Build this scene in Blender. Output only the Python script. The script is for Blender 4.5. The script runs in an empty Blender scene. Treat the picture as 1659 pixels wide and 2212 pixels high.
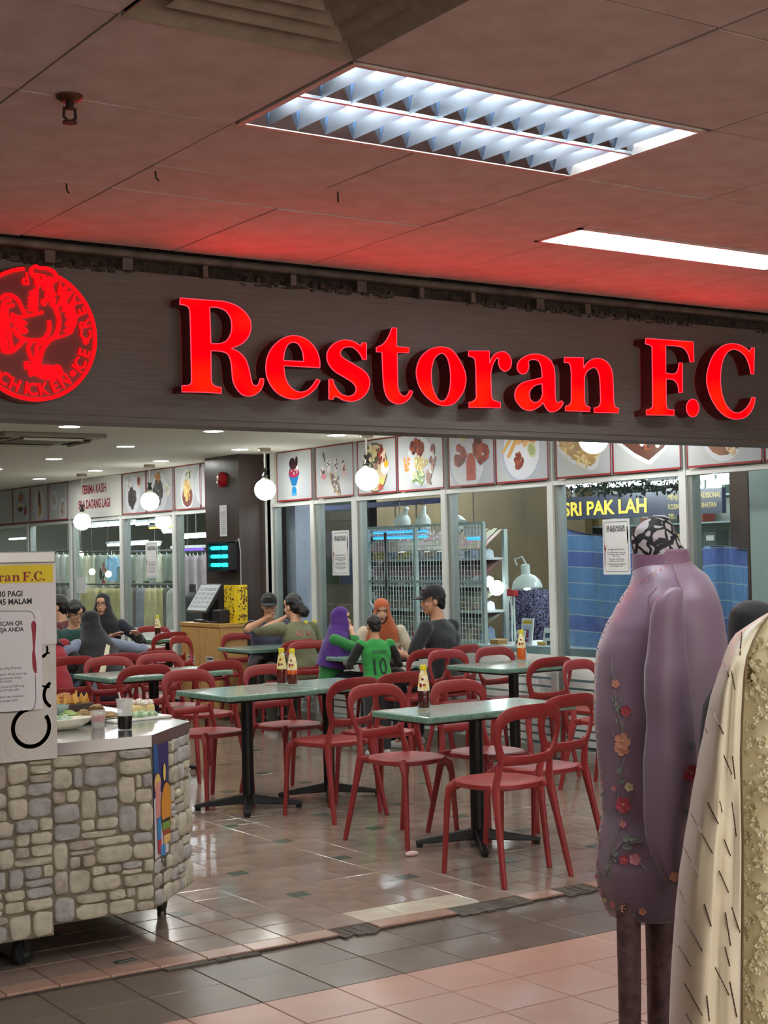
import bpy, bmesh, math, random
import numpy as np
from mathutils import Vector, Matrix, noise
from mathutils.geometry import tessellate_polygon
from mathutils.bvhtree import BVHTree
SC = bpy.context.scene
COL = SC.collection
random.seed(7)
# ------------------------------------------------------------------ camera
F, YAW, PIT, ROL, EYE = 3280.5, 0.589206479, 0.0293575313, -0.0203855622, 1.55
_f = Vector((math.sin(YAW)*math.cos(PIT), math.cos(YAW)*math.cos(PIT), math.sin(PIT)))
_r0 = Vector((math.cos(YAW), -math.sin(YAW), 0)); _u0 = _r0.cross(_f)
CR = math.cos(ROL)*_r0 + math.sin(ROL)*_u0
CU = -math.sin(ROL)*_r0 + math.cos(ROL)*_u0
CF = _f
EYEP = Vector((0, 0, EYE))
cam = bpy.data.cameras.new('camera'); camo = bpy.data.objects.new('camera', cam); COL.objects.link(camo)
cam.sensor_fit = 'VERTICAL'; cam.sensor_height = 36.0; cam.lens = F*36.0/2212.0
cam.clip_start = 0.05; cam.clip_end = 100
mw = Matrix.Identity(4)
for i in range(3):
    mw[i][0], mw[i][1], mw[i][2], mw[i][3] = CR[i], CU[i], -CF[i], EYEP[i]
camo.matrix_world = mw
SC.camera = camo
# ------------------------------------------------------------------ world, exposure
SC.view_settings.view_transform = 'Standard'; SC.view_settings.look = 'None'
SC.view_settings.exposure = 1.0; SC.view_settings.gamma = 1.0
SC.view_settings.use_curve_mapping = False
wd = bpy.data.worlds.new('world'); SC.world = wd; wd.use_nodes = True
wd.node_tree.nodes['Background'].inputs[0].default_value = (0.9, 0.95, 1.0, 1)
wd.node_tree.nodes['Background'].inputs[1].default_value = 0.035
TUBE_POWER = 44.0      # mall fluorescent tubes
DOWN_POWER = 62.0      # restaurant downlights
GLOBE_POWER = 8.0
FILL_PANEL_POWER = 1.9       # added glowing panels behind the camera, lifting the ambient light
LETTER_POWER = 5.8
# ------------------------------------------------------------------ pixel -> point on a plane of the place
def ray(x, y):
    return CR*((x-829.5)/F) - CU*((y-1106)/F) + CF
def onX(x, y, X):
    d = ray(x, y); return EYEP + d*(X/d.x)
def onY(x, y, Y):
    d = ray(x, y); return EYEP + d*(Y/d.y)
def onZ(x, y, Z):
    d = ray(x, y); return EYEP + d*((Z-EYE)/d.z)
def dep(x, y, D):
    return EYEP + ray(x, y)*D
# ------------------------------------------------------------------ materials
def lin(c):
    o = []
    for v in c:
        v /= 255.0
        o.append(v/12.92 if v <= 0.04045 else ((v+0.055)/1.055)**2.4)
    return (o[0], o[1], o[2], 1.0)
MATS = {}
def M(name, rgb, rough=0.5, metal=0.0, spec=0.5, var=None, bump=None, rnd=0.0, emit=None, estr=0.0, trans=0.0, alpha=1.0, sheen=0.0, coat=0.0, stretch=None):
    """var=(scale, second colour, contrast)  bump=(scale, strength)  rnd = brightness change from object to object"""
    if name in MATS: return MATS[name]
    m = bpy.data.materials.new(name); m.use_nodes = True
    nt = m.node_tree; b = nt.nodes['Principled BSDF']
    def setin(k, v):
        if k in b.inputs: b.inputs[k].default_value = v
    setin('Base Color', lin(rgb)); setin('Roughness', rough); setin('Metallic', metal); setin('Specular IOR Level', spec)
    if trans: setin('Transmission Weight', trans)
    if alpha < 1: setin('Alpha', alpha)
    if sheen: setin('Sheen Weight', sheen)
    if coat: setin('Coat Weight', coat); setin('Coat Roughness', 0.08)
    if emit is not None:
        setin('Emission Color', lin(emit)); setin('Emission Strength', estr)
    src = None
    if var or bump:
        tc = nt.nodes.new('ShaderNodeTexCoord'); vec = tc.outputs['Object']
        if stretch:
            mp = nt.nodes.new('ShaderNodeMapping'); mp.inputs['Scale'].default_value = stretch
            nt.links.new(vec, mp.inputs['Vector']); vec = mp.outputs['Vector']
    if var:
        n = nt.nodes.new('ShaderNodeTexNoise'); n.inputs['Scale'].default_value = var[0]; n.inputs['Detail'].default_value = 5
        nt.links.new(vec, n.inputs['Vector'])
        r = nt.nodes.new('ShaderNodeValToRGB'); k = var[2]
        r.color_ramp.elements[0].position = 0.5-0.5*(1-k)*0.5-0.02; r.color_ramp.elements[1].position = 0.5+0.5*(1-k)*0.5+0.02
        r.color_ramp.elements[0].color = lin(rgb); r.color_ramp.elements[1].color = lin(var[1])
        nt.links.new(n.outputs['Fac'], r.inputs['Fac']); src = r.outputs['Color']
    if rnd:
        oi = nt.nodes.new('ShaderNodeObjectInfo')
        mr = nt.nodes.new('ShaderNodeMapRange'); mr.inputs['To Min'].default_value = 1-rnd; mr.inputs['To Max'].default_value = 1+rnd
        nt.links.new(oi.outputs['Random'], mr.inputs['Value'])
        mx = nt.nodes.new('ShaderNodeVectorMath'); mx.operation = 'SCALE'
        if src: nt.links.new(src, mx.inputs[0])
        else: mx.inputs[0].default_value = lin(rgb)[:3]
        nt.links.new(mr.outputs['Result'], mx.inputs['Scale']); src = mx.outputs['Vector']
    if src: nt.links.new(src, b.inputs['Base Color'])
    if bump:
        n2 = nt.nodes.new('ShaderNodeTexNoise'); n2.inputs['Scale'].default_value = bump[0]; n2.inputs['Detail'].default_value = 6
        nt.links.new(vec, n2.inputs['Vector'])
        bp = nt.nodes.new('ShaderNodeBump'); bp.inputs['Strength'].default_value = bump[1]; bp.inputs['Distance'].default_value = 0.01
        nt.links.new(n2.outputs['Fac'], bp.inputs['Height']); nt.links.new(bp.outputs['Normal'], b.inputs['Normal'])
    MATS[name] = m
    return m
def glass_mat(name, tint=(235, 245, 245), refl=1.0, base=0.04):
    if name in MATS: return MATS[name]
    m = bpy.data.materials.new(name); m.use_nodes = True; nt = m.node_tree; nt.nodes.clear()
    out = nt.nodes.new('ShaderNodeOutputMaterial'); mix = nt.nodes.new('ShaderNodeMixShader')
    tr = nt.nodes.new('ShaderNodeBsdfTransparent'); tr.inputs[0].default_value = lin(tint)
    gl = nt.nodes.new('ShaderNodeBsdfGlossy'); gl.inputs['Roughness'].default_value = 0.02
    fr = nt.nodes.new('ShaderNodeFresnel'); ge = nt.nodes.new('ShaderNodeNewGeometry'); mr = nt.nodes.new('ShaderNodeMapRange'); mr.inputs['To Min'].default_value = 1.45; mr.inputs['To Max'].default_value = 1/1.45
    nt.links.new(ge.outputs['Backfacing'], mr.inputs['Value']); nt.links.new(mr.outputs['Result'], fr.inputs['IOR'])
    nt.links.new(fr.outputs[0], mix.inputs[0]); nt.links.new(tr.outputs[0], mix.inputs[1]); nt.links.new(gl.outputs[0], mix.inputs[2])
    nt.links.new(mix.outputs[0], out.inputs[0]); MATS[name] = m
    return m
def emis(name, rgb, s):
    if name in MATS: return MATS[name]
    m = bpy.data.materials.new(name); m.use_nodes = True; nt = m.node_tree; nt.nodes.clear()
    out = nt.nodes.new('ShaderNodeOutputMaterial'); e = nt.nodes.new('ShaderNodeEmission')
    e.inputs[0].default_value = lin(rgb); e.inputs[1].default_value = s
    nt.links.new(e.outputs[0], out.inputs[0]); MATS[name] = m
    return m
# ------------------------------------------------------------------ mesh building
class MB:
    def __init__(s): s.v = []; s.f = []; s.m = []
    def add(s, vs, fs, mi=0, T=None):
        o = len(s.v)
        for v in vs:
            v = Vector(v)
            s.v.append(T @ v if T is not None else v)
        for f in fs: s.f.append([i+o for i in f]); s.m.append(mi)
        return s
    def box(s, x0, x1, y0, y1, z0, z1, mi=0, T=None):
        vs = [(x, y, z) for z in (z0, z1) for y in (y0, y1) for x in (x0, x1)]
        return s.add(vs, [(0, 2, 3, 1), (4, 5, 7, 6), (0, 1, 5, 4), (2, 6, 7, 3), (0, 4, 6, 2), (1, 3, 7, 5)], mi, T)
    def tube(s, pts, r, n=8, mi=0, cap=True, T=None, flat=None):
        pts = [Vector(p) for p in pts]; k = len(pts)
        rs = r if isinstance(r, (list, tuple)) else [r]*k
        vs = []; fs = []; prev = None
        for i, p in enumerate(pts):
            t = (pts[min(i+1, k-1)]-pts[max(i-1, 0)]).normalized()
            a = prev - t*prev.dot(t) if prev is not None else t.orthogonal()
            if flat is not None: a = Vector(flat) - t*Vector(flat).dot(t)
            if a.length < 1e-6: a = t.orthogonal()
            a.normalize(); prev = a; b = t.cross(a)
            ri = rs[i]; ra, rb = ri if isinstance(ri, tuple) else (ri, ri)
            for j in range(n):
                an = 2*math.pi*j/n
                vs.append(p + a*(ra*math.cos(an)) + b*(rb*math.sin(an)))
        for i in range(k-1):
            for j in range(n):
                fs.append((i*n+j, i*n+(j+1) % n, (i+1)*n+(j+1) % n, (i+1)*n+j))
        if cap:
            fs.append(tuple(reversed(range(n)))); fs.append(tuple(range((k-1)*n, k*n)))
        return s.add(vs, fs, mi, T)
    def lathe(s, prof, n=16, c=(0, 0, 0), mi=0, T=None, sx=1, sy=1):
        vs = []; fs = []
        for r, z in prof:
            for j in range(n):
                a = 2*math.pi*j/n
                vs.append((c[0]+r*sx*math.cos(a), c[1]+r*sy*math.sin(a), c[2]+z))
        k = len(prof)
        for i in range(k-1):
            for j in range(n):
                fs.append((i*n+j, i*n+(j+1) % n, (i+1)*n+(j+1) % n, (i+1)*n+j))
        if prof[0][0] > 1e-5: fs.append(tuple(reversed(range(n))))
        if prof[-1][0] > 1e-5: fs.append(tuple(range((k-1)*n, k*n)))
        return s.add(vs, fs, mi, T)
    def ell(s, c, r, n=12, k=8, mi=0, T=None):
        c = Vector(c); r = r if isinstance(r, (tuple, list)) else (r, r, r)
        vs = [c+Vector((0, 0, -r[2]))]; fs = []
        for i in range(1, k):
            ph = math.pi*i/k - math.pi/2
            for j in range(n):
                a = 2*math.pi*j/n
                vs.append(c + Vector((r[0]*math.cos(ph)*math.cos(a), r[1]*math.cos(ph)*math.sin(a), r[2]*math.sin(ph))))
        vs.append(c+Vector((0, 0, r[2]))); L = len(vs)-1
        for j in range(n): fs.append((0, 1+(j+1) % n, 1+j))
        for i in range(k-2):
            for j in range(n):
                fs.append((1+i*n+j, 1+i*n+(j+1) % n, 1+(i+1)*n+(j+1) % n, 1+(i+1)*n+j))
        for j in range(n): fs.append((L, 1+(k-2)*n+j, 1+(k-2)*n+(j+1) % n))
        return s.add(vs, fs, mi, T)
    def poly(s, outer, holes, fn, d, mi=0, mside=None, back=True):
        """flat outline with holes; fn(u, v, w) -> point, w from 0 (front) to d (back)"""
        loops = [list(outer)] + [list(h) for h in holes]
        tris = tessellate_polygon([[Vector((p[0], p[1], 0)) for p in l] for l in loops])
        flatp = [p for l in loops for p in l]; n = len(flatp)
        A = 0
        vs = [fn(p[0], p[1], 0) for p in flatp]; fs = [tuple(t) for t in tris]
        # one facing for all
        def area(t): a, b, c = (flatp[i] for i in t); return (b[0]-a[0])*(c[1]-a[1])-(c[0]-a[0])*(b[1]-a[1])
        fs = [t if area(t) > 0 else (t[0], t[2], t[1]) for t in fs]
        s.add(vs, fs, mi)
        if d:
            if back: s.add([fn(p[0], p[1], d) for p in flatp], [(t[0], t[2], t[1]) for t in fs], mside if mside is not None else mi)
            o = 0
            for l in loops:
                k = len(l); vv = []
                for p in l: vv.append(fn(p[0], p[1], 0)); vv.append(fn(p[0], p[1], d))
                sa = sum(l[i][0]*l[(i+1) % k][1]-l[(i+1) % k][0]*l[i][1] for i in range(k))
                hole = l is not loops[0]
                ff = []
                for i in range(k):
                    j = (i+1) % k; q = (2*i, 2*i+1, 2*j+1, 2*j)
                    ff.append(q if (sa > 0) != hole else tuple(reversed(q)))
                s.add(vv, ff, mside if mside is not None else mi)
        return s
    def mesh(s, name, mats, smooth=None):
        me = bpy.data.meshes.new(name)
        me.from_pydata([tuple(v) for v in s.v], [], s.f)
        for m in (mats if isinstance(mats, (list, tuple)) else [mats]): me.materials.append(m)
        me.polygons.foreach_set('material_index', s.m)
        if smooth is not None:
            me.polygons.foreach_set('use_smooth', [True]*len(s.f))
            if smooth < 180: me.set_sharp_from_angle(angle=math.radians(smooth))
        me.update(); return me
    def build(s, name, mats, parent=None, smooth=None, bevel=0, seg=2):
        o = bpy.data.objects.new(name, s.mesh(name, mats, smooth)); COL.objects.link(o)
        if parent is not None:
            o.parent = parent; o.matrix_parent_inverse = Matrix.Identity(4)
        if bevel:
            b = o.modifiers.new('bevel', 'BEVEL'); b.width = bevel; b.segments = seg; b.limit_method = 'ANGLE'; b.angle_limit = 0.6
        return o
def tag(o, label=None, cat=None, group=None, kind=None):
    if label: o['label'] = label
    if cat: o['category'] = cat
    if group: o['group'] = group
    if kind: o['kind'] = kind
    return o
def thing(name, label, cat, loc=(0, 0, 0), rz=0.0, group=None):
    o = bpy.data.objects.new(name, None); COL.objects.link(o); o.empty_display_size = 0.1
    o.location = loc; o.rotation_euler = (0, 0, rz)
    return tag(o, label, cat, group)
def inst(name, mesh, parent=None, loc=(0, 0, 0), rot=(0, 0, 0), sc=(1, 1, 1)):
    o = bpy.data.objects.new(name, mesh); COL.objects.link(o)
    if parent is not None: o.parent = parent
    o.location = loc; o.rotation_euler = rot; o.scale = sc
    return o
KIDS = {}
def copy_tree(o, parent=None):
    c = o.copy(); COL.objects.link(c)
    if parent is not None: c.parent = parent
    for ch in KIDS_OF(o): copy_tree(ch, c)
    return c
def KIDS_OF(o): return [x for x in COL.objects if x.parent == o] if o.name not in KIDS else KIDS[o.name]
def remember(o):
    def walk(x):
        k = list(x.children); KIDS[x.name] = k
        for y in k: walk(y)
    walk(o)
def dup(o, loc, rz, label, group=None):
    c = copy_tree(o); c.location = loc; c.rotation_euler = (0, 0, rz); c['label'] = label
    if group: c['group'] = group
    return c
def crv(pts, n=6, closed=True):
    """pts (x, y) corner or (x, y, 1) smooth; Catmull-Rom through the smooth ones"""
    k = len(pts); out = []
    for i in range(k if closed else k-1):
        p1, p2 = pts[i], pts[(i+1) % k]
        a, b = Vector(p1[:2]), Vector(p2[:2]); s1, s2 = len(p1) > 2, len(p2) > 2
        if not s1 and not s2: out.append((a.x, a.y)); continue
        p0 = Vector(pts[(i-1) % k][:2]) if (closed or i > 0) else a
        p3 = Vector(pts[(i+2) % k][:2]) if (closed or i+2 < k) else b
        t1 = (b-p0)*0.5 if s1 else (b-a)*0.9
        t2 = (p3-a)*0.5 if s2 else (b-a)*0.9
        L = (b-a).length
        if t1.length > 1.4*L: t1 *= 1.4*L/t1.length
        if t2.length > 1.4*L: t2 *= 1.4*L/t2.length
        for j in range(n):
            t = j/n; h00 = 2*t**3-3*t**2+1; h10 = t**3-2*t**2+t; h01 = -2*t**3+3*t**2; h11 = t**3-t**2
            q = a*h00+t1*h10+b*h01+t2*h11; out.append((q.x, q.y))
    if not closed: out.append(tuple(pts[-1][:2]))
    return out
def S(*p): return [(x, y, 1) for x, y in p]
def ribbon(pts, w, closed=False):
    """2D polyline -> outline polygon(s) of a band of width w"""
    k = len(pts); L = []; Rr = []
    for i in range(k):
        a = Vector(pts[(i-1) % k] if (closed or i > 0) else pts[i]); b = Vector(pts[(i+1) % k] if (closed or i < k-1) else pts[i])
        t = (b-a); t = t.normalized() if t.length > 1e-9 else Vector((1, 0)); n = Vector((-t.y, t.x))
        p = Vector(pts[i]); ww = w[i] if isinstance(w, list) else w
        L.append(p+n*ww/2); Rr.append(p-n*ww/2)
    return L, Rr
def band(mb, pts, w, fn, d, mi=0, closed=False):
    L, Rr = ribbon(pts, w, closed); k = len(pts); vs = []; fs = []
    for i in range(k):
        for q in (L[i], Rr[i]):
            vs.append(fn(q.x, q.y, 0)); vs.append(fn(q.x, q.y, d))
    for i in range(k if closed else k-1):
        a = 4*i; b = 4*((i+1) % k)
        fs += [(a, a+2, b+2, b), (a+1, b+1, b+3, a+3), (a, b, b+1, a+1), (a+2, a+3, b+3, b+2)]
    if not closed: fs += [(0, 1, 3, 2), (4*k-4, 4*k-2, 4*k-1, 4*k-3)]
    mb.add(vs, fs, mi)
_txt = {}
def text_geo(s, bold=0.0, spacing=1.0):
    key = (s, bold, spacing)
    if key not in _txt:
        c = bpy.data.curves.new('txt', 'FONT'); c.body = s; c.size = 1.0; c.offset = bold; c.align_x = 'LEFT'; c.resolution_u = 3; c.space_character = spacing
        o = bpy.data.objects.new('txt', c); me = o.to_mesh()
        vs = [tuple(v.co) for v in me.vertices]; fs = [tuple(p.vertices) for p in me.polygons]
        o.to_mesh_clear(); bpy.data.objects.remove(o); bpy.data.curves.remove(c)
        _txt[key] = (vs, fs)
    return _txt[key]
def put_text(mb, s, size, org, U, V, mi=0, bold=0.0, align='l', squeeze=1.0, lift=None, spacing=1.0):
    vs, fs = text_geo(s, bold, spacing)
    if not vs: return 0
    x0 = min(v[0] for v in vs); x1 = max(v[0] for v in vs); w = (x1-x0)*size*squeeze
    off = {'l': 0, 'c': -w/2, 'r': -w}[align]
    org = Vector(org); U = Vector(U).normalized(); V = Vector(V).normalized()
    mb.add([org + U*((v[0]-x0)*size*squeeze+off) + V*(v[1]*size) for v in vs], fs, mi)
    return w
# ================================================================== SETTING
YF = 5.30          # plane of the shop front (sign fascia)
ZC = 2.728         # mall ceiling
ZR = 2.59          # restaurant ceiling
XW = 7.45          # glass wall along the restaurant
def infr(p, mx=60):
    q = Vector(p)-EYEP; w = q.dot(CF)
    if w < 0.3: return False
    x = 829.5+F*q.dot(CR)/w; y = 1106-F*q.dot(CU)/w
    return -mx < x < 1659+mx and -mx < y < 2212+mx
grout = M('grout', (86, 72, 64), 0.9, var=(30, (60, 52, 46), .3))
tile_pink = M('tile_pink', (182, 144, 126), 0.28, var=(5, (170, 132, 115), .2), rnd=.07, bump=(40, .03))
tile_dark = M('tile_dark', (104, 92, 82), 0.28, var=(5, (92, 80, 72), .2), rnd=.08, bump=(40, .03))
tile_rest = M('tile_rest', (152, 134, 120), 0.15, var=(6, (134, 117, 105), .2), rnd=.09, bump=(14, .06))
tile_edge = M('tile_edge', (172, 142, 124), 0.2, var=(8, (160, 128, 112), .2), rnd=.06)
tile_pale = M('tile_pale', (205, 196, 176), 0.22, rnd=.05, var=(9, (190, 180, 160), .3))
tile_green = M('tile_green', (70, 88, 74), 0.2, rnd=.15)
cement = M('cement', (98, 92, 84), 0.95, var=(22, (70, 66, 60), .2), bump=(60, .5))
def tile_mesh(name, w, d, h, mat, gap=.004):
    mb = MB(); a, b, e = w/2-gap/2, d/2-gap/2, .0025
    vs = [(-a, -b, -h), (a, -b, -h), (a, b, -h), (-a, b, -h), (-a, -b, -e), (a, -b, -e), (a, b, -e), (-a, b, -e), (-a+e, -b+e, 0), (a-e, -b+e, 0), (a-e, b-e, 0), (-a+e, b-e, 0)]
    fs = [(8, 9, 10, 11)] + [(i, (i+1) % 4, 4+(i+1) % 4, 4+i) for i in range(4)] + [(4+i, 4+(i+1) % 4, 8+(i+1) % 4, 8+i) for i in range(4)]
    return mb.add(vs, fs).mesh(name, mat)
mb = MB(); mb.box(-5, 9.5, -5.5, 5.31, -.2, -.012)
floor = tag(mb.build('floor', M('floor_far', (170, 130, 114), .3, var=(3, (150, 112, 98), .3))), kind='structure')
mb = MB(); mb.box(.2, 5.6, 2.6, 5.31, -.011, -.004); mb.build('grout', grout, floor)
tp, td = tile_mesh('tile', .3, .3, .006, tile_pink), tile_mesh('tile', .3, .3, .006, tile_dark)
for i in range(-8, 10):
    for j in range(-6, 2):
        x, y = 2.747+.3*i, 4.86+.3*j
        if not infr((x, y, 0), 140): continue
        inst('tile', td if j >= 0 else tp, floor, (x, y, 0), (random.uniform(-.002, .002), random.uniform(-.002, .002), 0))
# restaurant floor, one step of a tile's thickness higher
RF = .014
mb = MB(); mb.box(-3, XW+.1, 5.31, 22, -.2, RF-.007)
rfloor = tag(mb.build('floor', grout), kind='structure')
tr, te, tw = tile_mesh('tile', .2, .2, .007, tile_rest), tile_mesh('tile', .2, .105, .012, tile_edge), tile_mesh('tile', .2, .2, .01, tile_pale)
spots = []
for i in range(-8, 30):
    for j in range(0, 60):
        x, y = 1.99+.2*i, 5.52+.2017*j
        if x > XW or not infr((x, y, RF), 25): continue
        spots.append((math.hypot(x, y), x, y, i, j))
spots.sort(); rest = MB()
PALE = {(8, 0), (9, 0), (10, 0)}
for n, (dd, x, y, i, j) in enumerate(spots):
    if n < 285:
        inst('tile', tw if (i, j) in PALE else tr, rfloor, (x, y, RF), (random.uniform(-.0025, .0025), random.uniform(-.0025, .0025), 0))
    else:
        a, b = .098, .0988; z = RF+random.uniform(-.0004, .0004)
        o = len(rest.v); rest.box(x-a, x+a, y-b, y+b, RF-.007, z)
tag(rest.build('tile_field', tile_rest, rfloor), kind='stuff')
for i in range(-6, 28):                       # narrow nosing tiles along the threshold, some broken away
    x = 1.99+.2*i
    if i in (7, 8, 9, 10, 11, 12, 13) and i not in (8, 9, 12): continue
    if infr((x, 5.36, RF), 100): inst('tile', te, rfloor, (x, 5.3655, RF+.001), (random.uniform(-.006, .006), 0, random.uniform(-.008, .008)))
mb = MB()
for x0, x1 in ((3.29, 3.49), (3.89, 4.29), (4.49, 4.69)):
    k = 9
    for s in range(k):
        a = x0+(x1-x0)*s/k; b = x0+(x1-x0)*(s+1)/k
        mb.box(a, b, 5.30-random.uniform(0, .035), 5.42, 0, RF-.004-random.uniform(0, .004))
mb.build('chipped_cement', cement, rfloor)
mb = MB()
for k in range(9):
    x = 2.5+.045*k+random.uniform(-.01, .01); mb.box(x, x+.05, 5.27+random.uniform(0, .01), 5.312, 0, random.uniform(.004, .009))
mb.build('chipped_cement', cement, rfloor)
tg = tile_mesh('accent_tile', .092, .092, .003, tile_green, .0)
for a in range(-2, 8):
    for b in range(0, 12):
        x, y = 2.335+.6*a, 6.05+.5917*b
        if x < XW and y > 5.9 and infr((x, y, RF), 10): inst('accent_tile', tg, rfloor, (x, y, RF+.0012))
mb = MB(); mb.box(-.045, .045, -.014, .014, 0, .004); mb.box(-.036, .036, -.004, .004, .004, .006, 1)
fl = mb.build('floor_socket', [M('socket_green', (70, 84, 74), .4), M('steel', (170, 172, 172), .25, 1)]); fl.location = (2.42, 5.47, RF+.001); fl.rotation_euler = (0, 0, .1)
tag(fl, 'small metal floor plate set in the tiles beside the food cart wheel', 'floor plate')
# wall behind the camera with glowing panels added to light ceiling and fascia
mb = MB(); mb.box(-5, 9.5, -5.7, -5.5, 0, ZC+.1); wm_ = tag(mb.build('wall_mall', M('wall_mall', (170, 160, 150), .7)), kind='structure')
lw = emis('fill_panel', (255, 246, 232), FILL_PANEL_POWER)
for k_ in range(4):
    mb = MB(); mb.box(-4.6+3.5*k_, -1.7+3.5*k_, -5.5, -5.48, .25, 2.45); tag(mb.build('window_%d' % (20+k_), lw), kind='structure')  # unseen light panel added for fill, no real window
# ------------------------------------------------------------------ mall ceiling
tile_ceil = M('tile_ceiling', (206, 196, 190), 0.85, var=(9, (192, 180, 172), .5), rnd=.03, bump=(220, .12))
dark = M('dark_gap', (14, 12, 11), .9)
mb = MB(); mb.box(-5, 9.5, -5.5, 5.33, ZC+.11, ZC+.3)
ceil = tag(mb.build('ceiling', M('ceiling_slab', (150, 140, 132), .9)), kind='structure')
def ctile(x0, x1, y0, y1, sag=0):
    mb = MB(); g = .0035; a, b = (x1-x0)/2-g, (y1-y0)/2-g
    mb.box(-a, a, -b, b, 0, .014); o = mb.build('tile', tile_ceil, ceil)
    o.location = ((x0+x1)/2, (y0+y1)/2, ZC+random.uniform(0, .002)); o.rotation_euler = (random.uniform(-.003, .003), random.uniform(-.002, .002), 0)
c6 = [1.942-.6*3+.6*i for i in range(0, 14)]
for i in range(len(c6)-1):
    a, b = c6[i], c6[i+1]
    ctile(a, b, 4.412, 5.22)                                   # row along the sign
    if not (a > 3.5 and a < 4.7): pass
    ctile(a, b, 3.603, 4.100)
    if not (1.9 < a < 3.1): ctile(a, b, 2.998, 3.603)
    if not (1.3 < a < 1.9): ctile(a, b, 2.398, 2.998)
    ctile(a, b, 1.798, 2.398)
for a, b in ((.142, .742), (.742, 1.942), (1.942, 3.142), (3.142, 3.655), (4.905, 6.1), (6.1, 7.3)): ctile(a, b, 4.100, 4.412)
ctile(3.655, 4.905, 4.100, 4.150)
mb = MB()                                                    # plain ceiling beyond the part seen, with openings for the far lights
for a, b, c, d in ((-5, 9.5, -5.5, -2.6), (-5, 9.5, -2.0, .6), (-5, 3.142, 1.2, 1.79), (4.342, 9.5, 1.2, 1.79), (-5, .8, -2.6, -2.0), (2.0, 9.5, -2.6, -2.0), (-5, 1.5, .6, 1.2), (2.7, 9.5, .6, 1.2), (-5, .13, 1.79, 5.2), (7.95, 9.5, 1.79, 5.2)):
    mb.box(a, b, c, d, ZC, ZC+.02)
mb.build('ceiling_field', tile_ceil, ceil)
for (x, y, r) in ((1.975, 4.16, 0), (1.8, 4.43, .5), (2.6, 4.12, 1)):
    mb = MB(); mb.tube([(0, 0, 0), (.002, 0, -.02), (.012, 0, -.028)], .003, 6)
    o = mb.build('hook', M('hook_dark', (30, 26, 24), .6), ceil); o.location = (x, y, ZC); o.rotation_euler = (0, 0, r)
# ------------------------------------------------------------------ ceiling lights
alu = M('louvre_aluminium', (176, 186, 196), .3, .8)
alr = M('louvre_reflector', (170, 184, 200), .12, 1.0)
refl = M('reflector_white', (232, 236, 234), .4)
tubeE = emis('tube_light', (250, 253, 255), TUBE_POWER)
capm = M('tube_cap', (190, 190, 190), .4, .6)
def troffer(x0, x1, y0, y1, label, group=None, bays=2, louvre=True):
    t = thing('ceiling_light', label, 'ceiling light', ((x0+x1)/2, (y0+y1)/2, ZC), 0, group)
    w, d = (x1-x0)/2, (y1-y0)/2; fr = .018; H = .095
    mb = MB()                                               # frame rim
    for a in ((-w, w, -d, -d+fr), (-w, w, d-fr, d), (-w, -w+fr, -d, d), (w-fr, w, -d, d)): mb.box(a[0], a[1], a[2], a[3], -.003, .02)
    mb.build('frame', M('light_frame', (196, 186, 180), .5), t)
    mb = MB()                                               # white box behind
    mb.box(-w, w, -d, d, H, H+.01)
    for a in ((-w, w, -d, -d+.004), (-w, w, d-.004, d), (-w, -w+.004, -d, d), (w-.004, w, -d, d)): mb.box(a[0], a[1], a[2], a[3], .015, H)
    mb.build('housing', refl, t)
    bd = (2*d-2*fr)/bays
    for k in range(bays):
        yc = -d+fr+bd*(k+.5)
        mb = MB(); mb.tube([(-w+.05, yc, .06), (w-.05, yc, .06)], .0135, 12); mb.build('tube', tubeE, t)
        mb = MB()
        for sx in (-1, 1): mb.tube([(sx*(w-.05), yc, .06), (sx*(w-.02), yc, .06)], .0145, 10)
        mb.build('tube_cap', capm, t)
        if not louvre: continue
        mb = MB()                                           # slanted side reflectors of the bay
        for s in (-1, 1):
            a, b = yc+s*(bd/2-.001), yc+s*(bd/2-.05)
            mb.add([(-w+fr, a, .0), (w-fr, a, .0), (w-fr, b, .085), (-w+fr, b, .085)], [(0, 1, 2, 3)])
        mb.build('reflector', alr, t)
        nb = 12; me = None
        for i in range(nb):
            x = -w+fr+(2*w-2*fr)*(i+.75)/(nb+.5)
            if me is None:
                q = MB(); b0, b1 = bd/2-.002, bd/2-.045
                q.add([(0, -b0, 0), (0, b0, 0), (-.013, -b1, .05), (.013, -b1, .05), (-.013, b1, .05), (.013, b1, .05)], [(0, 2, 4, 1), (0, 1, 5, 3), (0, 3, 2), (1, 4, 5), (2, 3, 5, 4)])
                me = q.mesh('louvre_blade', alu)
            inst('louvre_blade', me, t, (x, yc, .002))
    if louvre:
        mb = MB(); mb.box(-w+fr, w-fr, -.006, .006, 0, .03); mb.build('spine', alu, t)
    remember(t); return t
tr1 = troffer(1.950, 3.134, 3.010, 3.598, 'big ceiling light with two rows of shiny louvre blades in front of the sign')
troffer(3.655, 4.905, 4.150, 4.410, 'narrow glaring ceiling light close to the red sign letters', bays=1, louvre=False)
for (x0, y0, w_) in ((.8, -2.6, 'furthest out'), (1.5, .6, 'above the photographer'), (3.142, 1.2, 'above the mannequins')):
    dup(tr1, (x0+.6, y0+.3, ZC), 0, 'louvred ceiling light over the mall walkway, out of view ' + w_, 'ceiling lights over the walkway')
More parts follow.
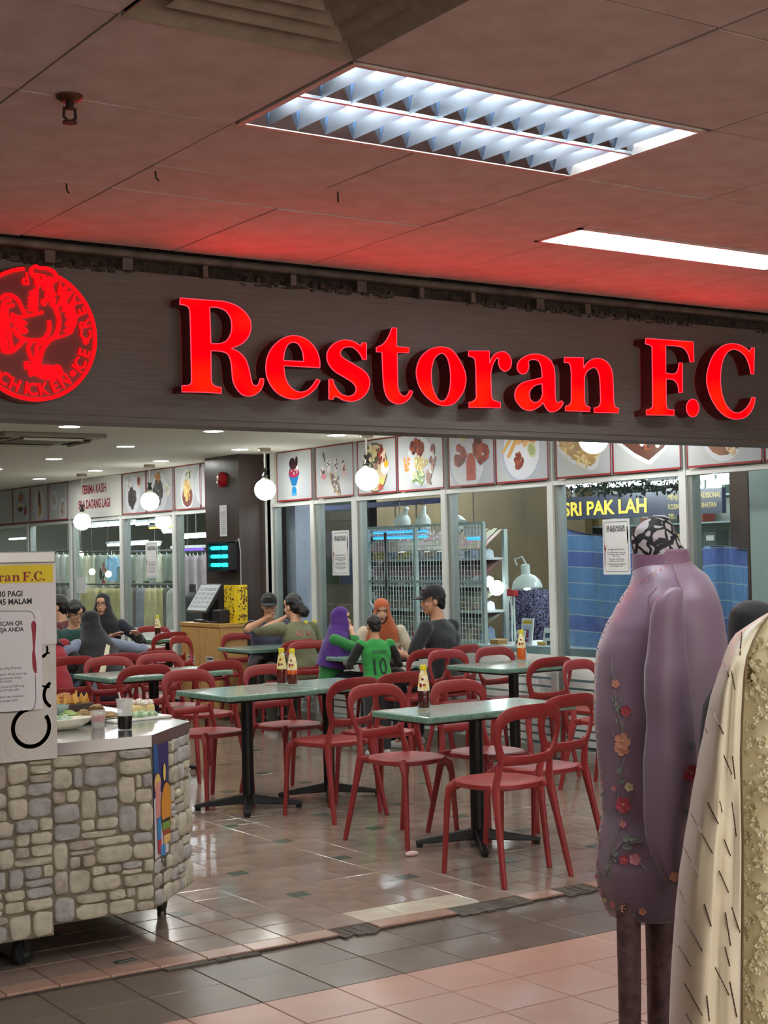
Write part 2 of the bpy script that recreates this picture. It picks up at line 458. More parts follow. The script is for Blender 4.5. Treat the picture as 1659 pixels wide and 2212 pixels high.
# square air diffuser
t = thing('air_diffuser', 'square metal air diffuser with stepped vanes beside the big ceiling light', 'air vent', (1.642, 2.698, ZC))
dm = M('diffuser_paint', (150, 140, 122), .45, var=(20, (128, 118, 100), .3))
for k, (r, dz) in enumerate(((.296, 0), (.225, .012), (.165, .02), (.105, .026))):
    mb = MB(); r2 = r-.05
    for q in range(4):
        T = Matrix.Rotation(q*math.pi/2, 4, 'Z')
        mb.add([(-r, -r, -.004+dz), (r, -r, -.004+dz), (r2, -r2, .03+dz), (-r2, -r2, .03+dz), (-r, -r, .0+dz), (r, -r, dz), (r2, -r2, .036+dz), (-r2, -r2, .036+dz)],
               [(0, 1, 2, 3), (4, 7, 6, 5), (0, 4, 5, 1), (3, 2, 6, 7)], 0, T)
    mb.build('vane', dm, t)
mb = MB(); mb.box(-.29, .29, -.29, .29, .075, .09); mb.build('duct', dark, t)
# sprinkler
t = thing('sprinkler', 'small dark sprinkler head hanging from the bare ceiling tile', 'sprinkler', (1.469, 3.587, ZC))
mb = MB(); mb.lathe([(.0, 0), (.034, -.0), (.034, -.006), (.02, -.016), (.016, -.016)], 16); mb.build('collar', M('brass_dark', (96, 60, 44), .4, .6), t, 30)
mb = MB(); mb.tube([(0, 0, -.01), (0, 0, -.035)], .01, 10); mb.tube([(-.014, 0, -.03), (-.016, 0, -.055), (0, 0, -.066)], .004, 6); mb.tube([(.014, 0, -.03), (.016, 0, -.055), (0, 0, -.066)], .004, 6); mb.lathe([(.019, -.066), (.019, -.07)], 12)
mb.build('head', M('sprinkler_dark', (44, 30, 28), .5, .5), t, 30)
# ------------------------------------------------------------------ sign fascia
fas = M('fascia_board', (100, 95, 90), .5, var=(9, (84, 78, 73), .2), stretch=(.6, 1, 14), bump=(30, .06))
mb = MB(); mb.box(-2, 9, YF, YF+.17, 2.075, 2.655); fascia = tag(mb.build('wall_front', fas), kind='structure')
mb = MB(); mb.box(-2, 9, YF+.01, YF+.17, 2.655, ZC+.1); mb.build('gap_backing', M('gap_dark_grime', (26, 22, 20), .95, var=(40, (60, 52, 46), .55)), fascia)  # near-black colour stands for the shaded recess and its grime
railm = M('rail_paint', (104, 98, 88), .45, var=(14, (70, 64, 56), .4))
mb = MB(); mb.box(-2, 9, YF-.055, YF+.02, ZC-.032, ZC-.002); o = mb.build('trim_1', railm, fascia, bevel=.012)
for k in range(16):
    mb = MB(); x = -.15+.32*k+random.uniform(-.05, .05); mb.box(x, x+random.uniform(.02, .05), YF-.03, YF+.012, 2.652, ZC-.03); mb.build('bracket', railm, fascia)
sootm = M('soot_rag', (40, 35, 31), .95, var=(60, (80, 72, 62), .5))
mb = MB()
for k in range(420):
    x = random.uniform(1.7, 6.0)
    if noise.noise(Vector((x*1.7, 3, 1))) < -.12: continue
    w = random.uniform(.006, .035); z = 2.655+random.uniform(-.016, .006)
    mb.box(x, x+w, YF-.004-random.uniform(0, .005), YF, z, z+random.uniform(.004, .018))
tag(mb.build('dirt_crust', sootm, fascia), kind='stuff')
mb = MB(); mb.box(-2, 9, YF-.004, YF+.004, 2.098, 2.1); mb.build('seam', M('seam', (92, 86, 80), .6), fascia)
# ------------------------------------------------------------------ sign letters (traced on the plane of the sign, 8 cm deep boxes)
LY = YF-.082
def letface():
    if 'letter_face' in MATS: return MATS['letter_face']
    m = emis('letter_face', (255, 0, 10), LETTER_POWER); nt = m.node_tree
    tc = nt.nodes.new('ShaderNodeTexCoord'); n = nt.nodes.new('ShaderNodeTexNoise'); n.inputs['Scale'].default_value = 5.5; n.inputs['Detail'].default_value = 0
    r = nt.nodes.new('ShaderNodeValToRGB'); r.color_ramp.elements[0].position = .5; r.color_ramp.elements[1].position = .72
    r.color_ramp.elements[0].color = (1, 0, .0004, 1); r.color_ramp.elements[1].color = (1, .0012, .0003, 1)
    e = [x for x in nt.nodes if x.type == 'EMISSION'][0]
    nt.links.new(tc.outputs['Object'], n.inputs['Vector']); nt.links.new(n.outputs['Fac'], r.inputs['Fac']); nt.links.new(r.outputs['Color'], e.inputs[0])
    return m
ledge = emis('letter_edge', (255, 70, 90), .75)
lside = M('letter_side', (86, 8, 12), .4)
GL = {}
def glyph(ch, sc, ox, oy, outer, holes=()):
    def cv(l):
        o = []
        for x, y in crv(l, 5):
            p = onY(ox+x/sc, oy+y/sc, LY); o.append((p.x, p.z))
        return o
    GL[ch] = (cv(outer), [cv(h) for h in holes])
s1 = (4.879, 360, 620); s2 = (4.879, 660, 680); s3 = (4.608, 980, 720); s4 = (5.2, 1340, 700)
glyph('R', *s1, [(140, 115), (300, 128), (450, 140, 1), (600, 152, 1), (720, 190, 1), (820, 260, 1), (880, 350, 1), (885, 450, 1), (850, 540, 1), (780, 605, 1), (680, 648), (760, 685, 1), (830, 760, 1), (865, 860, 1), (885, 950, 1), (905, 1020, 1), (935, 1040, 1), (965, 1025, 1), (985, 965), (1025, 968), (1010, 1050, 1), (960, 1115, 1), (880, 1150, 1), (800, 1135, 1), (735, 1070, 1), (697, 980, 1), (685, 860, 1), (672, 770, 1), (640, 705, 1), (570, 678, 1), (465, 672), (470, 980, 1), (482, 1022, 1), (520, 1048, 1), (575, 1060), (575, 1120), (400, 1110), (160, 1105), (160, 1040), (225, 1035, 1), (255, 1015, 1), (262, 970), (250, 400), (243, 260, 1), (225, 210, 1), (180, 188, 1), (138, 185)],
      [[(452, 212), (530, 215, 1), (610, 245, 1), (665, 310, 1), (685, 400, 1), (675, 490, 1), (630, 565, 1), (560, 595, 1), (465, 597)]])
glyph('e', *s1, [(1615, 850), (1610, 760, 1), (1575, 660, 1), (1500, 570, 1), (1400, 520, 1), (1300, 515, 1), (1200, 555, 1), (1110, 640, 1), (1060, 740, 1), (1045, 850, 1), (1060, 960, 1), (1120, 1070, 1), (1200, 1140, 1), (1300, 1178, 1), (1400, 1175, 1), (1500, 1130, 1), (1570, 1065, 1), (1617, 990), (1580, 970), (1530, 1045, 1), (1470, 1095, 1), (1390, 1105, 1), (1310, 1060, 1), (1255, 970, 1), (1232, 830)],
      [[(1230, 775), (1240, 690, 1), (1275, 610, 1), (1330, 582, 1), (1390, 605, 1), (1430, 680, 1), (1445, 785)]])
glyph('s', *s2, [(640, 295), (640, 475), (600, 470), (570, 410, 1), (500, 345, 1), (420, 343, 1), (372, 378, 1), (370, 425, 1), (420, 470, 1), (530, 535, 1), (630, 605, 1), (675, 690, 1), (660, 790, 1), (600, 870, 1), (500, 912, 1), (400, 900, 1), (340, 868, 1), (302, 860), (290, 890), (245, 890), (245, 680), (285, 680), (310, 750, 1), (370, 830, 1), (450, 858, 1), (510, 835, 1), (532, 780, 1), (500, 720, 1), (420, 665, 1), (300, 590, 1), (235, 500, 1), (228, 400, 1), (290, 310, 1), (400, 265, 1), (500, 280, 1), (555, 312, 1), (580, 325), (595, 295)])
glyph('t', *s2, [(910, 138), (960, 138), (960, 335), (1090, 345), (1090, 400), (965, 400), (970, 740), (985, 810, 1), (1030, 855, 1), (1070, 845, 1), (1100, 795), (1130, 810), (1095, 880, 1), (1030, 930, 1), (950, 937, 1), (870, 885, 1), (830, 790, 1), (815, 650), (805, 395), (745, 390), (745, 345), (820, 305, 1), (875, 225, 1)])
glyph('o', *s2, S((1410, 338), (1500, 350), (1561, 390), (1625, 481), (1678, 598), (1690, 693), (1667, 799), (1614, 883), (1561, 937), (1470, 960), (1370, 935), (1270, 860), (1200, 760), (1168, 640), (1175, 540), (1220, 440), (1310, 365)),
      [S((1430, 405), (1490, 450), (1520, 560), (1528, 680), (1515, 800), (1480, 885), (1435, 910), (1390, 880), (1345, 790), (1325, 680), (1330, 560), (1360, 460))])
glyph('r', *s3, [(145, 175), (355, 175), (357, 300), (385, 235, 1), (430, 195, 1), (500, 183, 1), (555, 225, 1), (575, 295, 1), (555, 355, 1), (510, 378, 1), (465, 350, 1), (445, 295, 1), (448, 250), (428, 248, 1), (390, 310, 1), (368, 400), (375, 600, 1), (390, 660, 1), (465, 690), (465, 742), (150, 738), (152, 690), (200, 672, 1), (225, 640), (220, 350), (210, 260, 1), (190, 238, 1), (148, 228)])
glyph('a', *s3, [(632, 320, 1), (660, 265, 1), (730, 220, 1), (810, 205, 1), (900, 225, 1), (970, 280, 1), (1003, 370, 1), (1008, 500, 1), (1012, 640, 1), (1030, 690, 1), (1070, 672), (1092, 690), (1060, 745, 1), (1000, 780, 1), (940, 770, 1), (887, 690), (850, 730, 1), (770, 768, 1), (690, 750, 1), (625, 680, 1), (608, 610, 1), (630, 540, 1), (690, 490, 1), (790, 462, 1), (880, 440), (876, 370, 1), (855, 290, 1), (810, 262, 1), (765, 265, 1), (742, 285, 1), (748, 330, 1), (725, 390, 1), (680, 405, 1), (640, 375, 1)],
      [[(878, 500), (800, 525, 1), (752, 590, 1), (765, 660, 1), (815, 690, 1), (865, 655, 1), (885, 600)]])
glyph('n', *s3, [(1100, 240), (1292, 243), (1293, 350), (1330, 290, 1), (1400, 252, 1), (1480, 258, 1), (1545, 310, 1), (1580, 400, 1), (1588, 550, 1), (1594, 690, 1), (1607, 735), (1643, 745), (1638, 793), (1397, 788), (1397, 745), (1445, 725, 1), (1462, 680), (1455, 480, 1), (1440, 390, 1), (1410, 345, 1), (1365, 350, 1), (1320, 390, 1), (1300, 440), (1303, 660, 1), (1315, 715, 1), (1355, 735), (1355, 780), (1110, 772), (1112, 728), (1155, 708, 1), (1170, 670), (1170, 400), (1160, 320, 1), (1140, 295, 1), (1100, 292)])
glyph('F', *s4, [(285, 160), (820, 200), (825, 425), (780, 425), (765, 350, 1), (720, 280, 1), (650, 250, 1), (508, 240), (510, 550), (590, 560, 1), (640, 530, 1), (660, 435), (695, 435), (698, 770), (655, 772), (645, 690, 1), (600, 630, 1), (513, 615), (515, 900, 1), (535, 955, 1), (603, 965), (603, 1025), (290, 1022), (290, 965), (340, 950, 1), (362, 920), (355, 300, 1), (345, 245, 1), (280, 222)])
glyph('.', *s4, [(812+70*math.cos(a*math.pi/8), 943+100*math.sin(a*math.pi/8), 1) for a in range(16)])
glyph('C', *s4, [(1505, 265), (1498, 565), (1465, 560), (1445, 460, 1), (1400, 360, 1), (1330, 300, 1), (1260, 285, 1), (1190, 330, 1), (1145, 430, 1), (1125, 580, 1), (1130, 720, 1), (1165, 860, 1), (1230, 960, 1), (1310, 998, 1), (1390, 965, 1), (1450, 890, 1), (1475, 825), (1515, 825), (1490, 940, 1), (1420, 1035, 1), (1310, 1070, 1), (1190, 1040, 1), (1090, 950, 1), (1010, 810, 1), (968, 640, 1), (990, 480, 1), (1050, 340, 1), (1140, 250, 1), (1240, 220, 1), (1340, 235, 1), (1420, 280, 1), (1450, 310), (1475, 265)])
wh = {'R': 'tall capital R opening the restaurant name', 'e': 'small e just after the capital R', 's': 'curvy s before the t', 't': 'upright t with a hooked foot', 'o': 'round closed o', 'r': 'small r with a ball tip', 'a': 'small a before the n', 'n': 'small n ending the first word', 'F': 'capital F of the initials', '.': 'full stop between the initials', 'C': 'big open capital C closing the name'}
for ch, (o, hs) in GL.items():
    cx = sum(p[0] for p in o)/len(o); cz = sum(p[1] for p in o)/len(o)
    t = thing('sign_letter', 'glowing red box letter, ' + wh[ch], 'sign letter', (cx, LY, cz), 0, 'illuminated letters of the shop sign')
    fn = lambda u, v, w: Vector((u-cx, w, v-cz))
    mb = MB(); mb.poly(o, hs, fn, 0); mb.build('face', letface(), t)
    mb = MB(); mb.poly(o, hs, lambda u, v, w: Vector((u-cx, w+.0015, v-cz)), .08, 0, 0, False)
    mb.f = mb.f[len(tessellate_polygon([[Vector((p[0], p[1], 0)) for p in l] for l in [o]+list(hs)])):]; mb.m = [0]*len(mb.f)
    mb.build('side', lside, t)
    mb = MB()
    for l in [o]+list(hs): band(mb, l, .0032, lambda u, v, w: Vector((u-cx, w-.002, v-cz)), .003, 0, True)
    mb.build('edge', ledge, t)
# ------------------------------------------------------------------ round rooster emblem
c0 = onY(72, 722, LY); RL = (onY(72, 722, LY)-onY(72, 868, LY)).length*1.0
t = thing('round_sign', 'round light box with a red glowing rooster in a ring of words', 'sign', (c0.x, LY, c0.z))
mb = MB(); mb.lathe([(RL, 0), (RL+.002, .004), (RL+.002, .08)], 64, T=Matrix.Rotation(-math.pi/2, 4, 'X')); mb.build('side', M('emblem_side', (120, 20, 22), .4), t, 30)
mb = MB(); mb.poly([(RL*math.cos(a*math.pi/32), RL*math.sin(a*math.pi/32)) for a in range(64)], [], lambda u, v, w: Vector((u, .001+w, v)), 0); mb.build('face', M('emblem_face', (168, 150, 146), .4, emit=(160, 118, 110), estr=.16), t)
elf = lambda u, v, w: Vector((u, -.008+w, v))
def ep(pts):                                                # crop of the photograph -> emblem plane
    o = []
    for p in pts:
        q = onY(p[0]/6.504, 560+p[1]/6.504, LY); o.append((q.x-c0.x, q.z-c0.z)+tuple(p[2:]))
    return o
em = emis('emblem_red', (255, 6, 12), 1.6)
mb = MB()
hat = [(350, 122), (430, 118, 1), (500, 90, 1), (560, 125, 1), (640, 128, 1), (720, 160, 1), (775, 215, 1)]
ang0 = math.radians(66); ang1 = math.radians(98)
ring = [(RL*.965*math.cos(ang1+(2*math.pi-(ang1-ang0))*k/60), RL*.965*math.sin(ang1+(2*math.pi-(ang1-ang0))*k/60)) for k in range(61)]
band(mb, ring, .012, elf, .007)
mb.build('ring', em, t)
mb = MB()
EMB = []
def stroke(pts, w):
    EMB.append((crv(ep(S(*pts)), 4, False), w)); band(mb, crv(ep(S(*pts)), 5, False), w, elf, .007)
def blob(pts):
    EMB.append((crv(ep(pts), 3), None)); mb.poly(crv(ep(pts), 4), [], elf, .007)
W = .0108
stroke([(545, 270), (480, 245), (440, 200), (440, 140), (490, 100), (550, 125), (640, 130), (720, 160), (770, 205), (770, 270), (720, 300)], W*1.1)
stroke([(520, 260), (530, 370), (515, 400)], W)
blob([(580, 270), (620, 265), (660, 265), (690, 240), (720, 270), (735, 340), (740, 440), (785, 505), (755, 525), (780, 580), (770, 620), (735, 580), (690, 600), (640, 570), (625, 500), (640, 440), (600, 430), (585, 380)])
stroke([(640, 640), (600, 640), (585, 590), (620, 570), (660, 610)], W*.7)
blob([(515, 395), (535, 400), (520, 740), (370, 720), (420, 690), (375, 655), (425, 625), (380, 600), (425, 570), (385, 545), (430, 510), (400, 465), (460, 430)])
stroke([(600, 745), (540, 760), (420, 790), (260, 815), (150, 770)], W)
stroke([(150, 780), (230, 850), (360, 905), (230, 905), (300, 960), (365, 1015), (240, 1020)], W*1.1)
stroke([(140, 830), (200, 910), (330, 1010)], W*.8)
stroke([(175, 960), (230, 1060), (330, 1120), (450, 1145), (580, 1130), (660, 1060), (690, 960), (680, 865)], W*1.15)
stroke([(350, 780), (300, 680), (240, 570), (150, 510), (60, 510), (0, 560)], W*1.1)
stroke([(150, 575), (60, 600), (30, 700), (40, 900), (90, 1290)], W*1.1)
stroke([(195, 650), (110, 660), (85, 740), (110, 950), (170, 1290)], W*1.1)
stroke([(-40, 620), (-30, 850), (40, 1290)], W*1.1)
stroke([(20, 1280), (90, 1300), (180, 1285), (320, 1150)], W*1.3)
stroke([(700, 620), (760, 660), (800, 760), (825, 860), (810, 980), (770, 1080), (680, 1150), (600, 1260), (560, 1380), (540, 1500)], W*1.35)
blob([(780, 700), (870, 470), (905, 520), (940, 640), (1020, 600), (1040, 680), (1045, 800), (1075, 840), (1060, 920), (1020, 1000), (1010, 1040), (900, 1090), (760, 1130), (770, 1090), (900, 1060), (960, 1040), (880, 1010), (970, 940), (900, 925), (960, 830), (910, 810), (930, 740), (860, 745), (880, 640)])
stroke([(440, 1170), (395, 1220), (400, 1300), (450, 1420), (480, 1500)], W*1.1)
stroke([(640, 1130), (560, 1180), (510, 1240), (500, 1480)], W*1.1)
blob([(335, 1440), (400, 1440), (400, 1480), (470, 1480), (560, 1500, 1), (650, 1485, 1), (740, 1500, 1), (820, 1485, 1), (880, 1590, 1), (850, 1660, 1), (760, 1680, 1), (640, 1695, 1), (540, 1660, 1), (480, 1630, 1), (420, 1650, 1), (395, 1590), (400, 1550), (340, 1540)])
mb.build('rooster', em, t)
def ringtext(s, a0, step, rad, size, inward):
    mb = MB()
    a = a0
    for ch in s:
        if ch != ' ':
            r = math.radians(a); c = Vector((rad*math.cos(r), -.008, rad*math.sin(r)))
            if inward: V = Vector((-math.cos(r), 0, -math.sin(r))); U = Vector((-math.sin(r), 0, math.cos(r)))
            else: V = Vector((math.cos(r), 0, math.sin(r))); U = Vector((math.sin(r), 0, -math.cos(r)))
            if ch == '*': mb.poly([(c.x+.011*math.cos(k), c.z+.011*math.sin(k)) for k in (0, .8, 1.6, 2.4, 3.1, 3.9, 4.7, 5.5)], [], elf, .005)
            else: put_text(mb, ch, size, c-V*size*.34, U, V, 0, .02, 'c', .92)
        a += step*(.55 if ch in 'I*' else 1.2 if ch == 'M' else 1) if inward else -step
    return mb.build('ring_word', em, t)
ringtext('CHICKEN*ICE*CREAM', 236, 12.4, RL*.815, .062, True)
ringtext('AZZIP', 158, 12.0, RL*.815, .062, True) if False else ringtext('PIZZA', 99, -11.5, RL*.815, .062, True)
for s_, a_ in (('*', 227),): ringtext(s_, a_, 1, RL*.815, .062, True)
# ================================================================== RESTAURANT SHELL
white_c = M('ceiling_white', (226, 226, 212), .8, bump=(60, .05))
mb = MB(); mb.box(-3, XW+.05, YF+.17, 22, ZR, ZR+.1); rceil = tag(mb.build('ceiling', white_c), kind='structure')
wallm = M('wall_cream', (206, 204, 192), .7, var=(3, (196, 194, 182), .4))
mb = MB(); mb.box(-3.1, -3, YF, 22, 0, 2.8); tag(mb.build('wall_left', wallm), kind='structure')
mb = MB(); mb.box(-3.1, XW+.1, 22, 22.1, 0, 2.75); tag(mb.build('wall_back', wallm), kind='structure')
mb = MB(); mb.box(XW, 16, 31.9, 32, 0, 3.2); tag(mb.build('wall_back', M('wall_sage', (150, 154, 140), .8)), kind='structure')
# downlights
dE = emis('downlight_glow', (255, 255, 250), DOWN_POWER)
rimm = M('downlight_rim', (224, 224, 218), .4)
q = MB(); q.lathe([(.001, -.002), (.078, -.002), (.078, 0)], 24); dlm = q.mesh('glow', dE)
q = MB(); q.lathe([(.079, -.001), (.079, -.007), (.098, -.004), (.1, 0)], 24); rmm = q.mesh('rim', rimm, 40)
where = {(4.42, 10.9): 'just under the sign edge by the air conditioner', (5.645, 10.9): 'half hidden by the sign edge', (5.645, 12.65): 'between the two pendants', (5.645, 14.37): 'in the middle row beside the air conditioner', (6.81, 10.9): 'peeping below the sign above the sundae poster', (6.81, 12.65): 'beside the pendant near the dark pillar', (6.81, 14.35): 'over the steak posters', (6.81, 16.05): 'over the thank you board', (6.81, 17.75): 'deepest along the left posters'}
for ix in range(6):
    for iy in range(8):
        x = (6.81, 5.645, 4.42, 3.2, 1.98, .76)[ix]; y = 5.74+1.716*iy
        key = next((k for k in where if abs(k[0]-x) < .1 and abs(k[1]-y) < .25), None)
        if y > 19 or (ix > 2 and y > 15): continue
        t = thing('downlight', 'round recessed downlight ' + (where[key] if key else 'out of view, %s row from the glass wall, %s from the sign' % (('first', 'second', 'third', 'fourth', 'fifth', 'sixth')[ix], ('first', 'second', 'third', 'fourth', 'fifth', 'sixth', 'seventh', 'eighth')[iy])), 'downlight', (x, y, ZR), 0, 'recessed downlights')
        inst('glow', dlm, t); inst('rim', rmm, t)
# ceiling cassette air conditioner
t = thing('air_conditioner', 'square ceiling cassette air conditioner under the sign edge', 'air conditioner', (4.55, 11.9, ZR))
acm = M('cassette_plastic', (150, 148, 134), .5)
mb = MB(); mb.box(-.43, .43, -.43, .43, -.035, 0); mb.build('panel', acm, t, bevel=.01)
mb = MB(); mb.box(-.24, .24, -.24, .24, -.042, -.034); mb.build('grille', M('cassette_grille', (112, 108, 90), .6), t)
for k in range(4):
    mb = MB(); mb.box(-.26, .26, -.37, -.31, -.04, -.03, 0, Matrix.Rotation(k*math.pi/2, 4, 'Z')); mb.build('slot', dark, t)
    mb = MB(); mb.box(-.25, .25, -.365, -.36, -.06, -.036, 0, Matrix.Rotation(k*math.pi/2, 4, 'Z')); mb.build('flap', M('flap', (214, 210, 190), .4), t)
# globe pendants
gE = emis('globe_glow', (255, 255, 246), GLOBE_POWER)
chrome = M('chrome_dark', (120, 118, 112), .2, 1)
def pendant(x, y, zc, label):
    t = thing('pendant_lamp', label, 'pendant lamp', (x, y, ZR), 0, 'globe pendants along the glass wall')
    d = zc-ZR
    mb = MB(); mb.lathe([(.0, 0), (.06, 0), (.06, -.03), (.0, -.03)], 20); mb.build('canopy', M('canopy', (156, 146, 128), .4, .3), t, 40)
    mb = MB(); mb.tube([(0, 0, -.03), (0, 0, d+.19)], .007, 6); mb.build('rod', M('rod', (190, 186, 172), .4), t)
    mb = MB(); mb.lathe([(.0, d+.2), (.03, d+.2), (.012, d+.165), (.034, d+.13), (.02, d+.115), (.02, d+.1)], 12); mb.build('socket', M('socket_dark', (40, 40, 38), .4, .5), t, 40)
    mb = MB(); mb.lathe([(.02, d+.115), (.045, d+.092), (.06, d+.07), (.001, d+.07)], 16); mb.build('neck', M('neck_glass', (226, 226, 214), .25), t, 60)
    mb = MB(); mb.ell((0, 0, d), .1, 24, 16); mb.build('globe', gE, t, 180)
pendant(6.98, 12.44, 2.199, 'glowing globe pendant just in front of the dark pillar')
pendant(7.02, 10.75, 2.21, 'glowing globe pendant hanging before the noodle bowl poster')
pendant(6.98, 7.84, 2.325, 'glowing globe pendant cut by the sign edge above the blue sheet')
pendant(6.98, 14.97, 2.196, 'glowing globe pendant in front of the two dark steak posters')
pendant(6.93, 16.72, 2.03, 'glowing globe pendant under the thank you board')
# ------------------------------------------------------------------ glass wall
alw = M('white_frame', (222, 226, 224), .35)
alg = M('grey_frame', (150, 156, 152), .4, .3)
pane = glass_mat('pane', (238, 244, 242))
YM = [6.05, 7.43, 8.82, 10.19, 11.57, 12.30, 13.12]
YL = [13.95, 15.28, 16.70, 18.27, 19.78, 21.4]
ZB = 2.093
wall = None
mb = MB(); mb.box(XW-.05, XW+.05, 5.47, 13.2, 0, .09); mb.box(XW-.05, XW+.05, 13.9, 22, 0, .09)
gw = tag(mb.build('wall_right', M('plinth', (190, 190, 182), .6)), kind='structure')
for y in YM+YL:
    mb = MB(); mb.box(XW-.05, XW+.03, y-.032, y+.032, .09, ZR); mb.build('mullion', alw, gw)
    mb = MB(); mb.box(XW-.03, XW+.05, y-.075, y-.034, .09, ZB-.03); mb.build('mullion_side', alg, gw)
mb = MB(); mb.box(XW-.05, XW+.03, 13.08, 13.2, .09, ZR); mb.build('mullion', alw, gw)
mb = MB(); mb.box(XW-.045, XW+.03, 5.47, 13.2, ZB-.035, ZB); mb.build('transom', alw, gw)
mb = MB(); mb.box(XW-.045, XW+.03, 13.9, 22, ZB-.035, ZB); mb.build('transom', alw, gw)
mb = MB(); mb.box(XW-.01, XW+.05, 5.47, 22, ZB, ZR); mb.build('spandrel', wallm, gw)
film = M('frost_film', (240, 246, 244), .7)
k = 1
for ys in (YM, YL):
    for a, b in zip(ys[:-1], ys[1:]):
        mb = MB(); mb.box(XW-.004, XW+.004, a+.032, b-.032, .09, ZB-.035)
        w = tag(mb.build('window_%d' % k, pane), kind='structure'); k += 1
        z = .12
        while z < .80:
            h = .17 if z > .58 else .045
            if z > .58 and z < .62: z = .61
            mb = MB(); mb.box(XW-.007, XW-.0045, a+.05, b-.05, z, min(z+h, .79)); mb.build('film_strip', film, w)
            z += h+.016
            if z > .79: break
# posters over the glass
paper = M('poster_ground', (190, 194, 190), .35, var=(1.5, (172, 178, 190), .2))
redline = M('poster_red', (150, 30, 36), .5)
PM = {}
def pm(c):
    if c not in PM: PM[c] = M('print_%d_%d_%d' % c, c, .45)
    return PM[c]
def poster(name, y0, y1, label, items, z0=ZB+.01, z1=ZR-.004, border=True, ground=None, cat='poster'):
    """seen from inside the room: u runs from the far end (y1) to the near end (y0)"""
    t = thing(name, label, cat, (XW-.064, (y0+y1)/2, z0), 0, None)
    w, h = y1-y0, z1-z0
    mb = MB(); mb.box(-.004, .008, -w/2, w/2, 0, h); mb.build('board', ground or paper, t)
    if border:
        mb = MB(); e = .014
        for a in ((-w/2, w/2, 0, e), (-w/2, w/2, h-.008, h), (-w/2, -w/2+.008, 0, h), (w/2-.008, w/2, 0, h)): mb.box(-.007, -.004, a[0], a[1], a[2], a[3])
        mb.build('border', redline, t)
    mb = MB(); cols = []
    L = [0]
    def shape(pts, c):
        if c not in cols: cols.append(c)
        L[0] += 1; x = -.0045-.00025*min(L[0], 7)-.00001*L[0]
        n = len(pts); cxy = (sum(p[0] for p in pts)/n, sum(p[1] for p in pts)/n)
        vs = [(x, w/2-p[0]*w, p[1]*h) for p in pts]
        mb.add(vs, [tuple(range(n))], cols.index(c))
    asp = h/w
    rng = random.Random(hash(label) % 1000 if False else len(label)*7+int(y0*10))
    def ell(cx, cy, rx, ry, c, rot=0, n=18, cut=0):
        P = []
        for i in range(n):
            a = 2*math.pi*i/n; x, y = rx*math.cos(a), ry*math.sin(a)
            X, Y = x*math.cos(rot)-y*math.sin(rot), x*math.sin(rot)+y*math.cos(rot)
            P.append((cx+X*asp, min(max(cy+Y, .02), .985)))
        shape(P, c)
    def pile(cx, cy, rx, ry, n, cs, s, el=1.0, rot=None):
        for i in range(n):
            a = rng.uniform(0, 6.28); r = math.sqrt(rng.random())
            x, y = cx+rx*r*math.cos(a)*asp, cy+ry*r*math.sin(a)
            k = s*rng.uniform(.6, 1.3); ell(x, y, k*el, k, rng.choice(cs), rng.uniform(0, 3.1) if rot is None else rot+rng.uniform(-.3, .3), 7)
    for it in items:
        if it[0] == 'e': ell(*it[1:])
        elif it[0] == 'p': pile(*it[1:])
        elif it[0] == 's': shape(*it[1:])
        elif it[0] == 't':
            c = it[5]
            if c not in cols: cols.append(c)
            put_text(mb, it[1], it[4], (-.0062, w/2-it[2]*w, it[3]*h), (0, -1, 0), (0, 0, 1), cols.index(c), .03, 'c', it[6])
    if cols: mb.build('print', [pm(c) for c in cols], t)
    return t
def gy(x, y=1030): return onX(x, y, XW-.055).y
PL, PS = (206, 210, 218), (172, 178, 196)
def edge(a, b): return (gy(b), gy(a))
sund = [('s', [(.34, .55), (.66, .55), (.56, .3), (.44, .3)], (20, 110, 170)), ('e', .5, .2, .09, .085, (20, 130, 190)), ('e', .5, .13, .11, .03, (60, 150, 200)), ('e', .5, .56, .2, .1, (170, 30, 70)), ('p', .5, .63, .17, .09, 22, [(210, 190, 200), (180, 40, 90), (120, 60, 60), (236, 226, 230)], .035), ('e', .46, .74, .12, .12, (44, 24, 26)), ('e', .58, .78, .05, .1, (40, 26, 30)), ('e', .5, .68, .1, .06, (70, 30, 34))]
split = [('e', .2, .5, .1, .13, (226, 206, 206)), ('e', .22, .42, .09, .06, (214, 120, 140)), ('e', .36, .62, .09, .14, (222, 216, 216)), ('e', .55, .6, .08, .15, (216, 208, 208)), ('e', .76, .52, .09, .16, (206, 180, 170)), ('p', .2, .52, .05, .08, 8, [(50, 30, 30), (240, 236, 236)], .03), ('p', .36, .66, .05, .1, 10, [(60, 44, 40), (240, 238, 238)], .03), ('p', .56, .64, .05, .1, 10, [(60, 40, 36), (236, 234, 230)], .03), ('p', .76, .58, .05, .1, 10, [(74, 46, 40), (228, 210, 200)], .03), ('e', .52, .26, .28, .1, (196, 160, 90), -.9), ('e', .53, .27, .24, .075, (70, 44, 36), -.9), ('p', .53, .27, .15, .16, 16, [(44, 28, 26), (230, 220, 210)], .025), ('s', [(.2, .88), (.23, .88), (.27, .7), (.25, .7)], (40, 34, 34))]
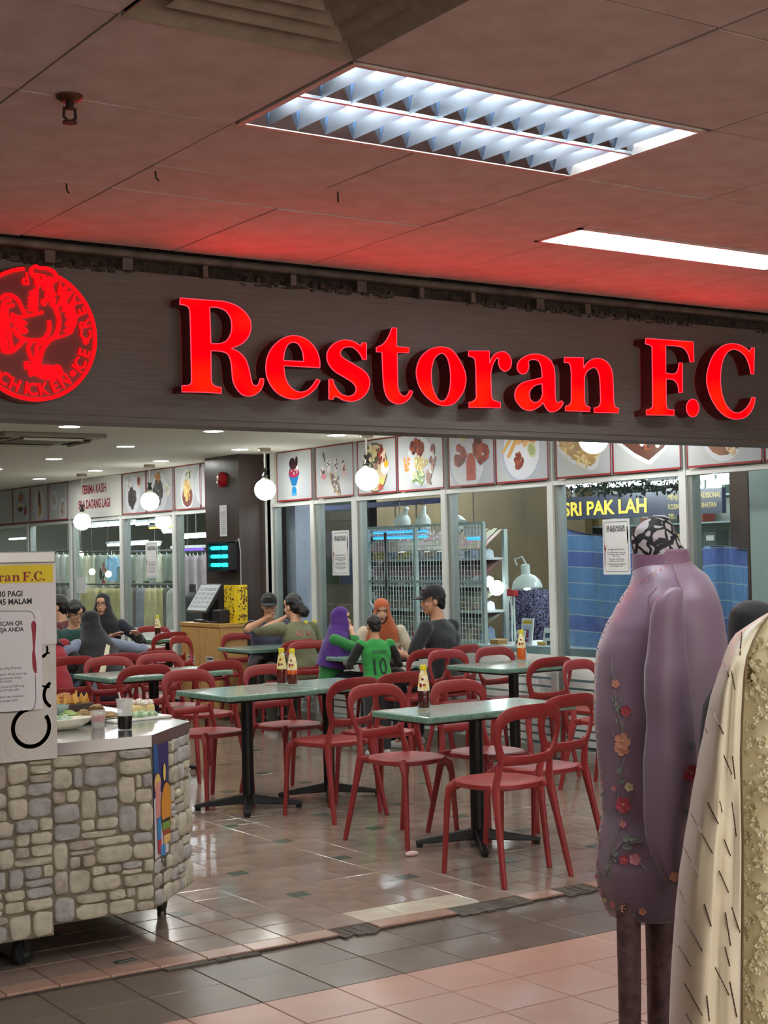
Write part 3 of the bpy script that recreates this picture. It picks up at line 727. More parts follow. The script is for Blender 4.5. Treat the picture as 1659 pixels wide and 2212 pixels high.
bowl = [('e', .46, .48, .42, .46, (84, 58, 54)), ('e', .46, .48, .39, .43, (206, 186, 150)), ('p', .4, .66, .26, .2, 40, [(110, 44, 34), (60, 60, 44), (220, 206, 170), (150, 60, 44), (196, 186, 130)], .05, 1.8), ('p', .66, .68, .12, .18, 20, [(160, 60, 44), (226, 196, 170), (120, 40, 36)], .035, 2.4, 1.2), ('e', .72, .46, .13, .12, (236, 236, 226)), ('e', .75, .53, .075, .07, (224, 170, 50)), ('e', .47, .5, .07, .07, (150, 120, 100)), ('p', .3, .4, .14, .14, 18, [(206, 214, 150), (226, 222, 190), (150, 170, 90)], .04), ('e', .62, .22, .1, .08, (206, 206, 110)), ('e', .6, .12, .08, .06, (190, 80, 60)), ('p', .4, .2, .16, .1, 12, [(226, 216, 190), (170, 150, 110)], .04)]
rice = [('e', .5, .5, .44, .46, PS), ('e', .5, .51, .41, .43, PL), ('p', .45, .76, .18, .12, 26, [(120, 44, 30), (96, 34, 26), (150, 70, 44)], .06), ('p', .2, .48, .11, .13, 34, [(220, 110, 50), (236, 150, 80), (230, 180, 110)], .025), ('p', .52, .48, .2, .14, 60, [(226, 206, 130), (206, 196, 120), (236, 226, 170), (196, 170, 90)], .028), ('p', .46, .22, .2, .13, 46, [(120, 160, 90), (190, 206, 150), (214, 220, 170), (80, 120, 60)], .03), ('p', .78, .55, .07, .2, 22, [(150, 90, 70), (110, 60, 50), (190, 150, 120)], .03, 2, 1.5), ('p', .68, .22, .06, .12, 12, [(140, 90, 60), (176, 140, 96)], .03, 2)]
fried = [('e', .42, .42, .5, .52, PS), ('e', .42, .44, .46, .48, PL), ('p', .38, .86, .13, .12, 36, [(226, 216, 190), (190, 176, 140), (214, 206, 170)], .035), ('p', .28, .52, .15, .16, 30, [(130, 50, 34), (160, 70, 44), (110, 40, 30)], .06), ('p', .72, .58, .2, .2, 44, [(140, 54, 34), (120, 42, 30), (170, 80, 50)], .06), ('p', .65, .84, .14, .1, 14, [(120, 50, 36), (96, 40, 30)], .06), ('s', [(.4, .1), (.6, .1), (.6, .42), (.54, .55), (.46, .55), (.4, .42)], (176, 74, 50)), ('s', [(.45, .2), (.55, .2), (.55, .3), (.45, .3)], (150, 56, 40))]
chips = [('e', .5, .5, .5, .52, PS), ('e', .5, .52, .46, .48, PL), ('p', .62, .74, .28, .14, 60, [(206, 160, 110), (226, 190, 140), (180, 124, 80)], .06), ('s', [(.1, .7), (.14, .76), (.4, .84), (.4, .78)], (214, 180, 80)), ('s', [(.12, .5), (.16, .48), (.4, .8), (.34, .82)], (220, 176, 90)), ('s', [(.22, .42), (.27, .4), (.46, .7), (.4, .74)], (206, 156, 80)), ('p', .45, .34, .1, .12, 26, [(150, 70, 40), (120, 50, 34), (180, 96, 56)], .045), ('e', .7, .5, .1, .13, (190, 196, 150), .5), ('e', .7, .5, .075, .1, (150, 160, 110), .5)]
spag = [('s', [(.0, .62), (.06, .42), (.3, .22), (.66, .08), (.76, .14), (.98, .75), (.98, .99), (0, .99)], PL), ('s', [(.04, .62), (.1, .46), (.34, .27), (.64, .15), (.72, .2), (.9, .75), (.92, .985), (.04, .985)], (170, 140, 90)), ('p', .46, .7, .2, .18, 30, [(120, 50, 34), (90, 36, 28), (150, 80, 50)], .05), ('p', .22, .54, .16, .16, 36, [(226, 206, 150), (206, 180, 120), (190, 150, 90)], .016, 7), ('p', .72, .5, .14, .22, 40, [(226, 206, 150), (206, 180, 120), (190, 150, 90)], .016, 7), ('p', .5, .3, .2, .07, 24, [(226, 206, 150), (190, 150, 90)], .016, 7)]
heart = [('s', [(.02, .985), (.05, .46), (.3, .24), (.52, .10), (.58, .10), (.8, .29), (.97, .54), (.99, .985)], PL), ('s', [(.07, .985), (.1, .48), (.34, .28), (.54, .16), (.76, .32), (.92, .56), (.95, .985)], (90, 50, 36)), ('p', .52, .5, .3, .2, 70, [(120, 50, 30), (70, 34, 28), (226, 216, 206), (190, 110, 60), (150, 70, 40)], .045)]
plate = [('e', .5, .57, .44, .52, PL), ('e', .5, .59, .4, .46, (140, 90, 60)), ('p', .35, .5, .16, .16, 30, [(120, 60, 44), (90, 40, 36), (206, 180, 140)], .05), ('p', .6, .4, .22, .2, 40, [(206, 176, 140), (180, 140, 96), (120, 84, 60), (220, 196, 160)], .06, 1.8)]
steak = [('e', .45, .46, .42, .46, PL), ('p', .42, .4, .2, .24, 60, [(50, 44, 48), (34, 30, 34), (76, 70, 74)], .07), ('p', .3, .78, .14, .1, 20, [(226, 226, 220), (190, 186, 180)], .05), ('e', .72, .76, .12, .16, (206, 190, 180)), ('e', .72, .78, .08, .11, (120, 60, 44))]
steak2 = [('e', .5, .46, .42, .46, PL), ('p', .44, .46, .22, .26, 60, [(60, 56, 60), (84, 80, 84), (44, 40, 44)], .07), ('p', .42, .8, .14, .1, 20, [(190, 130, 70), (160, 96, 50)], .05), ('p', .8, .5, .1, .14, 14, [(220, 216, 206), (190, 186, 170)], .06)]
mound = [('e', .5, .45, .36, .46, PL), ('e', .5, .3, .26, .24, (120, 60, 50)), ('p', .5, .44, .17, .24, 60, [(226, 190, 120), (206, 170, 100), (236, 210, 150)], .045), ('p', .55, .78, .13, .11, 26, [(206, 214, 190), (90, 110, 80), (160, 40, 50)], .035)]
burg = [('e', .5, .45, .4, .46, PS), ('p', .42, .45, .16, .28, 30, [(90, 44, 40), (70, 36, 36)], .06), ('e', .6, .75, .14, .1, (150, 110, 100))]
burg2 = [('e', .5, .45, .42, .46, PS), ('e', .48, .72, .2, .14, (176, 110, 80)), ('e', .48, .5, .22, .06, (206, 190, 150)), ('e', .45, .4, .2, .07, (90, 50, 40)), ('s', [(.62, .2), (.78, .25), (.8, .5), (.7, .45)], (150, 40, 44))]
fries = [('e', .5, .45, .42, .46, PL), ('e', .52, .6, .1, .28, (110, 64, 44), .1), ('p', .56, .34, .12, .14, 26, [(214, 170, 70), (190, 140, 50)], .02, 4, 1.3)]
misc = [('e', .3, .55, .26, .3, PL), ('p', .3, .55, .14, .14, 20, [(206, 200, 200), (180, 170, 160)], .05), ('e', .78, .8, .1, .2, (170, 176, 186)), ('e', .75, .28, .26, .3, PL), ('p', .75, .28, .16, .2, 26, [(190, 170, 150), (150, 130, 110)], .05)]
def po(a, b, label, items, **k):
    y0, y1 = edge(a, b); poster('menu_poster', y0+.006, y1-.006, label, items, **k)
po(600, 677, 'poster of an ice cream sundae in a blue glass', sund)
po(684, 767, 'poster of ice cream cups and a banana split', split)
po(775, 860, 'poster of a noodle bowl with a halved egg', bowl)
po(862, 962, 'poster of a rice plate with shredded carrot and greens', rice)
po(972, 1072, 'poster of three pieces of dark fried chicken', fried)
po(1074, 1189, 'poster of breaded fish with chips and lime', chips)
po(1204, 1325, 'poster of spaghetti in a square dish', spag)
po(1327, 1476, 'poster of seafood in a heart shaped bowl', heart)
po(1487, 1653, 'poster of a round plate with mushrooms, last before the sign end', plate)
po(1655, 1760, 'poster cut off by the picture edge over the blue sheet', steak2)
po(266, 317, 'poster of a dark steak beside a bun', steak)
po(318, 376, 'poster of grey steak behind a pendant', steak2)
po(379, 435, 'poster of a rice mound on an oval plate', mound)
po(436, 446, 'narrow poster strip against the dark pillar', [('e', .9, .5, .5, .46, PL)])
po(-60, 28, 'purple tinted poster of a dark burger', burg)
po(29, 66, 'poster of a burger with tomato wedges', burg2)
po(67, 105, 'poster of a hot dog with fries', fries)
po(106, 148, 'poster of two pale side dishes', misc)
y0, y1 = edge(150, 263)
poster('thank_you_board', y0, y1, 'white board with red words thanking guests over the shop exit', [('t', 'TERIMA KASIH', .5, .62, .15, (150, 34, 40), .78), ('t', 'SILA DATANG LAGI', .5, .24, .15, (150, 34, 40), .74)], border=False, cat='sign', ground=M('board_white', (214, 214, 210), .4))
# paper notices stuck on the glass
def notice(px0, px1, py0, py1, X, label, name='notice'):
    a = onX(px0, (py0+py1)/2, X); b = onX(px1, (py0+py1)/2, X); zt = onX((px0+px1)/2, py0, X).z; zb = onX((px0+px1)/2, py1, X).z
    w, h = a.y-b.y, zt-zb
    t = thing(name, label, 'notice', (X, (a.y+b.y)/2, zb))
    mb = MB(); mb.box(-.002, 0, -w/2, w/2, 0, h); mb.build('sheet', M('notice_paper', (226, 228, 230), .5), t)
    mb = MB(); P = lambda u, v: (w/2-u*w, v*h)
    fn = lambda u, v, d: Vector((-.0026-d, u, v))
    e = [(.08, .05), (.92, .05), (.95, .08), (.95, .92), (.92, .95), (.08, .95), (.05, .92), (.05, .08)]
    band(mb, [P(*p) for p in e], .003, fn, 0, 0, True)
    U, V = (0, -1, 0), (0, 0, 1)
    put_text(mb, 'SILA SCAN QR', w*.105, (-.003, 0, h*.83), U, V, 0, .03, 'c'); put_text(mb, 'DI MEJA ANDA', w*.105, (-.003, 0, h*.775), U, V, 0, .03, 'c')
    for k, s in enumerate(('Pelanggan yang dihormati,', 'Jika belum dilayan atau ingin', 'membuat pesanan dengan', 'lebih pantas,', 'Sila imbas kod QR yang', 'terdapat di meja anda.', 'Terima kasih atas kesabaran', 'dan sokongan anda!')):
        put_text(mb, s, w*.06, (-.003, 0, h*(.44-.034*k-(.02 if k > 0 else 0)-(.02 if k > 3 else 0)-(.02 if k > 5 else 0))), U, V, 0, 0, 'c')
    mb.build('wording', M('notice_ink', (60, 62, 70), .6), t)
    mr_ = M('notice_red', (150, 36, 56), .5)
    mb = MB(); mb.poly([P(*q) for q in ((.085, .14), (.095, .14), (.1, .42), (.125, .47), (.125, .53), (.112, .53), (.112, .48), (.096, .48), (.096, .53), (.084, .53), (.084, .48), (.068, .48), (.068, .53), (.055, .53), (.055, .47), (.08, .42))], [], fn, 0); mb.build('fork_print', mr_, t)
    mb = MB(); band(mb, [P(.91, .55), P(.93, .7), P(.91, .86)], [.004, .014, .006], fn, 0); mb.build('knife_print', mr_, t); return
    mb = MB()
    mb.build('cutlery', M('notice_red', (150, 36, 56), .5), t)
notice(718, 754, 1146, 1243, XW-.012, 'white paper notice on the glass in front of the coloured door')
notice(1303, 1361, 1121, 1241, XW-.012, 'white paper notice on the glass before the blue sheet')
notice(315, 341, 1171, 1248, XW-.012, 'white paper notice on the glass in front of the hanging clothes')
# ------------------------------------------------------------------ dark pillar with what hangs on it
pil = M('pillar_laminate', (66, 54, 50), .32, var=(3, (54, 44, 41), .3), stretch=(8, 8, .4))
mb = MB(); mb.box(7.11, XW+.2, 13.2, 13.92, 0, ZR); tag(mb.build('column', pil), kind='structure')
XP = 7.11
p = onX(482, 1036, XP)
t = thing('fire_bell', 'round red fire alarm bell high on the dark pillar', 'alarm bell', p)
mb = MB(); T = Matrix.Rotation(-math.pi/2, 4, 'Y'); mb.lathe([(.075, 0), (.078, .03), (.05, .055), (.0, .06)], 24, T=T); mb.build('gong', M('bell_red', (150, 20, 26), .3), t, 50)
mb = MB(); mb.lathe([(.014, .058), (.014, .066), (0, .066)], 12, T=T); mb.build('boss', M('boss', (200, 190, 180), .3, .5), t, 40)
a, b = onX(472, 1092, XP), onX(494, 1158, XP)
t = thing('paper_list', 'sheet of white paper with typed lines taped to the dark pillar', 'paper', (XP-.002, (a.y+b.y)/2, b.z))
mb = MB(); mb.box(-.002, 0, -.075, .075, 0, a.z-b.z); mb.build('sheet', M('notice_paper', (226, 228, 230), .5), t)
mb = MB()
for k in range(11): mb.box(-.003, -.0021, -.055, .055, .03+.021*k, .036+.021*k)
mb.build('wording', M('ink_faint', (150, 150, 156), .6), t)
a, b = onX(450, 1172, XP-.1), onX(496, 1234, XP-.1)
t = thing('insect_killer', 'black wall lamp with six glowing cyan insect tubes on the dark pillar', 'insect lamp', (XP, (a.y+b.y)/2, b.z))
w, h = (a.y-b.y)/2, a.z-b.z
mb = MB(); mb.box(-.03, 0, -w, w, 0, h); mb.box(-.11, -.03, -w, -w+.012, 0, h); mb.box(-.11, -.03, w-.012, w, 0, h); mb.box(-.11, -.03, -w, w, h-.012, h); mb.box(-.11, -.03, -w, w, 0, .012); mb.build('case', M('case_black', (34, 36, 40), .35, .3), t)
cy = emis('uv_tube', (40, 230, 235), 2.2)
for k in range(3):
    for s in (-1, 1):
        mb = MB(); z = h*(.22+.29*k); mb.tube([(-.075, s*w*.5-w*.36, z), (-.075, s*w*.5+w*.36, z)], .019, 10); mb.build('lamp_tube', cy, t)
mb = MB()
for k in range(9): mb.tube([(-.105, -w+.03+(2*w-.06)*k/8, .01), (-.105, -w+.03+(2*w-.06)*k/8, h-.01)], .0022, 4)
for k in range(7): mb.tube([(-.105, -w, .03+(h-.06)*k/6), (-.105, w, .03+(h-.06)*k/6)], .0022, 4)
tag(mb.build('guard_wires', M('wire_dark', (30, 70, 74), .4, .6), t), kind='stuff')
mb = MB(); mb.tube([(-.02, -w+.02, h), (-.01, -w-.03, h+.03), (-.008, -w-.06, h-.1), (-.008, -w-.06, -.1), (-.008, -w-.05, -.3)], .006, 6); mb.build('cable', M('cable_grey', (150, 150, 150), .5), t)
# ------------------------------------------------------------------ cashier counter and what stands on it
wood = M('counter_wood', (206, 166, 104), .45, var=(4, (190, 148, 88), .3), stretch=(6, 6, .7))
t = thing('cashier_counter', 'light wood cashier counter with two doors before the dark pillar', 'counter', (6.80, 13.04, RF))
mb = MB(); mb.box(0, .29, 0, .85, .06, .885); mb.build('body', wood, t, bevel=.003)
mb = MB(); mb.box(.03, .28, .02, .83, 0, .06); mb.build('plinth', M('plinth_wood', (110, 84, 50), .6), t)
mb = MB(); mb.box(-.02, .3, -.012, .86, .885, .92); mb.build('counter_top', M('counter_top_wood', (198, 156, 92), .4, var=(4, (182, 140, 80), .3)), t, bevel=.003)
for k in range(2):
    mb = MB(); mb.box(-.014, -.001, .02+.41*k, .42+.41*k, .09, .87); d = mb.build('door', wood, t, bevel=.003)
    mb = MB(); mb.box(-.017, -.0145, .12+.41*k, .28+.41*k, .52, .6); mb.build('sticker', M('sticker', (206, 206, 206), .5), d)
    mb = MB(); mb.box(-.0178, -.0172, .13+.41*k, .27+.41*k, .535, .552); mb.box(-.0178, -.0172, .14+.41*k, .26+.41*k, .57, .587); mb.build('sticker_ink', M('notice_ink', (60, 62, 70), .6), d)
CT = RF+.92
t = thing('till_screen', 'tilted touch screen till standing on the cashier counter', 'till', (6.93, 13.58, CT)); t.scale = (1.05, 1.1, 1.12)
T = Matrix.Translation((-.02, 0, .2))@Matrix.Rotation(.62, 4, 'Y')
mb = MB(); mb.box(-.018, .012, -.2, .2, -.14, .16, 0, T); mb.build('case', M('till_black', (36, 36, 40), .4), t, bevel=.004)
mb = MB(); mb.box(-.0215, -.0185, -.185, .185, -.125, .145, 0, T); mb.build('screen', M('till_screen', (168, 174, 176), .2, emit=(150, 156, 160), estr=.25), t)
mb = MB()
for k in range(5):
    for j in range(4): mb.box(-.0225, -.0216, -.17+.09*j, -.1+.09*j, -.1+.045*k, -.07+.045*k, 0, T)
tag(mb.build('screen_keys', M('till_keys', (140, 148, 152), .3), t), kind='stuff')
mb = MB(); mb.box(-.02, .1, -.05, .05, .02, .2); mb.box(-.08, .14, -.12, .12, 0, .025); mb.build('foot', M('till_black', (36, 36, 40), .4), t, bevel=.004)
t = thing('receipt_printer', 'black receipt printer beside the till screen', 'printer', (6.93, 13.24, CT)); t.scale = (.9, 1.1, 1.1)
mb = MB(); mb.box(-.08, .1, -.08, .08, 0, .12); mb.build('body', M('till_black', (36, 36, 40), .4), t, bevel=.012)
mb = MB(); mb.box(-.081, -.07, -.05, .05, .085, .095); mb.build('slot', dark, t)
mb = MB(); mb.tube([(-.1, -.06, .01), (-.13, .05, .012), (-.12, .2, .02), (-.1, .3, .01)], .008, 6); o = mb.build('scanner_cable', M('till_black', (36, 36, 40), .4), t)
t = thing('yellow_menu_stand', 'tall yellow menu holder crowded with dark red print beside the till', 'menu stand', (6.98, 13.12, CT)); t.scale = (1, 1.05, 1.12)
yel = M('menu_yellow', (226, 196, 30), .5)
mb = MB(); mb.box(-.02, .0, -.075, .135, 0, .33); mb.box(0, .11, -.09, -.075, 0, .33); mb.build('holder', yel, t)
mb = MB()
rg = random.Random(4)
for k in range(60):
    y, z = rg.uniform(-.065, .12), rg.uniform(.02, .31); mb.box(-.0215, -.0202, y, y+rg.uniform(.006, .02), z, z+rg.uniform(.006, .018))
    x, z = rg.uniform(.005, .1), rg.uniform(.02, .31); mb.box(x, x+rg.uniform(.006, .016), -.0915, -.0902, z, z+rg.uniform(.006, .018))
tag(mb.build('print', M('menu_ink', (90, 40, 36), .5), t), kind='stuff')
# ================================================================== FURNITURE
red = M('chair_red', (150, 46, 46), .45, var=(3, (140, 40, 41), .3), bump=(160, .04))
def make_chair():
    t = thing('bistro_chair', '-', 'chair', (0, 0, RF), 0, 'red plastic bistro chairs')
    H = .455
    mb = MB()                                                    # dished round seat
    n = 28; prof = [(.0, -.008), (.1, -.007), (.17, -.001), (.195, .002), (.205, -.004), (.205, -.024), (.19, -.03), (.0, -.026)]
    vs = []; fs = []
    for r, z in prof:
        for j in range(n):
            a = 2*math.pi*j/n; k = 1+.04*math.cos(4*a)*-1
            vs.append((r*k*math.cos(a), r*k*math.sin(a)*1.0, H+z))
    for i in range(len(prof)-1):
        for j in range(n):
            q = (i*n+j, i*n+(j+1) % n, (i+1)*n+(j+1) % n, (i+1)*n+j); fs.append(tuple(reversed(q)))
    mb.add(vs, fs); mb.build('seat', red, t, 50)
    for s in (-1, 1):                                            # front legs flare into the seat rim
        mb = MB(); mb.tube([(s*.185, .2, 0), (s*.172, .178, .36), (s*.166, .168, .41), (s*.14, .13, H-.016)], [(.0125, .0125), (.0165, .0165), (.02, .024), (.026, .03)], 8, flat=(1, 0, 0)); mb.build('leg', red, t, 60)
        mb = MB()                                                # rear legs run up as the back uprights
        mb.tube([(s*.212, -.268, 0), (s*.185, -.205, .3), (s*.174, -.18, .42), (s*.168, -.178, .47), (s*.156, -.196, .56), (s*.152, -.203, .60)], [(.0125, .014), (.016, .019), (.018, .026), (.015, .022), (.0115, .019), (.0115, .014)], 8, flat=(1, 0, 0))
        mb.build('leg', red, t, 60)
        mb = MB(); mb.tube([(s*.174, -.175, H-.015), (s*.15, -.13, H-.014)], [(.02, .016), (.03, .016)], 8); mb.build('seat_bracket', red, t, 60)
    up = [(0, .832, 1), (.1, .829, 1), (.165, .812, 1), (.203, .77, 1), (.211, .71, 1), (.198, .645, 1), (.178, .585, 1), (.168, .552), (.13, .548, 1), (0, .545, 1)]
    outer = crv(up + [(-p[0],)+tuple(p[1:]) for p in reversed(up[1:-1])], 3)
    inn = [(0, .765, 1), (.1, .763, 1), (.15, .748, 1), (.174, .712, 1), (.17, .66, 1), (.148, .607, 1), (.128, .595, 1), (0, .59, 1)]
    inner = crv(inn + [(-p[0],)+tuple(p[1:]) for p in reversed(inn[1:-1])], 3)
    def fn(u, v, w):
        y = -.197-.05*(v-.55)/.28 + .028*(u/.2)**2*(1 if abs(u) < .21 else 1) - .012
        return Vector((u, y - w, v))
    mb = MB()
    # band of quads between the two outlines so the back can curve
    N = 44
    def polar(l, k):
        L = []; per = [0]
        for i in range(len(l)): per.append(per[-1]+(Vector(l[(i+1) % len(l)])-Vector(l[i])).length)
        for q in range(k):
            s = per[-1]*q/k; i = max(j for j in range(len(l)) if per[j] <= s); f = (s-per[i])/max(per[i+1]-per[i], 1e-9)
            L.append(Vector(l[i]).lerp(Vector(l[(i+1) % len(l)]), f))
        return L
    A, B = polar(outer, N), polar(inner, N); th = .017
    vs = []
    for i in range(N):
        a, b = A[i], B[i]; e = (b-a)*.12
        for p, w in ((a+e*.0, th*.25), (a+e, 0), (b-e, 0), (b, th*.25), (b, th*.75), (b-e, th), (a+e, th), (a, th*.75)):
            vs.append(fn(p.x, p.y, w))
    fs = []
    for i in range(N):
        j = (i+1) % N
        for k in range(8): fs.append((8*i+k, 8*i+(k+1) % 8, 8*j+(k+1) % 8, 8*j+k))
    mb.add(vs, fs); mb.build('back_frame', red, t, 60)
    remember(t); return t
CH = make_chair()
chairs = [
 (4.52, 5.82, 3.5, 'red chair nearest the threshold, its back to the walkway, at the front table'),
 (4.66, 6.81, 188.6, 'red chair at the free end of the front table, seat towards the walkway'),
 (4.77, 7.78, 10.8, 'red chair with its back to us drawn up to the joined pair of tables'),
 (5.13, 6.70, 186, 'red chair tucked behind the front table beside the sauce bottle'),
 (4.97, 6.08, 8, 'red chair beside the lilac tunic, its back to us at the front table'),
 (4.44, 8.68, 190, 'red chair facing us behind the left half of the joined tables'),
 (5.02, 8.67, 187, 'red chair facing us behind the two sauce bottles'),
 (4.40, 9.81, 3, 'dark looking red chair with its back to us just above the drink cup'),
 (4.93, 9.77, 8, 'red chair with its back to us at the table beyond the cart, right end'),
 (4.60, 10.37, 184, 'red chair facing us in front of the woman with the cream bag strap'),
 (5.03, 10.40, 184, 'red chair facing us at the table beyond the cart, nearer the wooden counter'),
 (5.15, 11.25, 5, 'red chair showing its back just over the chairs beyond the cart table'),
 (4.42, 11.17, 3, 'red chair with its back to us holding the diner in the red top'),
 (6.62, 14.0, 2, 'red chair with its back to us left of the wooden counter'),
 (6.44, 12.72, 215, 'red chair turned sideways in front of the counter doors'),
 (7.0, 12.78, 183, 'pinkish lit red chair behind the man in the black cap and glasses'),
 (7.1, 15.0, 178, 'red chair facing us at the far table with one bottle'),
 (6.74, 11.62, -4, 'red chair under the woman in the olive jacket'),
 (6.62, 10.92, 170, 'red chair between the olive jacket and the purple headscarf'),
 (6.70, 9.70, 4, 'red chair with its back to us beside the boy in the green shirt'),
 (6.73, 8.98, 188, 'red chair facing us at the table with the white card, left of the two'),
 (7.1, 9.84, 14, 'red chair holding the man in the black cap and black shirt'),
 (7.17, 8.98, 186, 'red chair facing us at the table with the white card, close to the glass'),
 (6.67, 8.23, 4, 'dark red chair with its back to us at the table with the white card'),
 (6.70, 7.42, 196, 'red chair half hidden behind the lilac tunic, front towards us'),
 (7.10, 7.98, 0, 'red chair peeping out behind the lilac tunic near the glass wall'),
 (5.22, 7.93, 6, 'red chair with its back to us between the joined tables and the sauce bottle'),
 (4.95, 12.55, 183, 'red chair under the man in the dark green sweater'),
 (5.75, 13.55, 200, 'red chair under the woman in round glasses'),
]
for i, (x, y, r, lab) in enumerate(chairs):
    c = CH if i == 0 else dup(CH, (x, y, RF), math.radians(r), lab)
    c.location = (x, y, RF); c.rotation_euler = (0, 0, math.radians(r)); c['label'] = lab
# ------------------------------------------------------------------ tables
ttop = M('table_green', (156, 176, 164), .22, var=(26, (116, 142, 130), .35), coat=.3)
tedge = M('table_edge', (126, 164, 146), .35, var=(60, (84, 122, 108), .3))
blk = M('black_steel', (20, 20, 22), .4, .3)
ZT = .745
def table(x, y, rz, w, d, label):
    t = thing('cafe_table', label, 'table', (x, y, RF), rz, 'green marbled cafe tables')
    z = ZT-RF
    mb = MB(); mb.box(-w/2, w/2, -d/2, d/2, z-.034, z); o = mb.build('table_top', [ttop, tedge], t, bevel=.008)
    for p in o.data.polygons:
        if abs(p.normal.z) < .5: p.material_index = 1
    mb = MB(); mb.box(-w/2+.06, w/2-.06, -d/2+.06, d/2-.06, z-.05, z-.034); mb.build('top_plate', blk, t)
    mb = MB(); mb.tube([(0, 0, .06), (0, 0, z-.04)], .037, 12); mb.build('column', blk, t, 40)
    for k in range(4):
        T = Matrix.Rotation(k*math.pi/2+1.0, 4, 'Z'); mb = MB()
        mb.add([(.02, -.03, .035), (.02, .03, .035), (.02, .02, .095), (.02, -.02, .095), (.33, -.022, .018), (.33, .022, .018), (.33, .016, .038), (.33, -.016, .038)], [(0, 1, 5, 4), (3, 7, 6, 2), (0, 4, 7, 3), (1, 2, 6, 5), (4, 5, 6, 7), (0, 3, 2, 1)], 0, T)
        mb.build('base_arm', blk, t, bevel=.005)
        mb = MB(); mb.lathe([(.018, 0), (.018, .02)], 8, T@Vector((.31, 0, 0))); mb.build('foot', M('foot_rubber', (26, 26, 26), .8), t)
    return t
table(4.87, 6.455, .03, 1.0, .49, 'green marbled table at the front, one sauce bottle on it')
table(4.50, 8.30, .05, .645, .63, 'green marbled table with two sauce bottles, left of the joined pair')
table(5.13, 8.37, .05, .60, .63, 'green marbled table joined on the right of the two bottle table')
table(4.74, 10.15, .02, .98, .62, 'green marbled table behind the food cart')
table(6.95, 8.74, .02, .74, .64, 'green marbled table by the glass wall with a white card on it')
table(6.83, 10.36, .04, .68, .5, 'green marbled table where the family with the green shirts sits')
table(6.90, 12.22, .02, .8, .62, 'green marbled table between the capped man and the olive jacket')
table(7.0, 14.6, 0, .6, .6, 'small green table left of the wooden counter with one bottle')
table(4.95, 11.85, .02, .9, .6, 'green marbled table hidden among the group by the food cart')
# ------------------------------------------------------------------ sauce bottles
bglass = M('bottle_clear', (226, 226, 216), .08, alpha=.55)
sa = {'chilli': M('sauce_chilli', (96, 18, 14), .12, coat=.6), 'orange': M('sauce_orange', (214, 92, 22), .12, coat=.6), 'dark': M('sauce_dark', (70, 14, 14), .1, coat=.6)}
ycap = M('cap_yellow', (226, 206, 30), .35)
def bottle(p, label, low='dark', mid=None, lab=(226, 196, 40), rz=0.0):
    t = thing('sauce_bottle', label, 'bottle', p, rz, 'sauce bottles on the tables')
    mb = MB(); mb.lathe([(.0, .0), (.03, .0), (.033, .006), (.033, .012), (.03, .012)], 16); mb.build('glass_foot', bglass, t, 40)
    mb = MB(); mb.lathe([(.029, .008), (.0315, .014), (.0315, .07), (.031, .074)], 16); mb.lathe([(.0, .008), (.029, .008)], 16); mb.build('sauce', sa[low], t, 40)
    mb = MB(); mb.lathe([(.031, .074), (.032, .1), (.031, .104)], 16); mb.build('sauce_top', sa[mid or low], t, 40)
    mb = MB(); mb.lathe([(.0322, .1), (.031, .125), (.022, .182), (.0165, .2), (.0165, .208)], 16)
    mb.build('label', M('bottle_label_%d' % lab[2], lab, .45, var=(40, (250, 246, 230) if lab[2] < 100 else (230, 200, 60), .55)), t, 60)
    mb = MB(); mb.lathe([(.0165, .204), (.0165, .212)], 12); mb.build('neck', bglass, t, 60)
    mb = MB(); mb.lathe([(.0, .234), (.0165, .234), (.0185, .23), (.0185, .208), (.0, .208)], 14); mb.build('cap', ycap, t, 40)
    mb = MB()
    for a, z, w, h in ((3.6, .12, .012, .02), (4.2, .125, .014, .012), (3.9, .155, .012, .012)):
        c = Vector((.031-(z-.11)*.13, 0, 0)); T = Matrix.Rotation(a-rz, 4, 'Z'); r = .0325-(z-.1)*.14+.0008
        mb.box(r, r+.0006, -w/2, w/2, z, z+h, 0, T)
    mb.build('label_mark', M('label_mark', (150, 40, 40), .5), t)
    return t
bp = lambda x, y: tuple(onZ(x, y, ZT))
bottle(bp(609, 1479), 'sauce bottle with a white and green label, left one of the pair', 'chilli', None, (226, 226, 206))
bottle(bp(632, 1481), 'sauce bottle with a yellow label and orange sauce, right one of the pair', 'chilli', 'orange', (230, 200, 50))
bottle(bp(916, 1533), 'sauce bottle with a yellow label alone on the front table', 'dark', None, (230, 196, 40))
bottle((7.2, 8.95, ZT), 'sauce bottle by the glass wall in front of the blue sheet', 'orange', None, (216, 190, 40))
bottle((7.12, 11.98, ZT), 'orange sauce bottle behind the olive jacket', 'orange', None, (230, 190, 50))
bottle((7.24, 12.02, ZT), 'dark sauce bottle standing between olive jacket and purple headscarf', 'dark', None, (216, 190, 60))
bottle((6.93, 14.72, ZT), 'sauce bottle with a yellow label on the far table left of the counter', 'dark', None, (226, 200, 70))
bottle((4.62, 11.98, ZT), 'yellow sauce bottle half hidden beside the food cart board', 'dark', None, (220, 196, 60))
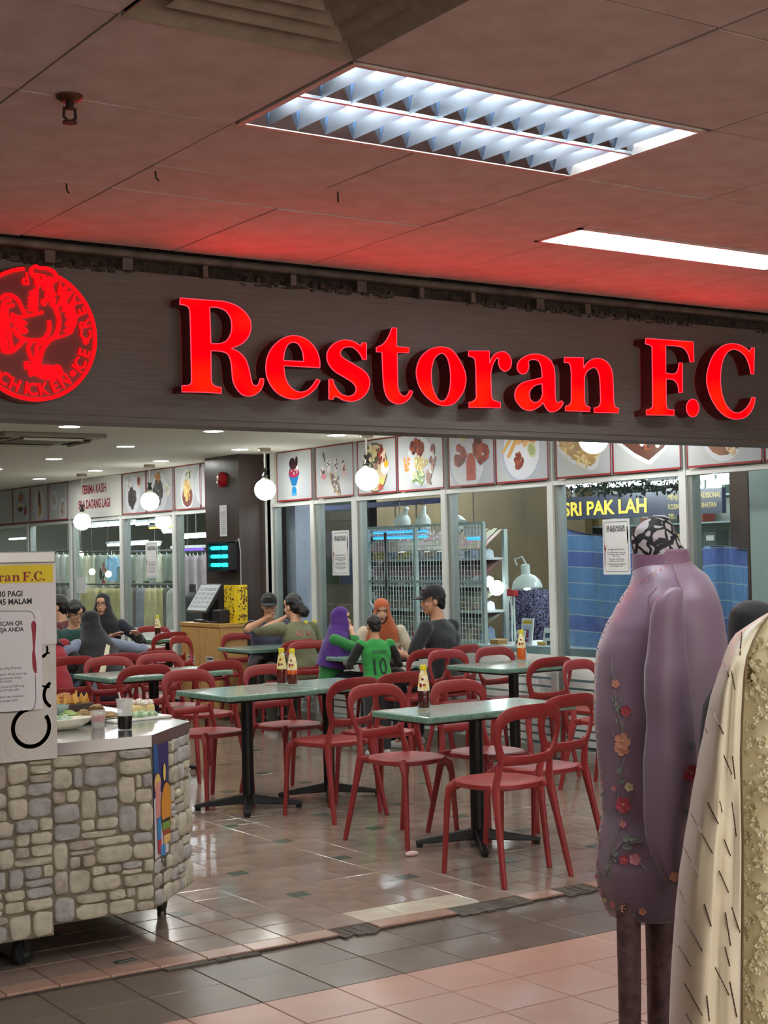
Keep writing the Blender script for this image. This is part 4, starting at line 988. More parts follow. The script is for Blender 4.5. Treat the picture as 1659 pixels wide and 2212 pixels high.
# little things on the tables
a = onZ(1127, 1424, ZT)
t = thing('white_card', 'small folded white card standing on the table by the glass', 'card', a)
mb = MB(); T = Matrix.Rotation(.3, 4, 'Z'); mb.add([(-.06, -.025, 0), (.06, -.025, 0), (.06, 0, .075), (-.06, 0, .075), (-.06, .025, 0), (.06, .025, 0)], [(0, 1, 2, 3), (4, 3, 2, 5)], 0, T); mb.build('card_sheet', M('card_white', (226, 228, 230), .5), t)
for (x, y, r, lab) in ((582, 1480, .035, 'dried orange stain ring on the table with two bottles'), (912, 1536, .03, 'brown ring stain under the lone sauce bottle')):
    mb = MB(); mb.lathe([(r, .0), (r*.98, .0008), (r*.72, .0008), (r*.7, 0)], 20); o = mb.build('sauce_stain', M('stain', (150, 116, 60), .5), None); o.location = onZ(x, y, ZT); tag(o, lab, 'stain')
p = onZ(890, 1849, RF)
t = thing('foam_scrap', 'small pale scrap lying on the tiles beside the chair leg', 'litter', p)
mb = MB(); mb.ell((0, 0, .012), (.04, .022, .014), 12, 6); mb.build('scrap', M('scrap', (226, 196, 186), .6), t, 180)
# ================================================================== FOOD CART
YC = 5.60; CX0 = 1.25; CXR = 2.60; CXE = 2.93; CYE = 5.945
steel = M('steel_top', (176, 178, 178), .18, 1, bump=(3, .02))
stone_m = [M('stone_%d' % k, c, .85, var=(22, c2, .2), bump=(30, .45)) for k, (c, c2) in enumerate((((196, 190, 170), (160, 154, 136)), ((184, 176, 160), (150, 142, 126)), ((176, 174, 168), (146, 144, 140)), ((204, 198, 176), (170, 164, 144))))]
mortar = M('mortar', (132, 126, 106), .95, var=(20, (104, 98, 82), .3), bump=(40, .4))
cart = thing('food_cart', 'food display cart faced with pale stone cladding and a steel top', 'cart', (2.1, 5.9, 0))
def local(o, v): return Vector(v)-Vector(o.location)
oc = Vector(cart.location)
mb = MB()                                                        # carcass
zb, zt = .165, .808
pl = [(CX0, YC+.02), (CXR, YC+.02), (CXE-.02, CYE+.006), (CXE-.02, 7.0), (CX0, 7.0)]
k = len(pl); vs = [(x-oc.x, y-oc.y, z) for z in (zb, zt) for x, y in pl]
mb.add(vs, [tuple(reversed(range(k))), tuple(range(k, 2*k))]+[(i, (i+1) % k, k+(i+1) % k, k+i) for i in range(k)])
mb.build('carcass', M('carcass', (60, 58, 52), .8), cart)
mb = MB(); mb.box(CX0-oc.x, 2.175-oc.x, YC+.0-oc.y, YC+.03-oc.y, .13, .3); mb.build('kick_board', M('carcass', (60, 58, 52), .8), cart)
def cladding(O, U, w, z0, z1, name, seed, cuts=()):
    """one panel of stones: panel > stone"""
    rg = random.Random(seed)
    N = Vector((U.y, -U.x, 0))
    O = Vector(O)-oc
    mbp = MB(); fn = lambda u, v, d: O+U*u+Vector((0, 0, v))+N*d
    mbp.add([fn(0, z0, -.012), fn(w, z0, -.012), fn(w, z1, -.012), fn(0, z1, -.012), fn(0, z0, .004), fn(w, z0, .004), fn(w, z1, .004), fn(0, z1, .004)], [(4, 5, 6, 7), (3, 2, 1, 0), (0, 1, 5, 4), (1, 2, 6, 5), (2, 3, 7, 6), (3, 0, 4, 7)])
    panel = mbp.build(name, mortar, cart)
    cells = []
    def split(a, b, c, d, lev):
        W, H = b-a, d-c
        big = W*H
        if W < .075 or H < .03 or (big < .012 and rg.random() < .55) or big < .0045 and W/H < 4:
            cells.append((a, b, c, d)); return
        if W/H > 2.1 or (W/H > 1.25 and rg.random() < .4):
            m = a+W*rg.uniform(.34, .66); split(a, m, c, d, lev+1); split(m, b, c, d, lev+1)
        else:
            m = c+H*rg.uniform(.32, .68); split(a, b, c, m, lev+1); split(a, b, m, d, lev+1)
    split(0, w, z0, z1, 0)
    for (a, b, c, d) in cells:
        if any(a < q[1] and b > q[0] and c < q[3] and d > q[2] for q in cuts):
            q = [q for q in cuts if a < q[1] and b > q[0] and c < q[3] and d > q[2]][0]
            if a < q[0] and b > q[0]: b = q[0]
            elif b > q[1]: a = max(a, q[1])
            else: continue
            if b-a < .02: continue
        W, H = b-a, d-c; n = 12; P = []
        g = .0012
        cx, cz = (a+b)/2, (c+d)/2
        for i in range(n):
            t = 2*math.pi*i/n+.26; co, si = math.cos(t), math.sin(t)
            e = .46
            x = math.copysign(abs(co)**e, co); z = math.copysign(abs(si)**e, si)
            jx = 1-rg.uniform(0, .15)+.03; jz = 1-rg.uniform(0, .2)+.04
            P.append((cx+x*(W/2-g)*jx, cz+z*(H/2-g)*jz))
        mb = MB(); h = rg.uniform(.010, .02)
        vs = []; fs = []
        for s, dd in ((1, .002), (.97, h*.7), (.84, h), (.45, h*1.0)):
            for (x, z) in P:
                jit = rg.uniform(-.0022, .0022) if s < .95 else 0
                vs.append(fn(cx+(x-cx)*s, cz+(z-cz)*s, dd+jit))
        for r in range(3):
            for i in range(n): fs.append((r*n+i, r*n+(i+1) % n, (r+1)*n+(i+1) % n, (r+1)*n+i))
        vs.append(fn(cx, cz, h+rg.uniform(-.001, .003))); L = len(vs)-1
        for i in range(n): fs.append((3*n+i, 3*n+(i+1) % n, L))
        mb.add(vs, fs); mb.build('stone', rg.choice(stone_m), panel, 55)
    return panel
X = Vector((1, 0, 0))
cladding((1.55, YC-.006, 0), X, 2.178-1.55, .128, .80, 'stone_panel', 3)
pr = cladding((2.178, YC, 0), X, CXR-2.178, .165, .808, 'stone_panel', 11)
D2 = Vector((CXE-CXR, CYE-YC, 0)); L2 = D2.length; D2.normalize()
pc = cladding((CXR, YC, 0), D2, L2, .165, .808, 'stone_panel', 17, cuts=((-.01, .20, .36, .82),))
# painted strips of the cart wrap on the corner: night sky, burger, ice cream
N2 = Vector((D2.y, -D2.x, 0)); OB = Vector((CXR, YC, 0))-oc
fb = lambda u, v, d: OB+D2*u+Vector((0, 0, v))+N2*(.008-d)
def flat(name, shapes, parent, cart_=cart):
    mb = MB(); cols = []
    for i, (pts, c) in enumerate(shapes):
        if c not in cols: cols.append(c)
        mb.poly(pts, [], lambda u, v, d: fb(u, v, -.0004*i), 0, cols.index(c))
    return mb.build(name, [M('wrap_%d_%d_%d' % c, c, .4) for c in cols], parent)
circ = lambda cx, cy, rx, ry, n=18, a0=0, a1=6.2832: [(cx+rx*math.cos(a0+(a1-a0)*i/n), cy+ry*math.sin(a0+(a1-a0)*i/n)) for i in range(n)]
flat('picture_strip', [([(0.0, .50), (.19, .50), (.19, .815), (0, .815)], (34, 30, 92)), ([(0.0, .70), (.07, .70), (.05, .815), (0, .815)], (30, 80, 140)), ([(0.0, .36), (.17, .36), (.19, .56), (.13, .62), (0.0, .60)], (214, 206, 214)),
   (circ(.045, .655, .04, .04), (224, 190, 96)), ([(.02, .5), (.075, .5), (.08, .66), (.015, .66)], (206, 140, 130)), (circ(.15, .545, .075, .105, 20), (30, 26, 22)), (circ(.152, .547, .068, .097, 20), (206, 140, 40)), ([(.085, .47), (.19, .47), (.19, .5), (.09, .5)], (30, 26, 22)),
   ([(.09, .455), (.12, .44), (.15, .46), (.19, .45), (.19, .485), (.09, .49)], (110, 150, 60)), ([(.1, .435), (.19, .43), (.19, .455), (.1, .458)], (150, 60, 44)), ([(.1, .40), (.19, .40), (.19, .432), (.11, .436)], (216, 180, 110)),
   (circ(.125, .69, .016, .035), (230, 206, 90)), ([(.03, .43), (.07, .43), (.07, .52), (.025, .52)], (40, 130, 190)), ([(.035, .375), (.07, .375), (.072, .43), (.03, .43)], (180, 34, 50)), ([(.06, .365), (.12, .355), (.12, .40), (.06, .405)], (50, 140, 200))], pc)
mb = MB(); mb.add([fb(.085, .19, -.003), fb(.125, .19, -.003), fb(.155, .36, -.003), (fb(.07, .36, -.003)), fb(.085, .19, .004), fb(.125, .19, .004), fb(.155, .36, .004), fb(.07, .36, .004)], [(0, 1, 2, 3), (0, 3, 7, 4), (1, 5, 6, 2), (0, 4, 5, 1)]); mb.build('corner_plate', M('steel_dull', (120, 116, 108), .4, .8), cart)
O3 = Vector((CXE, CYE, 0)); cladding(tuple(O3), Vector((0, 1, 0)), 1.05, .165, .808, 'stone_panel', 23)
# steel top with a folded edge
tp_ = [(2.185, YC-.012), (CXR+.0, YC-.012), (CXE+.012, CYE-.0), (CXE+.012, 7.01), (CX0, 7.01), (CX0, YC+.03), (2.185, YC+.03)]
mb = MB(); mb.poly([(x-oc.x, y-oc.y) for x, y in tp_], [], lambda u, v, d: Vector((u, v, .857-d)), .047); mb.build('steel_top', steel, cart, bevel=.003)
# casters and foot
rub = M('rubber', (22, 22, 22), .7)
for (x, y, a) in ((2.09, 5.69, .5), (1.45, 5.72, .2), (1.45, 6.9, .3)):
    mb = MB(); T = Matrix.Translation(local(cart, (x, y, .058)))@Matrix.Rotation(a, 4, 'Z')@Matrix.Rotation(math.pi/2, 4, 'X')
    mb.lathe([(.02, -.016), (.05, -.016), (.056, -.008), (.056, .008), (.05, .016), (.02, .016)], 20, T=T); w_ = mb.build('wheel', rub, cart, 40)
    mb = MB(); mb.lathe([(.0, -.018), (.02, -.018), (.02, .018), (.0, .018)], 12, T=T); mb.build('hub', M('hub', (90, 92, 90), .4, .6), w_)
    mb = MB(); T2 = Matrix.Translation(local(cart, (x, y, .058)))@Matrix.Rotation(a, 4, 'Z')
    for s in (-1, 1): mb.add([(-.012, s*.022, 0), (.012, s*.022, 0), (.03, s*.022, .085), (-.03, s*.022, .085), (-.012, s*.026, 0), (.012, s*.026, 0), (.03, s*.026, .085), (-.03, s*.026, .085)], [(0, 1, 2, 3), (7, 6, 5, 4), (0, 4, 5, 1), (1, 5, 6, 2), (3, 7, 4, 0)], 0, T2)
    mb.box(-.035, .035, -.03, .03, .083, .11, 0, T2); mb.build('fork', M('fork_steel', (60, 60, 58), .4, .7), w_)
for (x, y) in ((2.86, 6.08), (2.86, 6.9)):
    mb = MB(); c = local(cart, (x, y, 0)); mb.lathe([(.018, 0), (.02, .03), (.018, .034), (.026, .06), (.034, .17)], 12, c); mb.build('foot', M('foot_steel', (84, 80, 74), .35, .8), cart, 40)
# the white board rising from the cart
bw = M('board_laminate', (222, 222, 220), .4)
XB = 2.197; zb_, zt_ = .80, 1.595
board = thing('notice_board', 'white display board with a yellow name strip standing on the food cart', 'sign board', (1.7, YC-.02, .857))
ob = Vector(board.location); bz = lambda z: z-ob.z
mb = MB(); mb.box(1.2-ob.x, XB-ob.x, .008, .30, .001, bz(zt_-.045)); mb.build('back_box', M('box_cream', (206, 202, 190), .5), board)
mb = MB(); mb.box(1.2-ob.x, XB-.001-ob.x, -.004, .006, bz(.803)+.0, bz(1.24)); mb.build('lower_sheet', M('lower_sheet', (214, 212, 204), .45, var=(6, (200, 196, 186), .4)), board)
mb = MB(); mb.box(1.2-ob.x, XB-.0-ob.x, -.010, .006, bz(1.24), bz(1.553)); mb.build('upper_sheet', bw, board)
mb = MB(); mb.box(1.2-ob.x, XB-.003-ob.x, -.02, .31, bz(1.553), bz(1.597)); mb.build('cap_rail', M('cap_rail', (176, 176, 174), .3, .8), board, bevel=.004)
mb = MB(); mb.box(1.2-ob.x, XB-.012-ob.x, -.0115, -.0102, bz(1.478), bz(1.546)); mb.build('yellow_strip', M('strip_yellow', (226, 202, 20), .45), board)
def brd(x, y):                                                   # pixel on the board front -> board frame
    q = onY(x, y, ob.y-.012); return (q.x-ob.x, q.z-ob.z)
# name in the sign's own letters, small
mb = MB(); word = 'Restoran F.C.'; dark_red = M('board_red', (140, 20, 40), .5)
base = {k: (min(p[0] for p in v[0]), max(p[0] for p in v[0])) for k, v in GL.items()}
bl = min(p[1] for p in GL['R'][0]); sc = .095; adv = 0; place = []
for ch in word:
    if ch == ' ': adv += .085; continue
    a, b = base[ch]; place.append((ch, adv)); adv += (b-a)+.03
ux, uz = brd(98, 1254); ux -= adv*sc
for ch, ad in place:
    o_, h_ = GL[ch]; a = base[ch][0]
    zb0 = min(p[1] for p in o_) if ch not in '.' else min(p[1] for p in o_)
    tr_ = lambda l: [(ux+(ad+p[0]-a)*sc, uz+(p[1]-zb0)*sc) for p in l]
    mb.poly(tr_(o_), [tr_(h) for h in h_], lambda u, v, d: Vector((u, -.0121, v)), 0)
mb.build('name_lettering', dark_red, board)
ink = M('board_ink', (36, 36, 42), .5)
U, V = (1, 0, 0), (0, 0, 1)
mb = MB()
for s, x, y, sz in (('10.30 PAGI', 49, 1288, .030), ('9.45 MALAM', 69, 1304, .030)):
    q = brd(x, y); put_text(mb, s, sz, (q[0], -.0106, q[1]), U, V, 0, .03, 'r', .93)
mb.build('hours_lettering', ink, board)
q0 = brd(-90, 1545); q1 = brd(90, 1318)
mb = MB(); mb.box(q0[0], q1[0]-.002, -.0135, -.0108, q0[1], q1[1]); ns = mb.build('notice_sheet', M('notice_paper', (226, 228, 230), .5), board)
mb = MB(); R1 = brd(75, 1320); R2 = brd(77, 1535)
fnb = lambda u, v, d: Vector((u, -.0137-d, v))
band(mb, crv([(brd(-60, 1320)), brd(60, 1320), brd(70, 1324)+(1,), brd(75, 1338)], 4, False), .0022, fnb, 0)
band(mb, crv([brd(76, 1457), brd(77, 1512), brd(72, 1530)+(1,), brd(60, 1537), brd(-60, 1542)], 4, False), .0022, fnb, 0)
kn = [(67, 1350), (70, 1342), (75, 1342), (78, 1350), (76, 1390), (75, 1404), (78, 1430), (79, 1452), (75, 1454), (70, 1440), (69, 1412), (71, 1402), (69, 1370)]
mb.poly(crv(S(*[brd(*p) for p in kn]), 4), [], fnb, 0); mb.build('notice_frame', M('notice_red', (150, 36, 56), .5), board)
mb = MB(); cxn = (q0[0]+q1[0])/2
for s, y, x, sz, b_ in (('SILA SCAN QR', 1350, 49, .0225, .03), ('DI MEJA ANDA', 1363, 51, .0225, .03)):
    q = brd(x, y); put_text(mb, s, sz, (q[0], -.0139, q[1]), U, V, 0, b_, 'r', .93)
for s, y, x in (('Pelanggan yang dihormati,', 1444, 47), ('Jika belum dilayan atau ingin', 1456, 58), ('membuat pesanan dengan', 1465, 47), ('lebih pantas,', 1473, 26), ('Sila imbas (scan) kod QR yang', 1483, 52), ('terdapat di meja anda.', 1491, 41), ('Terima kasih atas kesabaran', 1505, 50), ('dan sokongan anda!', 1514, 38)):
    q = brd(x, y); put_text(mb, s, .0125, (q[0], -.0139, q[1]), U, V, 0, .006, 'r', .9)
mb.build('notice_lettering', M('notice_ink', (60, 62, 70), .6), board)
mb = MB(); fl_ = lambda u, v, d: Vector((u, -.0046-d, v))
def ringp(px, py, rx, w, a0=0, a1=360):
    c = brd(px, py); r = brd(px+rx, py)[0]-c[0]
    P = [(c[0]+r*math.cos(math.radians(a0+(a1-a0)*k/40)), c[1]+r*math.sin(math.radians(a0+(a1-a0)*k/40))) for k in range(41)]
    P = [p for p in P if p[0] < XB-ob.x-.004 and p[1] < bz(1.235) and p[1] > bz(.806)]
    if len(P) > 2: q_ = MB(); band(q_, P, w, fl_, .0); q_.build('circle_print', ink, board)
ringp(69, 1572, 39, .016, 100, 395); ringp(87, 1404, 17, .008, -70, 75); ringp(110, 1440, 28, .006, 90, 150); ringp(125, 1500, 28, .013, 120, 240); ringp(110, 1440, 42, .007, 228, 268)
c = brd(37, 1614); r = brd(37+24, 1614)[0]-c[0]
for k in range(48):
    a = k*math.pi/24; mb.poly([(c[0]+r*math.cos(a)+.0012*math.cos(b), c[1]+r*math.sin(a)+.0012*math.sin(b)) for b in (0, 1.57, 3.14, 4.71)], [], fl_, 0)
tag(mb.build('dotted_circle', ink, board), kind='stuff')
# ------------------------------------------------------------------ food on the cart
ZK = .857
kp = lambda x, y: tuple(onZ(x, y, ZK))
cream = M('plate_cream', (222, 216, 196), .35)
def lump(mb, c, r, rg, mi=0, n=9, k=6, rough=.25):
    o = len(mb.v); mb.ell(c, r, n, k, mi)
    for i in range(o, len(mb.v)):
        v = mb.v[i]; d = v-Vector(c); mb.v[i] = Vector(c)+d*(1+rg.uniform(-rough, rough))
def heap(name, mat, parent, c, rx, ry, h, n, s, seed, el=(1, 1, 1), rough=.25):
    rg = random.Random(seed); mb = MB()
    for i in range(n):
        a = rg.uniform(0, 6.28); q = math.sqrt(rg.random()); x, y = c[0]+rx*q*math.cos(a), c[1]+ry*q*math.sin(a)
        k = s*rg.uniform(.7, 1.3); z = c[2]+h*(1-q)*rg.uniform(.3, 1)+k*.4
        lump(mb, (x, y, z), (k*el[0], k*el[1], k*el[2]), rg, 0, 8, 5, rough)
    return mb.build(name, mat, parent, 60)
# boat dish of white noodles
p = kp(146, 1574); t = thing('boat_dish', 'long cream dish heaped with white and green rice at the steel edge', 'dish', (p[0]-.06, p[1]-.01, ZK))
mb = MB(); mb.lathe([(.0, .003), (.08, .003), (.115, .022), (.13, .045), (.125, .047), (.108, .026), (.0, .012)], 28, sx=1.25, sy=.62); mb.build('dish', cream, t, 50)
heap('rice', M('food_rice', (214, 220, 206), .5, var=(60, (120, 160, 120), .3)), t, (0, 0, .02), .11, .055, .035, 60, .014, 2, rough=.4)
heap('chilli_bits', M('food_pink', (206, 130, 120), .5), t, (-.07, -.02, .04), .03, .02, .01, 8, .008, 3)
# square plate with greens and a pale roll
p = kp(308, 1555); t = thing('square_plate', 'square white plate with chopped greens and a topped pastry slice', 'plate', (p[0]+.0, p[1]+.05, ZK), .15)
mb = MB(); mb.box(-.17, .13, -.075, .075, 0, .012); mb.build('plate', M('plate_white', (222, 218, 210), .3), t, bevel=.004)
heap('greens', M('food_green', (120, 160, 110), .6, var=(50, (206, 216, 190), .4)), t, (-.0, -.03, .012), .075, .03, .015, 40, .011, 5, rough=.4)
mb = MB(); rg = random.Random(6); mb.box(-.045, .095, .0, .06, .012, .06); mb.build('pastry', M('food_pastry', (214, 190, 130), .6, var=(30, (226, 210, 160), .4)), t, bevel=.012)
heap('crumble', M('food_crumb', (226, 216, 206), .7), t, (.025, .03, .06), .07, .03, .012, 26, .012, 7)
# noodles with salad in the middle
p = kp(215, 1560); t = thing('noodle_platter', 'platter of brown noodles with lettuce and sprouts behind the glass jar', 'platter', (p[0]-.02, p[1]+.07, ZK))
mb = MB(); mb.lathe([(.0, .003), (.12, .003), (.15, .016), (.146, .018), (.0, .01)], 28, sx=1.1, sy=.75); mb.build('platter', M('plate_grey', (110, 108, 100), .4), t, 50)
heap('noodles', M('food_noodle', (160, 130, 84), .5, var=(40, (120, 88, 56), .4)), t, (.03, 0, .012), .1, .06, .04, 46, .017, 8, (1.8, .7, .6), .35)
heap('lettuce', M('food_lettuce', (110, 140, 60), .6, var=(30, (150, 170, 84), .4)), t, (-.09, .0, .012), .05, .05, .03, 24, .017, 9, (1.5, 1.2, .6), .45)
# wooden box of fried triangles
p = kp(180, 1540); t = thing('snack_box', 'dark wooden box of golden fried triangles on the cart', 'food box', (p[0]-.01, p[1]+.13, ZK))
wd_ = M('box_wood', (74, 52, 40), .6, var=(8, (58, 40, 32), .3))
mb = MB(); mb.box(-.1, .1, -.05, .05, 0, .035); mb.build('box', wd_, t, bevel=.003)
rg = random.Random(5)
for k in range(9):
    mb = MB(); a = rg.uniform(-.5, .5); s = rg.uniform(.03, .042); T = Matrix.Translation((-.075+.018*k+rg.uniform(-.01, .01), rg.uniform(-.03, .03), .035))@Matrix.Rotation(rg.uniform(0, 3), 4, 'Z')@Matrix.Rotation(a*.5, 4, 'X')
    mb.add([(-s*.7, -.008, 0), (s*.7, -.008, 0), (0, -.004, s*1.5), (-s*.7, .008, 0), (s*.7, .008, 0), (0, .004, s*1.5)], [(0, 1, 2), (5, 4, 3), (0, 3, 4, 1), (1, 4, 5, 2), (2, 5, 3, 0)], 0, T)
    mb.build('fried_triangle', M('food_gold', (206, 156, 66), .5, var=(20, (176, 120, 44), .4)), t, bevel=.003)
p = kp(140, 1540); t = thing('fried_platter', 'cream dish piled with brown fried pieces at the back of the cart', 'dish', (p[0]+.03, p[1]+.24, ZK))
mb = MB(); mb.lathe([(.0, .003), (.09, .003), (.13, .03), (.125, .032), (.0, .012)], 28, sx=1.2, sy=.7); mb.build('dish', cream, t, 50)
heap('fried_pieces', M('food_fried', (176, 110, 50), .6, var=(30, (140, 80, 34), .4), bump=(60, .5)), t, (0, 0, .02), .12, .06, .055, 40, .024, 12, (1.4, 1, .8), .35)
p = kp(128, 1552); t = thing('green_bowl', 'small glass bowl of green leaves beside the cart board', 'bowl', (p[0]+.02, p[1]+.1, ZK))
mb = MB(); mb.lathe([(.0, .002), (.04, .002), (.06, .03), (.066, .05), (.063, .05), (.056, .03), (.0, .008)], 22); mb.build('bowl', M('bowl_glass', (190, 210, 206), .1, alpha=.4), t, 50)
heap('leaves', M('food_leaf', (70, 110, 70), .6, var=(40, (150, 180, 150), .4)), t, (0, 0, .025), .045, .045, .03, 22, .014, 13, (1.6, 1, .5), .4)
# drink cup with a straw
p = kp(270, 1576); t = thing('drink_cup', 'clear plastic cup half full of a dark drink with a white straw', 'cup', p)
cupm = M('cup_plastic', (228, 230, 230), .25, alpha=.32)
mb = MB(); mb.lathe([(.0, .0), (.028, .0), (.0335, .12), (.037, .122), (.037, .127), (.033, .127), (.0275, .004)], 24); mb.build('cup', cupm, t, 40)
mb = MB(); mb.lathe([(.0, .004), (.0285, .004), (.0315, .058), (.0, .058)], 24); mb.build('drink', M('drink_dark', (18, 10, 10), .15, coat=.5), t, 40)
mb = MB(); mb.tube([(.006, .0, .04), (-.028, -.005, .155)], .0035, 8); mb.build('straw', M('straw', (232, 232, 230), .4), t, 60)
# faceted glass jar with something red
p = kp(212, 1573); t = thing('glass_jar', 'ribbed clear glass jar with a red drink inside', 'jar', p)
mb = MB(); n = 20; vs = []; fs = []
pr_ = [(.024, 0), (.027, .006), (.03, .03), (.031, .075), (.029, .076)]
for r, z in pr_:
    for j in range(n): vs.append((r*(1-.06*(j % 2))*math.cos(2*math.pi*j/n), r*(1-.06*(j % 2))*math.sin(2*math.pi*j/n), z))
for i in range(len(pr_)-1):
    for j in range(n): fs.append((i*n+j, i*n+(j+1) % n, (i+1)*n+(j+1) % n, (i+1)*n+j))
mb.add(vs, fs); mb.build('glass', M('jar_glass', (226, 232, 230), .05, alpha=.35, spec=.8), t)
mb = MB(); mb.lathe([(.0, .03), (.026, .03), (.0275, .052), (.0, .052)], 16); mb.build('red_drink', M('red_drink', (190, 40, 36), .2), t, 40)
mb = MB(); mb.lathe([(.0, .006), (.0235, .006), (.025, .029), (.0, .029)], 16); mb.build('ice', M('ice', (216, 214, 206), .2, alpha=.6), t, 40)
heap('ice_cube', M('ice', (216, 214, 206), .2, alpha=.6), t, (0, 0, .052), .018, .018, .008, 7, .008, 4)
# ================================================================== BEYOND THE GLASS
mb = MB(); mb.box(XW+.1, 16, 3, 32, -.2, 0); tag(mb.build('floor', M('floor_corridor', (140, 130, 120), .3, var=(4, (120, 110, 102), .3))), kind='structure')
mb = MB(); mb.box(XW+.06, 16, 3, 32, 2.64, 2.74); cc = tag(mb.build('ceiling', M('ceiling_lilac', (196, 194, 212), .8)), kind='structure')
mb = MB(); mb.box(15.9, 16, 3, 32, 0, 2.7); tag(mb.build('wall_far', M('wall_far', (140, 150, 128), .8, var=(2, (110, 120, 100), .3))), kind='structure')
cE = emis('corridor_tube', (244, 250, 255), 75.0)
def tube_light(x, y0, y1, z, label, mat=None):
    t = thing('tube_light', label, 'tube light', (x, (y0+y1)/2, z), 0, 'tube lights in the shops beyond the glass')
    L = (y1-y0)/2
    mb = MB(); mb.box(-.03, .03, -L, L, .02, .06); mb.build('batten', M('batten', (220, 222, 222), .5), t)
    mb = MB(); mb.tube([(0, -L+.02, 0), (0, L-.02, 0)], .014, 8); mb.build('tube', mat or cE, t)
    mb = MB(); mb.tube([(0, 0, .05), (0, 0, 2.64-z)], .004, 4); mb.build('hanger', M('wire', (120, 120, 120), .5), t)
    return t
def pbox(px0, px1, py0, py1, X, dx, pym=None):
    a = onX(px0, (py0+py1)/2, X); b = onX(px1, (py0+py1)/2, X); m = (px0+px1)/2
    return X, X+dx, b.y, a.y, onX(m, py1, X).z, onX(m, py0, X).z
def span(name, px0, px1, py0, py1, X, dx, mat, parent=None, bevel=0, off=(0, 0, 0)):
    x0, x1, y0, y1, z0, z1 = pbox(px0, px1, py0, py1, X, dx)
    mb = MB(); mb.box(x0-off[0], x1-off[0], y0-off[1], y1-off[1], z0-off[2], z1-off[2]); return mb.build(name, mat, parent, bevel=bevel)
lil = M('pillar_lilac', (200, 206, 226), .6)
x0, x1, y0, y1, z0, z1 = pbox(607, 640, 1090, 1400, 7.64, .3); mb = MB(); mb.box(x0, x1, y0, y1, 0, 2.64); tag(mb.build('column', lil), kind='structure')
x0, x1, y0, y1, z0, z1 = pbox(1622, 1700, 1005, 1400, 7.7, .3); mb = MB(); mb.box(x0, x1, y0, y1, 0, 2.64); tag(mb.build('column', M('pillar_grey', (190, 202, 206), .6)), kind='structure')
x0, x1, y0, y1, z0, z1 = pbox(1580, 1619, 1050, 1400, 8.6, .2); mb = MB(); mb.box(x0, x1, y0, y1, 0, 2.64); tag(mb.build('column', M('post_brown', (70, 52, 42), .5, var=(4, (56, 42, 34), .3))), kind='structure')
x0, x1, y0, y1, z0, z1 = pbox(778, 1225, 1060, 1400, 10.4, .1); mb = MB(); mb.box(x0, x1, y0-.3, y1, 0, 2.64); tag(mb.build('wall_brown', M('wall_brown', (116, 98, 66), .7, var=(2, (100, 84, 56), .3))), kind='structure')
x0, x1, y0, y1, z0, z1 = pbox(774, 800, 1085, 1400, 9.0, .1); mb = MB(); mb.box(x0, x1, y0, y1, 0, 2.5); tag(mb.build('black_gap', M('gap_black', (24, 22, 24), .8)), kind='structure')  # black slab in place of a dark gap, its darkness is in the colour
x0, x1, y0, y1, z0, z1 = pbox(630, 960, 1086, 1097, 8.8, .06); mb = MB(); mb.box(x0, x1, y0, y1, z0, z1); tag(mb.build('trim_3', M('beam_blue', (70, 76, 130), .6)), kind='structure')
# coloured door
def part(t, name, px0, px1, py0, py1, X, dx, mat, parent=None, bevel=0): return span(name, px0, px1, py0, py1, X, dx, mat, parent or t, bevel, t.location)
brn = M('door_wood', (134, 120, 100), .5, var=(4, (116, 102, 84), .3))
p = onX(732, 1400, 8.3); t = thing('panelled_door', 'brown door with green, blue, yellow and speckled panes beyond the glass', 'door', (8.3, p.y, 0))
span('leaf', 690, 776, 1105, 1500, 8.3, .05, brn, t, 0, t.location)
x0, x1, y0, y1, z0, z1 = pbox(690, 776, 1105, 1500, 8.3, .05); mb = MB(); mb.box(0, .06, y0-p.y, y1-p.y, 0, z0+.01); mb.build('threshold_board', brn, t)
for a, c in (((696, 726, 1148, 1200), (150, 140, 150)), ((730, 770, 1148, 1200), (150, 170, 60)), ((696, 728, 1206, 1262), (60, 96, 60)), ((736, 770, 1206, 1262), (70, 90, 130))):
    part(t, 'pane', *a, 8.29, .012, M('pane_%d' % c[0], c, .35, var=(90, tuple(int(v*.7) for v in c), .5 if c[0] == 150 else .1)))
part(t, 'lower_panel', 706, 766, 1305, 1460, 8.285, .02, brn, bevel=.006)
part(t, 'transom_panel', 712, 770, 1106, 1124, 8.29, .012, M('transom_pale', (150, 138, 110), .5))
part(t, 'head_board', 696, 772, 1126, 1146, 8.288, .02, brn)
# red hanging panel with its lamp, shutter
p = onX(660, 1300, 8.5); t = thing('red_banner', 'glossy dark red hanging panel beyond the glass by the lilac pillar', 'banner', (8.5, p.y, p.z))
mb = MB(); a = pbox(643, 676, 1164, 1299, 8.5, .02); n = 10; vs = []; fs = []
for i in range(n+1):
    for j in range(n+1):
        u, v = i/n, j/n; w = .012*math.sin(v*9+u*2)+.01*math.sin(u*5)
        for q in (0, .006): vs.append((w+q, a[2]+(a[3]-a[2])*u-t.location.y, a[4]+(a[5]-a[4])*v-t.location.z))
for i in range(n):
    for j in range(n):
        k = lambda i, j, s: 2*(i*(n+1)+j)+s
        fs += [(k(i, j, 0), k(i, j+1, 0), k(i+1, j+1, 0), k(i+1, j, 0)), (k(i, j, 1), k(i+1, j, 1), k(i+1, j+1, 1), k(i, j+1, 1))]
mb.add(vs, fs); mb.build('sheet', M('banner_red', (126, 24, 44), .25, coat=.4), t, 180)
mb = MB(); mb.tube([(0, a[2]-t.location.y, a[5]-t.location.z), (0, a[3]-t.location.y, a[5]-t.location.z)], .012, 6); mb.build('rod', chrome, t)
